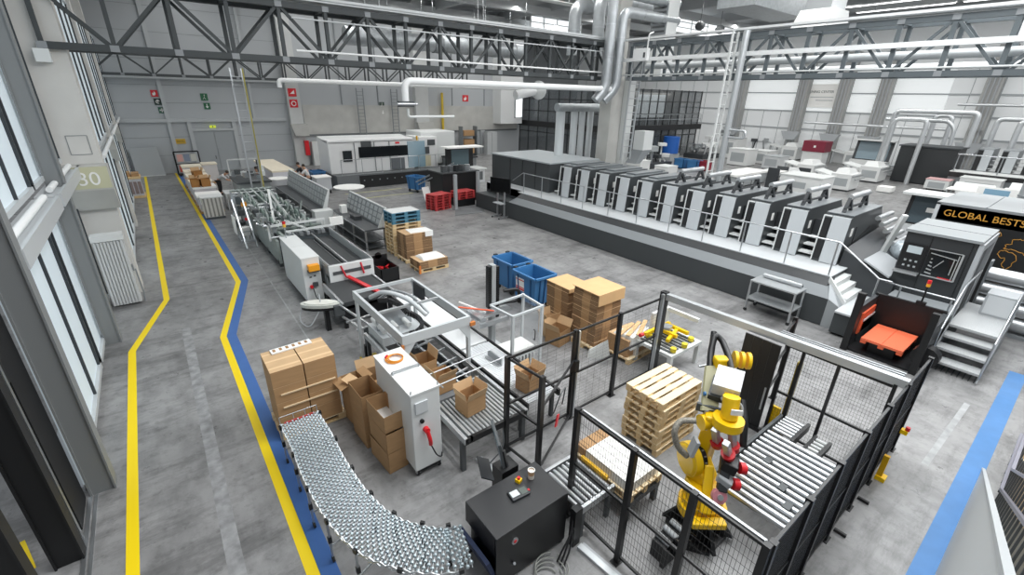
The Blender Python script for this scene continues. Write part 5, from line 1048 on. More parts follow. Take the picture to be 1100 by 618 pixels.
# inspection tables with slanted panels
def ptable(x0, x1, y0, y1, label, zt, pz):
    t = thing('sorting_table', label, 'table', ((x0+x1)/2, (y0+y1)/2, 0))
    W(t).box(x0, x1, y0, y1, zt-.05, zt).build('tabletop', mat('4a4d50', .4)); n = 3
    W(t).box(x0, x1, y0, y1, zt*.45, zt*.45+.03).build('shelf', DGREY); W(t).box(x0, x1, y0, y1, .12, .15).build('shelf', DGREY)
    for i in range(n+1):
        for x in (x0+.03, x1-.03): y = y0+.03+(y1-y0-.06)*i/n; W(t).box(x-.03, x+.03, y-.03, y+.03, 0, zt-.05).build('leg', STEEL)
    W(t).bar((x0-.01, y0, zt-.02), (x0-.01, y1, zt-.02), .04).bar((x0-.01, y0, zt*.45), (x0-.01, y1, zt*.45), .04).build('edge_rail', STEEL)
    p = W(t).hexa([(x1-.12, y0+.15, zt), (x1-.08, y0+.15, zt), (x1-.08, y1, zt), (x1-.12, y1, zt), (x1+.12, y0+.15, pz), (x1+.16, y0+.15, pz), (x1+.16, y1, pz), (x1+.12, y1, pz)]).build('panel', mat('8f9496', .45))
    W(t).bar((x1+.14, y0+.1, pz+.02), (x1+.14, y1, pz+.02), .07, .05).build('panel_top_rail', PALE)
    W(t).hexa([(x1-.25, y0+.1, zt), (x1-.05, y0+.1, zt), (x1-.05, y0+.15, zt), (x1-.25, y0+.15, zt), (x1+.08, y0+.1, pz), (x1+.18, y0+.1, pz), (x1+.18, y0+.15, pz), (x1+.08, y0+.15, pz)]).build('panel_end', PALE)
    m = W(t); k = int((y1-y0)/.45)
    for i in range(k):
        for j in range(3): y = y0+.3+i*.45; u = .12+.3*j; xx = x1-.14+.24*u; z = zt+(pz-zt)*u; m.hexa([(xx-.02, y, z), (xx, y, z), (xx, y+.34, z), (xx-.02, y+.34, z), (xx+.04, y, z+(pz-zt)*.22), (xx+.06, y, z+(pz-zt)*.22), (xx+.06, y+.34, z+(pz-zt)*.22), (xx+.04, y+.34, z+(pz-zt)*.22)])
    m.build('pinned_sheets', mat('b6babb', .5)); return t
ptable(6.15, 7.0, 17.5, 21.8, 'dark two-shelf sorting table with grey slanted panel near the blue pallets', .9, 1.65)
ptable(5.35, 6.1, 21.9, 29.3, 'long sorting table with slanted panel beside the folding machine', .9, 1.75)
t = thing('desk_box', 'black binder rack and white box on the near sorting table', 'box', (6.5, 19.9, .9)); W(t).box(6.4, 6.7, 19.3, 19.9, .905, 1.05).build('binders', CHAR); W(t).box(6.35, 6.6, 20.8, 21.1, .905, 1.25).build('white_box', PAPER)
# machine end plate and table near panel
t = thing('end_cabinet', 'white cabinet closing the end of the long sorting table', 'cabinet', (5.6, 21.6, 0)); W(t).box(5.3, 6.1, 21.3, 21.85, .1, 1.0).build('body', PALE); W(t).box(5.35, 6.05, 21.35, 21.8, 0, .1).build('plinth', BLACK)
t = thing('round_table', 'white oval standing table near the white die cutting machine', 'table', (8.6, 26.3, 0)); W(t).cyl((8.6, 26.3, 1.0), (8.6, 26.3, 1.05), .85, 24).build('tabletop', PAPER); W(t).cyl((8.6, 26.3, .03), (8.6, 26.3, 1.0), .06, 10).build('column', STEEL); W(t).cyl((8.6, 26.3, 0), (8.6, 26.3, .03), .35, 18).build('foot', STEEL)
# goods along the blue line
GOODS = 'goods along the blue line'
t = thing('board_stack', 'white ribbed board stack nearest on the pallet row by the blue line', 'paper stack', (2, 27, 0)); W(t).box(1.5, 2.35, 26.7, 27.5, .1, 1.05).build('sheets', mat('d5d3cc', .6)); m = W(t)
for i in range(5): m.box(1.53+i*.17, 1.6+i*.17, 26.67, 26.7, .12, 1.04)
m.build('ribs', mat('8c8a84', .6)); W(t).box(1.5, 2.35, 26.7, 27.5, 0, .1).build('feet', DGREY); W(t).box(1.45, 2.4, 26.65, 27.55, 1.05, 1.1).build('lid', PALE)
for i, (y, h, l) in enumerate(((28.1, .85, 'low wrapped pallet behind the ribbed board stack'), (29.8, 1.0, 'wrapped pallet under the brown cartons by the blue line'), (31.4, 1.05, 'wrapped pallet with cream board just past the brown cartons'), (33.0, 1.15, 'wrapped pallet with cream board in the middle of the row'), (34.6, 1.2, 'tall cream-topped pallet before the last one in the row'), (36.3, 1.3, 'cream-topped pallet at the far end of the row'))):
    t = thing('wrapped_pallet', l, 'pallet load', (2, y, 0)); W(t).box(1.42, 2.5, y, y+1.2, 0, .13).build('pallet_base', WOODD); W(t).box(1.46, 2.46, y+.04, y+1.16, .13, h).build('load', mat('cfccd0', .6, 0, .1, 2.)); W(t).box(1.4, 2.5, y, y+1.18, h, h+.1).build('cover', CREAM if i > 1 else PAPER)
    W(t).box(1.5, 2.0, y-.02, y+.02, .5, .8).build('label', PAPER)
for i, (x, y, z, w, h, l) in enumerate(((1.55, 29.85, 1.11, .45, .42, 'left brown carton on the wrapped pallet by the blue line'), (2.0, 29.8, 1.11, .5, .4, 'right brown carton on the wrapped pallet by the blue line'), (1.75, 30.3, 1.11, .5, .75, 'tall brown carton behind the two small ones by the blue line'))):
    open_carton(x+w/2-.2, y+.2, z, w*.85, .4, h, .1*i, l, (1.2, .4, 0, .3), m=mat('a5743f', .8))
for i, (x, y) in ((1, (2.75, 37.6)),):
    t = thing('board_stack', 'cream board pile beside the pallet row, %s' % ('middle one', 'farthest one', 'nearest one')[i], 'paper stack', (x, y, 0)); W(t).box(x-.15, x+.75, y, y+1.1, 0, .12).build('pallet_base', WOODD); W(t).box(x-.12, x+.72, y+.03, y+1.07, .12, 1.25).build('sheets', mat('d7d4d2', .6)); W(t).box(x-.15, x+.75, y, y+1.1, 1.25, 1.33).build('cover', CREAM)
t = thing('wrapped_pallet', 'film-wrapped pallet of boxes against the left wall', 'pallet load', (-1.3, 35, 0)); W(t).box(-1.85, -.72, 34.4, 35.6, 0, .14).build('pallet_base', WOOD); W(t).box(-1.8, -.78, 34.45, 35.55, .14, 1.1).build('load', mat('c9cad2', .4, 0, .2, 3.)); W(t).box(-1.86, -.74, 34.4, 35.6, 1.1, 1.22).build('upper_pallet', WOOD); m = W(t)
for i in range(5): m.box(-1.75+i*.2, -1.6+i*.2, 34.42, 34.45, .25, .95)
m.build('printed_sides', mat('8a7a78', .6)); W(t).box(-1.7, -1.2, 34.6, 35.4, 1.22, 1.45).box(-1.15, -.8, 34.6, 35.4, 1.22, 1.4).build('brown_boxes', CARD)
t = thing('leaning_panel', 'large grey panel leaning on the end wall beside the walkway', 'panel', (-.3, 43.3, 0)); W(t).hexa([(-1.1, 43.1, 0), (.6, 43.1, 0), (.6, 43.16, 0), (-1.1, 43.16, 0), (-1.15, 43.62, 1.95), (.5, 43.62, 1.95), (.5, 43.68, 1.95), (-1.15, 43.68, 1.95)]).build('panel', mat('a4a8aa', .5)); W(t).bar((-1.1, 43.08, .02), (.6, 43.08, .02), .05).build('edge', PALE)
t = thing('mesh_trolley', 'black framed mesh trolley with bright leaflets by the end wall', 'trolley', (2.1, 41.6, 0)); b = W(t)
for x in (1.35, 2.85): b.bar((x, 41.9, .1), (x, 41.9, 1.75), .09)
b.bar((1.35, 41.9, 1.75), (2.85, 41.9, 1.75), .09).bar((1.35, 41.9, .12), (2.85, 41.9, .12), .08).bar((1.35, 41.9, .9), (2.85, 41.9, .9), .05).build('frame', BLACK); W(t).box(1.35, 2.85, 41.95, 42.5, .12, .18).build('platform', BLACK)
for i, c in enumerate(('c05a4a', 'd8c9a0', '6f8a5a', 'd9a7a0', '8a94a6', 'cfcfc6')): W(t).box(1.5+.42*(i % 3), 1.85+.42*(i % 3), 41.96, 42.1, .3+.75*(i//3), .8+.75*(i//3)).build('leaflet_pack', mat(c, .7))
for x in (1.45, 2.75): W(t).cyl((x-.03, 41.9, .06), (x+.03, 41.9, .06), .06, 10).build('caster', RUB)

# ---------------------------------------------------------------- people at the folding machine
def skin(par, name, verts, edges, rad, m, sub=1):
    me = bpy.data.meshes.new(name); me.from_pydata(verts, edges, []); o = bpy.data.objects.new(name, me); COL.objects.link(o); o.parent = par; me.materials.append(m)
    sk = o.modifiers.new('skin', 'SKIN'); sk.use_smooth_shade = True
    for v, r in zip(me.skin_vertices[0].data, rad): v.radius = (r[0], r[1]) if isinstance(r, tuple) else (r, r)
    me.skin_vertices[0].data[0].use_root = True
    sb = o.modifiers.new('subdivision', 'SUBSURF'); sb.levels = sub; sb.render_levels = sub; return o
def person(x, y, rz, lean, label, shirt, pants, hair, reach=.45):
    t = thing('person', label, 'person', (x, y, 0), None, rz)   # faces local +x
    hip = Vector((0, 0, .92)); ln = lambda d, s_=0: hip+Vector((math.sin(lean)*d, s_, math.cos(lean)*d))
    ch, nk, hd = ln(.34), ln(.52), ln(.64)+Vector((.03, 0, 0)); top = ln(.78)+Vector((.05, 0, 0))
    V = [hip, ln(.17), ch, nk, hd, top]; E = [(0, 1), (1, 2), (2, 3), (3, 4), (4, 5)]; Rr = [(.15, .12), (.13, .1), (.16, .11), .06, .095, .08]
    limbs = []
    for s_ in (-1, 1):
        i = len(V); sh = ln(.46, s_*.19); el = sh+Vector((.12+reach*.2, s_*.04, -.25)); wr = el+Vector((.1+reach*.4, -s_*.03, -.1)); pm = wr+Vector((.07, 0, -.02))
        V += [sh, el, wr, pm]; E += [(2, i), (i, i+1), (i+1, i+2), (i+2, i+3)]; Rr += [.065, .05, .034, (.04, .02)]
        for k in range(4): V.append(pm+Vector((.075-.008*abs(k-1), (k-1.5)*.02, -.02-.012*k))); E.append((i+3, len(V)-1)); Rr.append(.009)
        V.append(pm+Vector((.02, -s_*.05, -.01))); E.append((i+3, len(V)-1)); Rr.append(.01)
        j = len(V); V += [Vector((0, s_*.1, .84)), Vector((.03, s_*.11, .48)), Vector((-.03, s_*.11, .1)), Vector((.1, s_*.12, .04))]; E += [(0, j), (j, j+1), (j+1, j+2), (j+2, j+3)]; Rr += [.095, .065, .045, (.04, .035)]
        limbs.append((sh, el, j))
    skin(t, 'body', V, E, Rr, SKIN)
    sv = [ln(.02), ln(.17), ch, ln(.5)]; se = [(0, 1), (1, 2), (2, 3)]; sr_ = [(.165, .14), (.155, .125), (.185, .135), .085]
    for sh, el, j in limbs: i = len(sv); sv += [sh, el.lerp(sh, .1)]; se += [(2, i), (i, i+1)]; sr_ += [.085, .07]
    skin(t, 'shirt', sv, se, sr_, shirt)
    pv = [Vector((0, 0, .95)), ]; pe = []; pr = [(.165, .135)]
    for s_ in (-1, 1): i = len(pv); pv += [Vector((0, s_*.1, .82)), Vector((.03, s_*.11, .48)), Vector((-.03, s_*.11, .12))]; pe += [(0, i), (i, i+1), (i+1, i+2)]; pr += [.11, .08, .068]
    skin(t, 'trousers', pv, pe, pr, pants)
    L(t).ball(hd.lerp(top, .6)+Vector((-.03, 0, .035)), .105, .1, .1).build('hair', hair)
    for s_ in (-1, 1): L(t).ball(hd+Vector((.08, s_*.035, .05)), .014).build('eye', BLACK); L(t).ball(hd+Vector((0, s_*.095, .03)), .02, .012, .03).build('ear', SKIN); L(t).obox((.05, s_*.12, .04), .26, .1, .08).build('shoe', BLACK)
    L(t).ball(hd+Vector((.105, 0, .025)), .02, .015, .025).build('nose', SKIN); L(t).obox(hd+Vector((.095, 0, -.025)), .01, .05, .01).build('mouth', mat('9a5a50', .6))
    return t
HAIRD = mat('3a3029', .7)
person(2.95, 33.2, -.5, .95, 'person in pale grey shirt and dark trousers bending over the feeder', mat('c9cccd', .7), mat('1f2226', .7), HAIRD, .6)
person(5.05, 31.9, -2.4, .25, 'person in grey shirt standing behind the folding machine', mat('8f9291', .7), mat('2a2c30', .7), HAIRD, .4)
person(7.75, 32.6, 2.9, .3, 'person in black shirt leaning over the board stack', mat('22252a', .7), mat('1f2226', .7), HAIRD, .7)
person(7.8, 31.5, 2.7, .3, 'person in white shirt leaning beside the one in black', mat('dfe0e0', .7), mat('2a2c30', .7), HAIRD, .7)
# ---------------------------------------------------------------- large printing press
P = thing('printing_press', 'long dark and silver printing press with eleven units and a walkway', 'printing press', (16, 11, 0))
PG = mat('9ea3a6', .42, .2); PF = mat('bdc2c5', .4); DECK = mat('bfc3c5', .45)
W(P).box(14.45, 15.2, 3.75, 22.0, .02, .85).build('base_skirt', PRESSD)
W(P).hexa([(14.45, 3.75, .85), (15.2, 3.75, .85), (15.2, 18.9, .85), (14.45, 18.9, .85), (14.6, 3.9, 1.16), (15.2, 3.9, 1.16), (15.2, 18.4, 1.16), (14.6, 18.4, 1.16)]).build('grey_fascia', PG)
W(P).hexa([(14.6, 3.92, 1.16), (15.2, 3.92, 1.16), (15.2, 18.4, 1.16), (14.6, 18.4, 1.16), (14.84, 3.97, 1.37), (15.2, 3.97, 1.37), (15.2, 18.3, 1.37), (14.84, 18.3, 1.37)]).build('dark_edge', mat('24282b', .4)); W(P).box(14.83, 16.4, 3.95, 18.6, 1.37, 1.4).build('walkway', DECK)
W(P).box(15.2, 19.3, 3.98, 22.0, .02, 1.37).build('under_frame', CHAR)
W(P).box(15.2, 16.5, 18.6, 22.0, 1.0, 1.4).build('far_step', DECK)
for i in range(11):
    y = 4.25+1.18*i
    u = W(P).prism([(16.0, 1.4), (16.12, 2.8), (16.3, 2.9), (18.9, 2.9), (19.4, 2.4), (19.4, 1.4)], 'x' if 0 else 'y', y, y+.7)
    u = u.build('printing_unit', mat('4a4e50', .35, .2), .012); o = MB((0, 0, 0), u); off = Vector(P.location)
    def sub(name, m_, fn):
        b = MB(off, u); fn(b); return b.build(name, m_)
    sub('front_panel', PF, lambda b: b.hexa([(15.95, y-.01, 1.42), (16.0, y-.01, 1.42), (16.0, y+.46, 1.42), (15.95, y+.46, 1.42), (16.07, y-.01, 2.86), (16.12, y-.01, 2.86), (16.12, y+.46, 2.86), (16.07, y+.46, 2.86)]))
    sub('vent_strip', BLACKM, lambda b: b.hexa([(15.97, y+.5, 1.5), (16.0, y+.5, 1.5), (16.0, y+.66, 1.5), (15.97, y+.66, 1.5), (16.07, y+.5, 2.78), (16.1, y+.5, 2.78), (16.1, y+.66, 2.78), (16.07, y+.66, 2.78)]))
    sub('panel_frame', PALE, lambda b: b.bar((15.95, y+.69, 1.42), (16.06, y+.69, 2.85), .03).bar((16.06, y+.48, 2.85), (16.06, y+.7, 2.85), .03))
    sub('top_cover', mat('878c8f', .35, .35), lambda b: b.box(16.25, 18.9, y-.01, y+.71, 2.9, 2.93))
    for k in range(3): sub('step', PALE, lambda b: b.box(16.15+k*.28, 16.45+k*.28, y+.72, y+1.17, 1.52+k*.2, 1.57+k*.2))
    sub('step_back', CHAR, lambda b: b.box(16.95, 17.0, y+.71, y+1.17, 1.4, 2.5))
    sub('side_plate', PAPER, lambda b: b.box(16.45, 16.6, y-.015, y-.001, 2.25, 2.5))
    sub('side_groove', BLACKM, lambda b: b.hexa([(16.9, y-.012, 1.95), (18.2, y-.012, 2.3), (18.2, y-.002, 2.3), (16.9, y-.002, 1.95), (16.9, y-.012, 2.0), (18.2, y-.012, 2.35), (18.2, y-.002, 2.35), (16.9, y-.002, 2.0)]).box(16.85, 16.9, y-.012, y-.002, 1.95, 2.5))
    if i < 6:
        sub('ink_roller', BRIGHT, lambda b: b.cyl((16.7, y+.35, 3.38), (18.3, y+.35, 3.38), .09, 12))
        sub('roller_arm', CHAR, lambda b: b.bar((16.75, y+.35, 3.36), (16.5, y+.35, 2.92), .09).bar((16.75, y+.35, 3.36), (17.1, y+.35, 2.92), .09).bar((18.2, y+.35, 3.36), (18.5, y+.35, 2.92), .08).bar((18.2, y+.35, 3.36), (17.9, y+.35, 2.92), .08).bar((16.5, y+.35, 3.05), (18.4, y+.35, 3.05), .06))
    else: sub('top_tray', mat('747a7d', .4, .3), lambda b: b.box(16.6, 18.6, y+.1, y+.6, 2.93, 3.0))
W(P).prism([(16.0, 1.4), (16.0, 2.85), (19.6, 2.85), (19.6, 1.4)], 'y', 17.5, 22.6).build('feeder_hood', PRESSD, .02); W(P).box(15.95, 19.65, 17.45, 22.65, 2.85, 2.92).build('hood_top', mat('a9b0b3', .35, .2))
m = W(P)
for y in (18.6, 19.7, 20.8): m.box(15.985, 16.0, y, y+.03, 1.42, 2.8)
m.build('hood_seams', BLACK)
# railing
def rail(t, pts, posts, drop, m=STEEL, r=.022):
    W(t).tube(pts, r, 7).build('top_rail', m)
    for p in posts: W(t).cyl((p[0], p[1], p[2]-drop), p, r, 7).build('rail_post', m)
rp = [(14.86, 18.3, 2.35), (14.86, 4.0, 2.35)]
rail(P, [(14.95, 19.2, 1.9), (14.9, 18.3, 2.4), (14.9, 4.0, 2.4), (14.95, 2.9, 1.65), (14.95, 2.6, 1.65)], [(14.9, y, 2.4) for y in (18.2, 16.8, 15.4, 14.0, 12.5, 11.0, 9.5, 8.1, 6.7, 5.3, 4.05)], 1.0)
W(P).cyl((14.95, 2.9, .7), (14.95, 2.9, 1.65), .022, 7).build('rail_post', STEEL)
for k in range(3): W(P).box(14.8, 16.1, 3.98-.19*(k+1), 3.98-.19*k, .3, 1.4-.17*(k+1)).build('stair_step', PALE)
W(P).hexa([(14.72, 3.95, 1.24), (14.8, 3.95, 1.24), (14.8, 3.4, .6), (14.72, 3.4, .6), (14.72, 3.95, 1.42), (14.8, 3.95, 1.42), (14.8, 3.4, .8), (14.72, 3.4, .8)]).build('stair_stringer', PALE)
W(P).hexa([(14.45, 3.43, .0), (14.8, 3.43, 0), (14.8, 3.75, 0), (14.45, 3.75, 0), (14.45, 3.43, .7), (14.8, 3.43, .7), (14.8, 3.95, 1.3), (14.45, 3.75, .86)]).build('stair_side', PG)
W(P).box(14.1, 16.15, 2.74, 3.42, .08, .68).build('landing_base', PRESSD); W(P).box(14.05, 16.15, 2.72, 3.42, .68, .73).build('landing', DECK)
# chain section and delivery
W(P).hexa([(16, 2.75, .75), (19.4, 2.75, .75), (19.4, 4.2, .75), (16, 4.2, .75), (16.1, 2.75, 1.3), (19.4, 2.75, 1.3), (19.4, 4.2, 2.2), (16.2, 4.2, 1.9)]).build('chain_cover', CHAR); W(P).hexa([(16.0, 2.9, 1.42), (17.6, 2.9, 1.42), (17.6, 3.6, 1.75), (16.0, 3.6, 1.75), (16.0, 2.9, 1.47), (17.6, 2.9, 1.47), (17.6, 3.6, 1.8), (16.0, 3.6, 1.8)]).build('sloped_cover', PGREY)
W(P).bar((17.6, 3.6, 1.5), (17.4, 3.3, 3.0), .14, .1).bar((17.8, 3.0, 1.4), (17.75, 2.95, 2.2), .1).build('tilted_arm', PALE)
m = W(P)
for i in range(5): m.cyl((18.2, 3.5+.15*i, 1.9+.18*i), (19.6, 3.5+.15*i, 1.9+.18*i), .08, 8)
m.build('roller_bank', BRIGHT)
W(P).box(16.2, 18.2, 1.42, 2.9, .05, 2.8).build('delivery_housing', mat('313436', .4), .02)
W(P).box(16.15, 18.3, 1.36, 2.94, 2.8, 2.87).build('delivery_top', mat('8d9294', .4)); W(P).box(17.2, 17.23, 1.36, 2.94, 2.87, 2.875).build('top_seam', DGREY)
W(P).box(16.18, 16.4, 1.32, 1.42, .05, 2.8).box(18.0, 18.25, 1.32, 1.42, .05, 2.8).box(16.4, 18.0, 1.32, 1.42, 2.6, 2.8).build('side_frame', PGREY); W(P).box(16.4, 18.0, 1.4, 1.419, .9, 2.6).build('side_pane', SCRB)
W(P).box(16.18, 16.2, 1.62, 2.3, 1.7, 2.45).build('delivery_window', mat('1c2023', .12)); m = W(P); x = 16.17
m.bar((x, 1.62, 1.7), (x, 2.3, 1.7), .03).bar((x, 1.62, 2.45), (x, 2.3, 2.45), .02).bar((x, 1.62, 1.7), (x, 1.62, 2.45), .04).bar((x, 1.68, 1.72), (x, 1.68, 2.4), .02).bar((x, 1.7, 2.28), (x, 2.25, 2.34), .02).bar((x, 1.95, 2.2), (x, 2.1, 1.95), .02).bar((x, 1.75, 1.85), (x, 1.75, 2.3), .02)
for i in range(5): m.bar((x, 2.1+.02*i, 1.78+.1*i), (x, 2.24-.01*i, 1.8+.1*i), .03)
m.build('window_frame', ALU); W(P).box(16.17, 16.18, 1.66, 1.95, 1.71, 1.74).build('red_strip', RED)
W(P).box(16.15, 16.2, 2.36, 2.86, 1.75, 2.5).build('console', BLACK); W(P).box(16.14, 16.15, 2.44, 2.76, 2.24, 2.44).build('console_screen', mat('b9c4c8', .2))
m = W(P)
for i in range(6): m.box(16.135, 16.15, 2.46+.12*(i % 3), 2.51+.12*(i % 3), 1.85+.15*(i//3), 1.9+.15*(i//3))
m.build('console_keys', PGREY); W(P).box(15.98, 16.2, 2.34, 2.88, 1.67, 1.73).build('console_shelf', BRIGHT)
m = W(P)
for y in (1.52, 2.33): m.box(16.185, 16.2, y-.008, y+.008, .9, 2.78)
m.build('door_seams', BLACK)
W(P).tube([(15.0, 2.75, 1.62), (15.3, 2.5, 1.5), (15.3, 1.35, 1.5)], .022, 7).build('top_rail', STEEL)
for y in (2.45, 1.4): W(P).cyl((15.3, y, 1.1), (15.3, y, 1.5), .022, 7).build('rail_post', STEEL)
W(P).box(15.06, 16.18, 1.3, 2.7, .05, 1.08).build('well_platform', PRESSD); W(P).box(15.1, 16.18, 1.3, 2.7, 1.08, 1.1).build('platform_top', PG)
# pile well
W(P).box(14.95, 15.05, 1.35, 2.85, .02, 1.25).build('well_back', BLACK); W(P).box(13.5, 15.0, 2.78, 2.88, .02, 1.2).build('well_side', CHAR); W(P).box(13.55, 15.0, 1.32, 1.42, .02, 1.2).build('well_side', CHAR); W(P).box(13.5, 15.0, 1.35, 2.85, .02, .06).build('well_floor', BLACK)
W(P).box(13.42, 13.56, 2.75, 2.9, 0, 1.62).build('guide_post', BLACK); W(P).box(13.42, 13.56, 1.3, 1.44, 0, 1.62).build('guide_post', BLACK); W(P).box(13.9, 14.9, 2.74, 2.778, .35, .95).build('orange_reflection', ORANGE)  # orange reflection on the well side, put in as a coloured plate
W(P).cyl((13.7, 1.3, .4), (14.0, 1.3, .4), .27, 16).build('round_housing', BLACK)
t = thing('pallet', 'orange pallet lying in the dark delivery well of the press', 'pallet', (14.2, 2.12, .3)); OT = mat('e8704c', .5)
W(t).box(13.55, 14.88, 1.68, 2.11, .38, .44).build('deck_board', OT); W(t).box(13.55, 14.88, 2.13, 2.56, .38, .44).build('deck_board', OT); W(t).box(13.55, 14.88, 2.105, 2.135, .38, .425).build('groove', ORANGE)
for x in (13.63, 14.2, 14.78):
    for y in (1.74, 2.12, 2.5): W(t).box(x-.07, x+.07, y-.06, y+.06, .3, .38).build('block', ORANGE)
tag(MB().box(13.75, 14.75, 1.85, 2.4, .06, .3).build('lift_plate', BLACK), 'black lift plate under the orange pallet', 'lift')
w = thing('warning_light', 'red and amber beacon on a black pole before the press delivery', 'light', (15.0, 1.9, 1.2)); W(w).cyl((15.0, 1.9, 1.33), (15.0, 1.9, 1.75), .02, 8).build('pole', BLACK); W(w).cyl((15.0, 1.9, 1.75), (15.0, 1.9, 1.83), .045, 10).build('amber_lens', mat('e8a62c', .4)); W(w).cyl((15.0, 1.9, 1.83), (15.0, 1.9, 1.92), .045, 10).build('red_lens', RED); W(w).box(14.94, 15.06, 1.8, 2.0, 1.255, 1.33).build('mount', BLACK)
t = thing('wrapped_bundle', 'crumpled silver plastic bundle on the press behind the delivery', 'bundle', (18.2, 3.2, 1.5)); W(t).ball((18.2, 3.2, 1.75), .5, .35, .38, 9, 5).build('bundle', mat('b9c3c9', .2, .3, .25, 9., None, .8))
# right-hand steps and platform
t = thing('access_platform', 'silver stepped platform with handrails beside the press delivery', 'platform', (15.5, .85, 0)); CHK = mat('b4b7b8', .4, .3, .12, 40.)
for k in range(3): W(t).box(14.15+.36*k, 14.55+.36*k, .34, 1.25, .2+.22*k, .26+.22*k).build('step', CHK)
W(t).box(15.2, 17.5, .34, 1.28, .84, .9).build('deck', CHK)
for y in (.31, 1.25): W(t).hexa([(14.1, y, .05), (14.3, y, .05), (14.3, y+.03, .05), (14.1, y+.03, .05), (15.2, y, .88), (15.4, y, .75), (15.4, y+.03, .75), (15.2, y+.03, .88)]).build('stringer', MGREY); W(t).box(15.2, 17.5, y, y+.03, .0, .86).build('side_skirt', MGREY)
for y in (.33, 1.27): rail(t, [(14.2, y, 1.05), (15.3, y, 1.9), (17.3, y, 1.9)], [(15.3, y, 1.9), (16.8, y, 1.9)], 1.0); W(t).cyl((14.2, y, .05), (14.2, y, 1.05), .022, 7).build('rail_post', STEEL)
m = W(t)
for i in range(9): m.box(14.2, 15.2, .36+.1*i, .38+.1*i, 0, .02)
m.build('grating', DGREY)
t = thing('side_box', 'grey metal box standing on the stepped platform deck', 'box', (17, .7, .9)); W(t).box(16.7, 17.4, .36, .95, .9, 1.5).build('body', PGREY, .01); W(t).box(16.69, 16.7, .4, .9, .95, 1.45).build('door', LGREY)
m = MB()
t = thing('roll_rack', 'silver rolls stacked behind the stepped platform', 'rack', (18.6, .6, 0))
for i in range(4): W(t).cyl((18.35, -.4, .35+.42*i), (18.35, 1.2, .35+.42*i), .2, 14).build('roll', BRIGHT)
W(t).box(18.2, 18.5, 1.2, 1.25, 0, 2.0).build('rack_side', MGREY); W(t).box(18.2, 18.5, -.5, -.45, 0, 2.0).build('rack_side', MGREY); W(t).box(18.15, 18.55, -.5, 1.25, 0, .1).build('rack_base', MGREY)
t = thing('steel_cart', 'two-shelf steel cart with a roll on top against the press', 'cart', (14, 5, 0))
for z in (.42, .98): W(t).box(13.62, 14.32, 4.3, 5.62, z, z+.04).build('shelf', mat('b0b4b6', .35, .5))
for x in (13.65, 14.29):
    for y in (4.33, 5.59): W(t).box(x-.025, x+.025, y-.025, y+.025, .1, 1.0).build('leg', STEEL); W(t).cyl((x-.02, y, .05), (x+.02, y, .05), .05, 10).build('caster', RUB)
t = thing('roll', 'silver roll lying on the top shelf of the steel cart', 'roll', (14.15, 4.95, 1.02)); W(t).cyl((14.2, 4.4, 1.09), (14.2, 5.5, 1.09), .065, 12).build('sleeve', BRIGHT); W(t).cyl((14.2, 4.38, 1.09), (14.2, 4.4, 1.09), .03, 10).build('core', DGREY)
# gold lettered booth
t = thing('display_booth', 'black display booth lettered with a gold global slogan and world map', 'display', (21, .8, 0))
W(t).box(20.6, 23.8, -3.5, 3.1, 0, 3.0).build('body', mat('1e1f20', .45)); W(t).box(20.5, 23.9, -3.6, 3.2, 3.0, 3.08).build('roof', mat('8d9193', .4)); W(t).box(20.5, 20.6, -3.55, 3.15, 2.52, 3.0).build('sign_band', mat('37393a', .5)); W(t).box(20.5, 20.62, 3.1, 3.2, 0, 3.05).build('corner_post', LGREY)
text('lettering', 'GLOBAL BESTSELLER', .29, (-.515, 2.15, 2.67), (PI/2, 0, -PI/2), GOLD, t, .006)
bpy.data.objects[t.children[-1].name].scale = (.8, 1, 1)
m = W(t); MP = [[(0, 1), (.12, 1.05), (.3, .98), (.42, 1.02), (.5, .9), (.4, .8), (.36, .66), (.27, .6), (.25, .52), (.34, .46), (.44, .4), (.46, .3), (.4, .2), (.36, .04), (.3, .1), (.3, .28), (.24, .4), (.26, .5), (.18, .58), (.1, .72), (.1, .86), (0, 1)],
    [(.78, .62), (.74, .5), (.82, .42), (.88, .44), (.9, .2), (.96, .1), (1.04, .25), (1.08, .42), (1.0, .58), (.88, .62), (.78, .62)], [(.8, .68), (.8, .78), (.9, .84), (.88, .95), (1.0, 1.0), (1.1, .96), (1.3, 1.02), (1.6, .98), (1.75, .9), (1.6, .75), (1.5, .6), (1.38, .48), (1.3, .58), (1.15, .6), (1.0, .68), (.8, .68)], [(.5, 1.08), (.62, 1.1), (.68, 1.0), (.58, .9), (.5, 1.08)], [(1.55, .3), (1.7, .32), (1.75, .2), (1.6, .14), (1.55, .3)]]
rm = random.Random(5)
for pl in MP:
    q = []
    for p0, p1 in zip(pl, pl[1:]):
        q.append(p0)
        for k in (.33, .66): q.append((p0[0]+(p1[0]-p0[0])*k+rm.uniform(-.025, .025), p0[1]+(p1[1]-p0[1])*k+rm.uniform(-.025, .025)))
    m.tube([(20.58, 2.35-p[0]*1.35, 1.15+p[1]*1.15) for p in q+[pl[-1]]], .009, 4)
m.build('world_map', GOLD)
rb_ = W(t)
for y in (2.0, 1.0, 0, -1): rb_.bar((20.5, y, 3.09), (23.8, y, 3.09), .03)
rb_.build('roof_seams', MGREY)
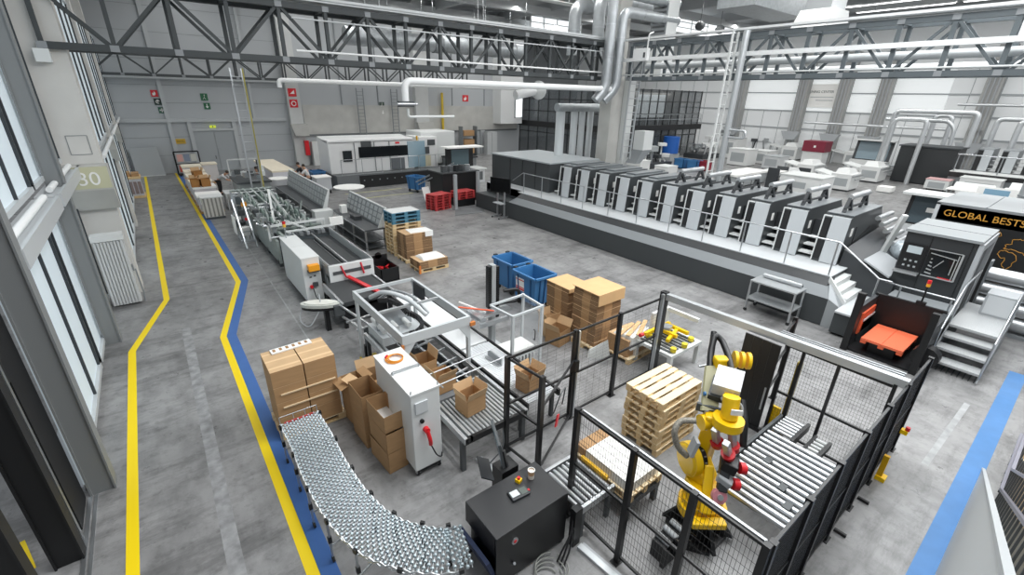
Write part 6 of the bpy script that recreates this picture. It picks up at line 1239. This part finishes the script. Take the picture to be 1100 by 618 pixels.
# console between booth and press
t = thing('control_console', 'dark glass console under a white canopy behind the press delivery', 'console', (27.3, 4, 0)); W(t).box(26.9, 27.9, 3.4, 5.2, 0, 1.0).build('desk', mat('c9ccce', .4)); W(t).hexa([(27.0, 3.4, 1.0), (27.4, 3.4, 1.0), (27.4, 5.2, 1.0), (27.0, 5.2, 1.0), (27.3, 3.4, 2.35), (27.6, 3.4, 2.35), (27.6, 5.2, 2.35), (27.3, 5.2, 2.35)]).build('hood', BLACK); W(t).hexa([(27.0, 3.55, 1.08), (27.0, 3.55, 1.08), (27.0, 5.05, 1.08), (27.0, 5.05, 1.08), (27.27, 3.55, 2.25), (27.28, 3.55, 2.25), (27.28, 5.05, 2.25), (27.27, 5.05, 2.25)]).build('screen', mat('46535a', .2)); W(t).hexa([(27.1, 4.1, 1.6), (27.11, 4.1, 1.6), (27.11, 4.5, 1.6), (27.1, 4.5, 1.6), (27.14, 4.1, 1.8), (27.15, 4.1, 1.8), (27.15, 4.5, 1.8), (27.14, 4.5, 1.8)]).build('screen_window', PAPER); W(t).box(26.5, 27.9, 3.2, 5.4, 2.35, 2.45).build('canopy', PALE)
# far end: red pallets, TV stand, mat, columns
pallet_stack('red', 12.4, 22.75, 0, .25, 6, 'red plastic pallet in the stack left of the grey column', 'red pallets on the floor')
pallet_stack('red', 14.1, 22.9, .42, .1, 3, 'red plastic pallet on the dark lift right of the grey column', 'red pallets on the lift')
tag(MB().box(13.5, 14.7, 22.5, 23.3, 0, .4).build('lift_block', BLACK), 'black lift block carrying the upper red pallets', 'lift')
t = thing('pile_lift', 'black feeder housing behind the red pallets', 'machine', (14, 24, 0)); W(t).box(13.2, 15.6, 23.6, 25.2, 0, 1.75).build('housing', BLACKM); W(t).box(13.1, 15.7, 23.5, 25.3, 1.75, 1.82).build('top', DGREY)
for i in range(5): W(t).obox((13.4+.4*i, 23.8, 2.0), .25, .3, .35, .2*i).build('component', (DGREY, STEEL, CHAR)[i % 3])
for p, q in (((12.9, 26.5, .9), (14.5, 24.5, 2.2)), ((12.6, 25.6, .9), (14.3, 23.7, 2.2))): W(t).bar(p, q, .08).build('tilted_rail', STEEL)
for x, y, l in ((13.08, 22.0, 'left grey guard column beside the red pallets'), (14.85, 22.4, 'right grey guard column beside the dark mat')):
    t = thing('guard_column', l, 'column', (x, y, 0)); W(t).box(x-.08, x+.08, y-.08, y+.08, 0, 1.95).build('column', PGREY); W(t).box(x-.15, x+.15, y-.15, y+.15, 0, .04).build('foot', MGREY)
tag(MB().hexa([(12.3, 20.8, 0), (14.1, 20.6, 0), (15.0, 22.2, 0), (13.3, 22.4, 0), (12.3, 20.8, .02), (14.1, 20.6, .02), (15.0, 22.2, .02), (13.3, 22.4, .02)]).build('floor_mat', mat('6d7072', .7)), 'dark grey floor mat beside the red pallets', 'mat')
tag(MB().hexa([(12.4, 24.3, 0), (12.8, 24.2, 0), (12.85, 24.3, 0), (12.45, 24.4, 0), (12.3, 24.6, .9), (12.7, 24.5, .95), (12.75, 24.55, .95), (12.35, 24.65, .9)]).build('white_sack', PAPER), 'white paper board leaning by the red pallets', 'board')
t = thing('television', 'large black screen on a wheeled stand before the press end', 'screen', (13.9, 18.9, 0)); b = W(t)
b.obox((14.1, 19.15, 1.72), .06, 1.25, .78, .35).build('housing', BLACK); W(t).obox((14.065, 19.14, 1.72), .01, 1.17, .7, .35).build('screen', SCRB)
for y in (18.85, 19.45): W(t).bar((14.15, y, .1), (14.15, y, 1.4), .07).build('column', STEEL); W(t).bar((13.8, y, .08), (14.4, y, .08), .06).build('foot', STEEL)
for x in (13.8, 14.4):
    for y in (18.85, 19.45): W(t).cyl((x-.02, y, .04), (x+.02, y, .04), .04, 8).build('caster', RUB)
W(t).box(13.85, 14.2, 18.8, 19.5, .78, .82).build('shelf', PGREY)
# white die cutting machine at the back
t = thing('die_cutter', 'long white die cutting machine on a dark base by the end wall', 'machine', (13, 32, 0)); DW = mat('e6e7e7', .4)
W(t).box(9.4, 18.2, 30.9, 34, 0, .9).build('base', mat('6c7072', .5)); W(t).box(10.9, 18.2, 30.85, 30.9, .03, .82).build('dark_panel', BLACKM); m = W(t)
for i in range(8): m.cyl((11.2+i*.55, 30.85, .5), (11.2+i*.55, 30.84, .5), .05, 8)
m.build('vent_holes', MGREY)
W(t).box(9.3, 15.4, 31.7, 34, .9, 3.1).build('main_body', DW, .05); W(t).prism([(31.7, 2.95), (33.9, 3.2), (33.9, 3.1), (31.7, 2.9)], 'x', 9.3, 15.4).build('roof', PALE)
W(t).box(11.3, 14.9, 31.62, 31.7, 1.9, 2.6).build('window', mat('1d2124', .15)); W(t).box(10.2, 10.8, 31.62, 31.7, 1.7, 2.4).build('side_window', mat('2a2f33', .2)); W(t).box(13.6, 14.6, 31.62, 31.7, .95, 1.75).build('dark_door', mat('6a6f73', .4)); W(t).box(11.5, 12.2, 31.6, 31.7, 2.6, 2.98).build('screen', DGREY); W(t).box(14.9, 16.3, 31.65, 31.72, 1.0, 2.85).build('blue_glass', clear('9fc0d0', .55)); W(t).box(14.0, 14.3, 31.66, 31.7, 2.72, 2.84).build('red_mark', RED)
for x in (11.0, 12.4, 13.5): W(t).box(x, x+.04, 31.64, 31.7, .95, 2.9).build('door_seam', MGREY)
W(t).box(15.9, 17.4, 31.8, 34, .9, 3.1).build('delivery_tower', DW, .04); W(t).box(16.4, 19.4, 32.5, 35, 1.0, 3.4).build('rear_body', PALE, .06); W(t).box(16.6, 17.2, 31.74, 31.8, 2.5, 2.9).box(16.3, 16.7, 31.74, 31.8, 1.9, 2.4).build('panel', DGREY); W(t).box(16.2, 16.8, 31.76, 31.8, 1.0, 1.8).build('yellow_panel', mat('cfc9ae', .5)); W(t).cyl((15.7, 31.7, 2.9), (15.7, 31.7, 3.2), .07, 8).build('beacon', YELD)
rail(t, [(9.8, 31.0, 1.9), (18.2, 31.0, 1.9)], [(9.8+1.4*i, 31.0, 1.9) for i in range(7)], 1.0)
W(t).box(18.2, 20.4, 31, 33.5, 0, 1.5).build('pile_housing', mat('85898b', .5)); W(t).box(18.1, 20.5, 30.9, 33.6, 1.5, 1.58).build('pile_top', BLACKM)
t = thing('control_console', 'console with wide screen and white canopy behind the red pallets', 'console', (18.5, 29.5, 0)); W(t).box(17.0, 19.6, 28.6, 29.9, .0, .95).build('desk', mat('cfd2d3', .4)); W(t).box(16.9, 19.7, 28.5, 29.95, .95, 1.05).build('desktop', PALE); W(t).box(17.1, 19.4, 29.9, 30.1, 1.05, 2.45).build('housing', BLACK); W(t).box(17.5, 19.0, 29.88, 29.9, 1.2, 2.3).build('screen', mat('566970', .2)); W(t).box(16.8, 19.9, 29.2, 30.3, 2.45, 2.55).build('canopy', PAPER); W(t).box(17.2, 19.4, 28.59, 28.6, .2, .8).build('front_panel', mat('5f6365', .5))
t = thing('white_cart', 'white wheeled cart beside the white die cutting machine', 'cart', (8.4, 30.6, 0)); W(t).box(7.9, 8.8, 30.2, 31.2, .25, 1.0).build('body', mat('c3c6c9', .5)); W(t).box(7.85, 8.85, 30.15, 31.25, 1.0, 1.05).build('top', PAPER)
for x in (8.0, 8.7):
    for y in (30.3, 31.1): W(t).cyl((x-.03, y, .1), (x+.03, y, .1), .1, 10).build('caster', RUB); W(t).box(x-.04, x+.04, y-.04, y+.04, .15, .26).build('caster_plate', DGREY)
bin_(8.6, 32.4, 0, 'blue bin half hidden beside the white cart', 0, .8, 1.0, 1.1)
t = thing('wall_cabinet', 'pale locker standing at the end wall by the red cabinet', 'cabinet', (12.2, 43, 0)); W(t).box(11.3, 13.2, 42.9, 43.6, 0, 2.0).build('body', PALE); W(t).box(12.22, 12.26, 42.88, 42.9, .1, 1.9).build('door_seam', MGREY)
for x, y, l, c in ((27.0, 43, 'brown cartons on a rack near the yellow pipe', 1), (30.2, 43, 'tall grey cabinet near the end wall pier', 0)):
    if c:
        t = thing('storage_rack', l, 'rack', (x, y, 0))
        for k in range(3): W(t).box(x-.6, x+1.2, 42.6, 43.4, .2+.9*k, .25+.9*k).build('shelf', DGREY); W(t).box(x-.4, x+.9, 42.7, 43.3, .25+.9*k, .8+.9*k).build('carton_row', CARD)
        for xx in (x-.6, x+1.2): W(t).box(xx-.03, xx+.03, 42.6, 43.4, 0, 3.0).build('upright', MGREY)
    else: t = thing('tall_cabinet', l, 'cabinet', (x, y, 0)); W(t).box(x-.6, x+.7, 42.7, 43.4, 0, 2.4).build('body', mat('b9bcbd', .5)); W(t).box(x, x+.03, 42.68, 42.7, .1, 2.3).build('door_seam', MGREY)
# ---------------------------------------------------------------- machines across the far floor
FW = mat('dcdedd', .5); FG = mat('a3a8aa', .5); FK = mat('3c4043', .5)
def bx(t, name, cx, cy, sx, sy, z0, z1, m, bev=0): return W(t).box(cx-sx/2, cx+sx/2, cy-sy/2, cy+sy/2, z0, z1).build(name, m, bev)
def folder(px, py, label, sx=1.6, sy=2.0, h=1.1, col=None, dark=False, slope=True):
    p = at(px, py); t = thing('folding_machine', label, 'machine', p); c = col or FW; x, y = p.x+sx/2, p.y
    bx(t, 'body', x, y, sx, sy*.55, .12, h, c, .02); bx(t, 'plinth', x, y, sx*.9, sy*.5, 0, .12, FK)
    W(t).box(x-sx/2-.01, x-sx/2, y-sy*.2, y+sy*.2, h*.3, h*.75).build('door_panel', FK if dark else FG)
    if slope: W(t).hexa([(x-sx*.4, y+sy*.28, h*.75), (x+sx*.4, y+sy*.28, h*.75), (x+sx*.4, y+sy*.8, h*.95), (x-sx*.4, y+sy*.8, h*.95), (x-sx*.4, y+sy*.28, h*.82), (x+sx*.4, y+sy*.28, h*.82), (x+sx*.4, y+sy*.8, h*1.05), (x-sx*.4, y+sy*.8, h*1.05)]).build('feed_table', PALE)
    for k in (-.35, .35): W(t).box(x+k*sx-.03, x+k*sx+.03, y+sy*.7, y+sy*.76, 0, h*.93 if slope else h*.5).build('leg', FG)
    W(t).hexa([(x-sx*.45, y-sy*.2, h), (x+sx*.45, y-sy*.2, h), (x+sx*.45, y+sy*.2, h), (x-sx*.45, y+sy*.2, h), (x-sx*.3, y-sy*.1, h+.35), (x+sx*.4, y-sy*.1, h+.3), (x+sx*.4, y+sy*.18, h+.3), (x-sx*.3, y+sy*.18, h+.35)]).build('hood', c)
    W(t).cyl((x-sx*.5, y-sy*.3, h*.9), (x+sx*.5, y-sy*.3, h*.9), .06, 8).cyl((x-sx*.5, y-sy*.38, h*.75), (x+sx*.5, y-sy*.38, h*.75), .05, 8).build('rollers', BRIGHT)
    return t
def pod(px, py, label, sx, sy, h, name='cabinet', cat='cabinet', m=None, top=None, wheels=False):
    p = at(px, py); t = thing(name, label, cat, p); z = .12 if wheels else .06
    bx(t, 'body', p.x+sx/2, p.y, sx, sy, z, h, m or FW, .015); bx(t, 'top', p.x+sx/2, p.y, sx*1.04, sy*1.04, h, h+.05, top or PALE)
    if wheels:
        for a in (.15, .85):
            for b in (-.35, .35): W(t).cyl((p.x+sx*a-.03, p.y+sy*b, .06), (p.x+sx*a+.03, p.y+sy*b, .06), .06, 8).build('caster', RUB)
    else: bx(t, 'plinth', p.x+sx/2, p.y, sx*.94, sy*.94, 0, .06, FK)
    W(t).box(p.x-.012, p.x, p.y-sy*.35, p.y+sy*.35, h*.25, h*.8).build('door', FG); return t
folder(899, 205, 'white folding machine with open side at the front of the far floor', 2.0, 2.4, 1.25)
folder(862, 192, 'white folding machine with grey door left of the others', 2.2, 2.4, 1.2, None, True)
folder(930, 196, 'pale machine with tilted white guard near the floor pedestal', 2.2, 2.6, 1.3)
folder(912, 178, 'white machine in front of the screen console on the far floor', 2.4, 2.6, 1.4)
folder(840, 200, 'low pale machine near the mast with a sheet stacker', 1.8, 2.2, 1.0, mat('d2d4d4', .5))
folder(845, 172, 'cluttered white machine beside the grey facade pillar', 2.4, 3, 1.5)
folder(960, 176, 'pale feeder machine before the dark far press', 2.2, 2.4, 1.2, mat('c4c7c8', .5))
folder(985, 190, 'white sloped machine with a yellow sticker', 2.0, 2.2, 1.35)
p = at(948, 207); t = thing('floor_pedestal', 'small white pedestal standing alone on the open far floor', 'pedestal', p); bx(t, 'body', p.x+.5, p.y, 1.0, .9, .05, .42, PAPER, .02); bx(t, 'foot', p.x+.5, p.y, .9, .8, 0, .05, FG)
p = at(975, 188); tag(MB().box(p.x-.02, p.x-.005, p.y-.1, p.y+.1, .75, .95).build('yellow_sticker', YELD), 'yellow warning sticker plate standing against the sloped white machine', 'sign')
# white box machine and bench behind the press towers
p = at(857, 214); t = thing('sheet_machine', 'white box-shaped machine right behind the press units', 'machine', p); bx(t, 'body', p.x+1.2, p.y+.2, 2.2, 2.6, .1, 1.45, FW, .03); bx(t, 'lid', p.x+1.2, p.y+.2, 2.3, 2.7, 1.45, 1.52, PALE); bx(t, 'plinth', p.x+1.2, p.y+.2, 2.0, 2.4, 0, .1, FK); W(t).box(p.x+.085, p.x+.1, p.y-.2, p.y+.8, .7, 1.1).build('panel', FG)
p = at(770, 200); t = thing('work_bench', 'very long white bench behind the printing press', 'bench', p); W(t).box(p.x, p.x+5.0, p.y-1.4, p.y+.4, .85, 1.0).build('benchtop', PAPER); W(t).box(p.x+.1, p.x+5.3, p.y-1.3, p.y+.3, .1, .85).build('cabinets', FG)
for i in range(5): W(t).box(p.x+.1+i*1.25, p.x+.16+i*1.25, p.y-1.32, p.y-1.3, .1, .85).build('post', FK)
p = at(826, 206); t = thing('sheet_rack', 'dark rack with white slats behind the press towers', 'rack', p)
for i in range(6): W(t).box(p.x, p.x+1.4, p.y-.4, p.y+.4, .3+.22*i, .34+.22*i).build('shelf', PAPER if i % 2 else FG)
for a in (0, 1.4): W(t).box(p.x+a-.03, p.x+a+.03, p.y-.4, p.y+.4, 0, 1.7).build('upright', FK)
# blue and red crates
for px_, py_, c, l in ((728, 181, BLUE, 'blue crate left of the other blue crate behind the press'), (742, 183, BLUE, 'blue crate right beside the red bin behind the press'), (754, 184, mat('8f2436', .5), 'dark red bin beside the blue crates behind the press')):
    p = at(px_, py_); t = thing('crate', l, 'crate', p); h = .9; b = W(t); s_ = .95
    b.box(p.x, p.x+s_, p.y-.5, p.y+.5, .05, .1)
    for q in ((0, .05, -.5, .5), (s_-.05, s_, -.5, .5), (0, s_, -.5, -.45), (0, s_, .45, .5)): b.box(p.x+q[0], p.x+q[1], p.y+q[2], p.y+q[3], .05, h)
    b.build('shell', c); W(t).box(p.x-.04, p.x+s_+.04, p.y-.54, p.y-.5, h-.08, h).box(p.x-.04, p.x, p.y-.54, p.y+.54, h-.08, h).build('rim', c); W(t).box(p.x+.1, p.x+.2, p.y-.4, p.y+.4, 0, .05).box(p.x+.75, p.x+.85, p.y-.4, p.y+.4, 0, .05).build('runner', FK)
p = at(713, 172); t = thing('tank', 'bright blue rounded tank below the dark glazed office', 'tank', p); W(t).cyl((p.x+.9, p.y, .7), (p.x+.9, p.y, 2.4), .85, 16).build('tank', mat('1f5db0', .45)); W(t).box(p.x+.1, p.x+1.7, p.y-.7, p.y+.7, 0, .7).build('stand', FG)
# red crate and consoles near the facade
p = at(884, 186); t = thing('crate', 'dark red crate on a white stand between facade pillars', 'crate', p); W(t).box(p.x+2.3, p.x+4.0, p.y+1.2, p.y+3.2, 1.6, 2.6).build('crate', mat('7d2438', .5)); W(t).box(p.x+2.4, p.x+3.9, p.y+1.3, p.y+3.1, 0, 1.6).build('stand', FW); W(t).box(p.x+2.28, p.x+2.3, p.y+2.0, p.y+2.2, 2.0, 2.2).build('tag', PAPER)
def console(px, py, label, w=2.6, h=2.3):
    p = at(px, py); t = thing('control_console', label, 'console', p); x = p.x
    W(t).box(x, x+1.2, p.y-w/2, p.y+w/2, 0, 1.0).build('desk', FW); W(t).hexa([(x+.6, p.y-w/2, 1.0), (x+.8, p.y-w/2, 1.0), (x+.8, p.y+w/2, 1.0), (x+.6, p.y+w/2, 1.0), (x+.9, p.y-w/2, h), (x+1.1, p.y-w/2, h), (x+1.1, p.y+w/2, h), (x+.9, p.y+w/2, h)]).build('hood', FK)
    W(t).hexa([(x+.58, p.y-w*.42, 1.1), (x+.6, p.y-w*.42, 1.1), (x+.6, p.y+w*.42, 1.1), (x+.58, p.y+w*.42, 1.1), (x+.85, p.y-w*.42, h-.1), (x+.87, p.y-w*.42, h-.1), (x+.87, p.y+w*.42, h-.1), (x+.85, p.y+w*.42, h-.1)]).build('screen', mat('7d8f98', .25)); W(t).box(x+.2, x+1.4, p.y-w/2-.1, p.y+w/2+.1, h, h+.1).build('canopy', PALE); return t
console(928, 184, 'screen console with pale canopy beside the facade pillar', 3, 2.8); console(906, 169, 'screen console half hidden behind white machines', 2.6, 2.6); console(870, 170, 'dark console near the second facade pillar', 2.4, 2.4)
# far dark press with units
t = thing('printing_press', 'second darker printing press across the hall by the side wall', 'printing press', (51, 8, 0))
W(t).box(50, 53, 7.7, 11.4, .05, 2.9).build('feeder_housing', mat('2e3133', .5), .04); W(t).box(49.9, 53.1, 7.6, 11.5, 2.9, 3.0).build('housing_top', FK)
W(t).box(48.8, 53, -10, 7.6, .05, 1.3).build('base', mat('7b8083', .5)); W(t).box(48.7, 48.8, -10, 7.6, 1.05, 1.4).build('dark_edge', BLACKM); W(t).box(48.7, 50.5, -10, 7.6, 1.4, 1.45).build('walkway', PALE)
for i in range(9):
    y = 6.3-1.35*i; u = W(t).box(50.5, 53.2, y-.45, y+.4, 1.45, 3.1).build('printing_unit', mat('8c9194', .4)); b = MB(Vector(t.location), u); b.box(50.42, 50.5, y-.45, y+.05, 1.5, 3.05).build('front_panel', PF); b = MB(Vector(t.location), u); b.box(50.44, 50.5, y+.09, y+.38, 1.5, 3.0).build('vent_strip', BLACKM)
    for k in range(3): MB(Vector(t.location), u).box(50.7+k*.3, 51.1+k*.3, y-.93, y-.47, 1.65+k*.28, 1.7+k*.28).build('step', PALE)
W(t).tube([(48.8, 7.5, 2.7), (48.8, -9, 2.7)], .05, 6).build('top_rail', STEEL)
for i in range(6): W(t).cyl((48.8, 7.4-2.4*i, 1.4), (48.8, 7.4-2.4*i, 2.7), .04, 6).build('rail_post', STEEL)
# silver pipe racks above it
def hoop(pts, r, label): tag(MB().tube(bend(pts, .4, 5), r, 10).build('extraction_pipe', mat('cfd3d5', .3, .5)), label, 'pipe')
hoop([(50.9, 12.9, 0), (50.9, 12.7, 5.6), (50.9, 7.5, 5.6), (50.9, 7.5, 3.1)], .19, 'tall silver extraction pipe arch over the second press, widest one')
hoop([(49.4, 12.2, 0), (49.4, 12.2, 5.0), (49.4, 10.1, 5.0), (49.4, 10.1, 0)], .17, 'silver extraction pipe arch inside the widest arch')
hoop([(54, 10.6, 0), (54, 10.6, 5.3), (54, 9.5, 5.3), (54, 9.5, 0)], .17, 'smallest silver extraction pipe arch behind the dark far press')
hoop([(54.5, 6.8, 0), (54.5, 6.8, 5.2), (54.5, 4, 5.2), (54.5, -2, 5.2)], .19, 'silver extraction pipe turning off right of the widest arch')
hoop([(53.8, 5.4, 0), (53.8, 5.4, 5.1), (53.8, 3, 5.1), (53.8, -3, 5.1)], .19, 'silver extraction pipe nearest the right hand far units')
hoop([(52, 13.5, 4.9), (52, 9.3, 4.9), (52, 8.8, 4.4), (52, 8.7, 3.1)], .15, 'short hooked silver pipe under the widest arch')
hoop([(57, 22, 4.1), (57, 10, 4.1)], .12, 'long white horizontal pipe along the pale side wall')
hoop([(57, 10, 6.2), (57, -6, 6.2)], .12, 'pale horizontal pipe high behind the second press')
# tables, boards, posters in front of the second press
for px_, py_, sx, sy, h, l in ((1035, 222, 1.6, 2.4, 1.0, 'white table with a bright tilted sheet near the dark console'), (1068, 236, 1.6, 2.2, 1.0, 'white table beside the tall silver pipe'), (1092, 225, 1.4, 2.0, 1.1, 'white table under the poster board')):
    p = at(px_, py_); t = thing('work_table', l, 'table', p); bx(t, 'tabletop', p.x+sx/2, p.y, sx, sy, h-.06, h, PAPER); bx(t, 'undershelf', p.x+sx/2, p.y, sx*.9, sy*.9, h*.35, h*.4, FG)
    for a in (.05, .95):
        for b in (-.46, .46): bx(t, 'leg', p.x+sx*a, p.y+sy*b, .06, .06, 0, h-.06, FG)
    W(t).hexa([(p.x+.3, p.y-sy*.4, h), (p.x+1.0, p.y-sy*.4, h), (p.x+1.0, p.y+sy*.4, h), (p.x+.3, p.y+sy*.4, h), (p.x+.5, p.y-sy*.4, h+.05), (p.x+1.1, p.y-sy*.4, h+.4), (p.x+1.1, p.y+sy*.4, h+.4), (p.x+.5, p.y+sy*.4, h+.05)]).build('tilted_board', PALE)
t = thing('poster_board', 'board with a blue poster standing before the second press', 'board', (36, 3.3, 0)); W(t).box(36, 36.08, 2.5, 4.2, .4, 2.0).build('board', PAPER); W(t).box(35.98, 36, 2.9, 3.9, 1.3, 1.9).build('blue_picture', mat('7fa5bd', .5)); W(t).box(35.98, 36, 2.9, 3.9, .6, 1.2).build('text_panel', mat('c9ced2', .5))
for y in (2.6, 4.1): W(t).bar((36.04, y, 0), (36.04, y, .4), .06).build('leg', FG); W(t).bar((35.7, y, .03), (36.4, y, .03), .06).build('foot', FG)
t = thing('extraction_pipe', 'fat silver vertical pipe standing behind the gold lettered booth', 'pipe', (32, 2.0, 0)); W(t).cyl((32, 1.75, 0), (32, 1.75, 4.6), .55, 18).build('pipe', mat('b5bbbe', .35, .5)); m = W(t)
for i in range(5): m.cyl((32, 1.75, .6+.8*i), (32, 1.75, .66+.8*i), .57, 18)
m.build('seam_rings', MGREY)
# clutter of small equipment between the mast and the facade
for i, (px_, py_, sx, sy, h, l) in enumerate(((676, 197, 1.2, 1.6, 1.7, 'grey tool cabinet left of the blue tank'), (708, 194, 1.4, 1.2, 1.1, 'white cabinet with printed sheets left of the blue crates'), (672, 188, 1.2, 1.0, 1.3, 'pale pump cabinet beside the concrete pillar foot'), (790, 178, 2, 2, 1.6, 'white cabinet right of the mast under the light wall'), (812, 176, 2.2, 2, 1.3, 'pale cabinet behind the railings near the light wall'), (778, 170, 2.4, 2, 2.2, 'tall white cabinet left of the light wall panels'))):
    pod(px_, py_, l, sx, sy, h)
for i, (px_, py_, n, l) in enumerate(((688, 180, 9, 'tangle of white robot arms behind the first press units'), (745, 170, 8, 'cluster of pale machine parts behind the blue crates'), (815, 166, 12, 'busy white assembly rig under the light wall panels'), (832, 156, 10, 'busy pale assembly rig beside the leftmost facade pillar'), (858, 160, 9, 'pale assembly rig in front of the facade pillar pipes'))):
    p = at(px_, py_); t = thing('assembly_rig', l, 'machine', p); rnd = random.Random(i+3)
    bx(t, 'base', p.x+1.5, p.y, 3.4, 2.4, 0, .5, FK)
    for k in range(n): x, y = p.x+rnd.random()*3, p.y-1+rnd.random()*2; hh = .9+rnd.random()*1.4; W(t).bar((x, y, .5), (x+rnd.uniform(-.4, .4), y+rnd.uniform(-.4, .4), hh), .12).obox((x, y, hh), .5+rnd.random()*.5, .4+rnd.random()*.4, .2+rnd.random()*.3, rnd.random()).build('module', (FW, FG, PALE, FK)[k % 4])
    W(t).box(p.x+.1, p.x+.16, p.y-1.1, p.y+1.1, 1.5, 1.56).box(p.x+.1, p.x+.16, p.y-1.1, p.y-1.04, .5, 1.5).box(p.x+.1, p.x+.16, p.y+1.04, p.y+1.1, .5, 1.5).build('guard_rail', STEEL)
    if i == 2: W(t).ball((p.x+1, p.y-.5, 1.9), .28).build('yellow_cap', YEL)

for i, (px_, py_, sx, sy, h, l) in enumerate(((800, 160, 3, 2.2, 2.0, 'long white housing below the light wall panels'), (826, 182, 2, 1.6, 1.2, 'low white cabinet beside the slatted sheet rack'), (900, 160, 2.2, 2, 1.9, 'white cabinet behind the red crate stand'), (948, 172, 2.2, 2, 1.5, 'pale cabinet left of the dark far press'), (955, 190, 1.2, 1.4, .9, 'low grey trolley beside the sloped white machine'), (1003, 205, 1.4, 1.4, .8, 'pink topped trolley near the dark console'), (1046, 211, 1.8, 2.2, 1.2, 'wide white delivery table of the second press'))):
    pod(px_, py_, l, sx, sy, h, m=(FW, mat('c5c8c9', .5), PALE)[i % 3], top=(PALE, FG, FK)[i % 3] if i != 5 else mat('c9a3a3', .6), wheels=i in (4, 5))
for i, (px_, py_, n, l) in enumerate(((775, 163, 12, 'crowded white equipment right of the mast'), (925, 168, 10, 'crowded white equipment before the third facade pillar'))):
    p = at(px_, py_); t = thing('assembly_rig', l, 'machine', p); rnd = random.Random(i+30)
    bx(t, 'base', p.x+1.5, p.y, 3.2, 2.2, 0, .45, FG)
    for k in range(n): x, y = p.x+rnd.random()*3, p.y-1+rnd.random()*2; hh = .9+rnd.random()*1.5; W(t).bar((x, y, .45), (x+rnd.uniform(-.5, .5), y+rnd.uniform(-.5, .5), hh), .1).obox((x, y, hh), .4+rnd.random()*.6, .3+rnd.random()*.4, .15+rnd.random()*.35, rnd.random()).cyl((x-.3, y, hh*.8), (x+.4, y+.1, hh*.8), .08, 8).build('module', (FW, FG, PALE, FK, mat('3c4f66', .5))[k % 5])
    W(t).box(p.x+.1, p.x+.16, p.y-1.1, p.y+1.1, 1.5, 1.56).box(p.x+.1, p.x+.16, p.y-1.1, p.y-1.04, .45, 1.5).box(p.x+.1, p.x+.16, p.y+1.04, p.y+1.1, .45, 1.5).build('guard_rail', STEEL)
# ---------------------------------------------------------------- gallery stair at the lower right
t = thing('staircase', 'pale stair with closed side and wooden balusters below the gallery', 'staircase', (7, -.6, 0))
SZ = lambda x: max(0, (10.6-x)*.505)
W(t).hexa([(10.6, -.31, 0), (10.6, -.335, 0), (2.4, -.335, 0), (2.4, -.31, 0), (10.6, -.31, .02), (10.6, -.335, .02), (2.4, -.335, SZ(2.4)), (2.4, -.31, SZ(2.4))]).build('stringer', mat('cfd3d4', .5))
W(t).hexa([(10.62, -.3, .0), (10.62, -.345, .0), (2.4, -.345, SZ(2.4)-.03), (2.4, -.3, SZ(2.4)-.03), (10.6, -.3, .04), (10.6, -.345, .04), (2.4, -.345, SZ(2.4)+.02), (2.4, -.3, SZ(2.4)+.02)]).build('stringer_cap', mat('b6babc', .5))
TR = mat('d9dada', .55); BAL = mat('b3aea3', .6); BALW = mat('e3cdaa', .6, 0, .1, 6.); TZ = lambda x: max(0, (9.3-x)*.53)
for i in range(20):
    x = 9.2-i*.34; z = TZ(x-.1)
    W(t).box(x-.34, x, -1.9, -.345, max(.02, z-.06), max(.05, z)).build('tread', TR)
for i in range(25):
    x = 11.4-i*.34; z = TZ(x)+.06
    W(t).box(x-.03, x, -.86, -.58, z, z+.4).build('baluster', BAL); W(t).box(x-.03, x, -.86, -.58, z+.4, z+1.1).build('baluster', BALW); W(t).box(x-.035, x+.005, -.59, -.57, z, z+1.1).build('edge_strip', DGREY)
for h in (.55, .95): W(t).bar((11.4, -.55, h), (9.3, -.55, h), .04).bar((9.3, -.55, h), (3.2, -.55, TZ(3.2)+h), .04).build('handrail', mat('8f8f9a', .4, .3))
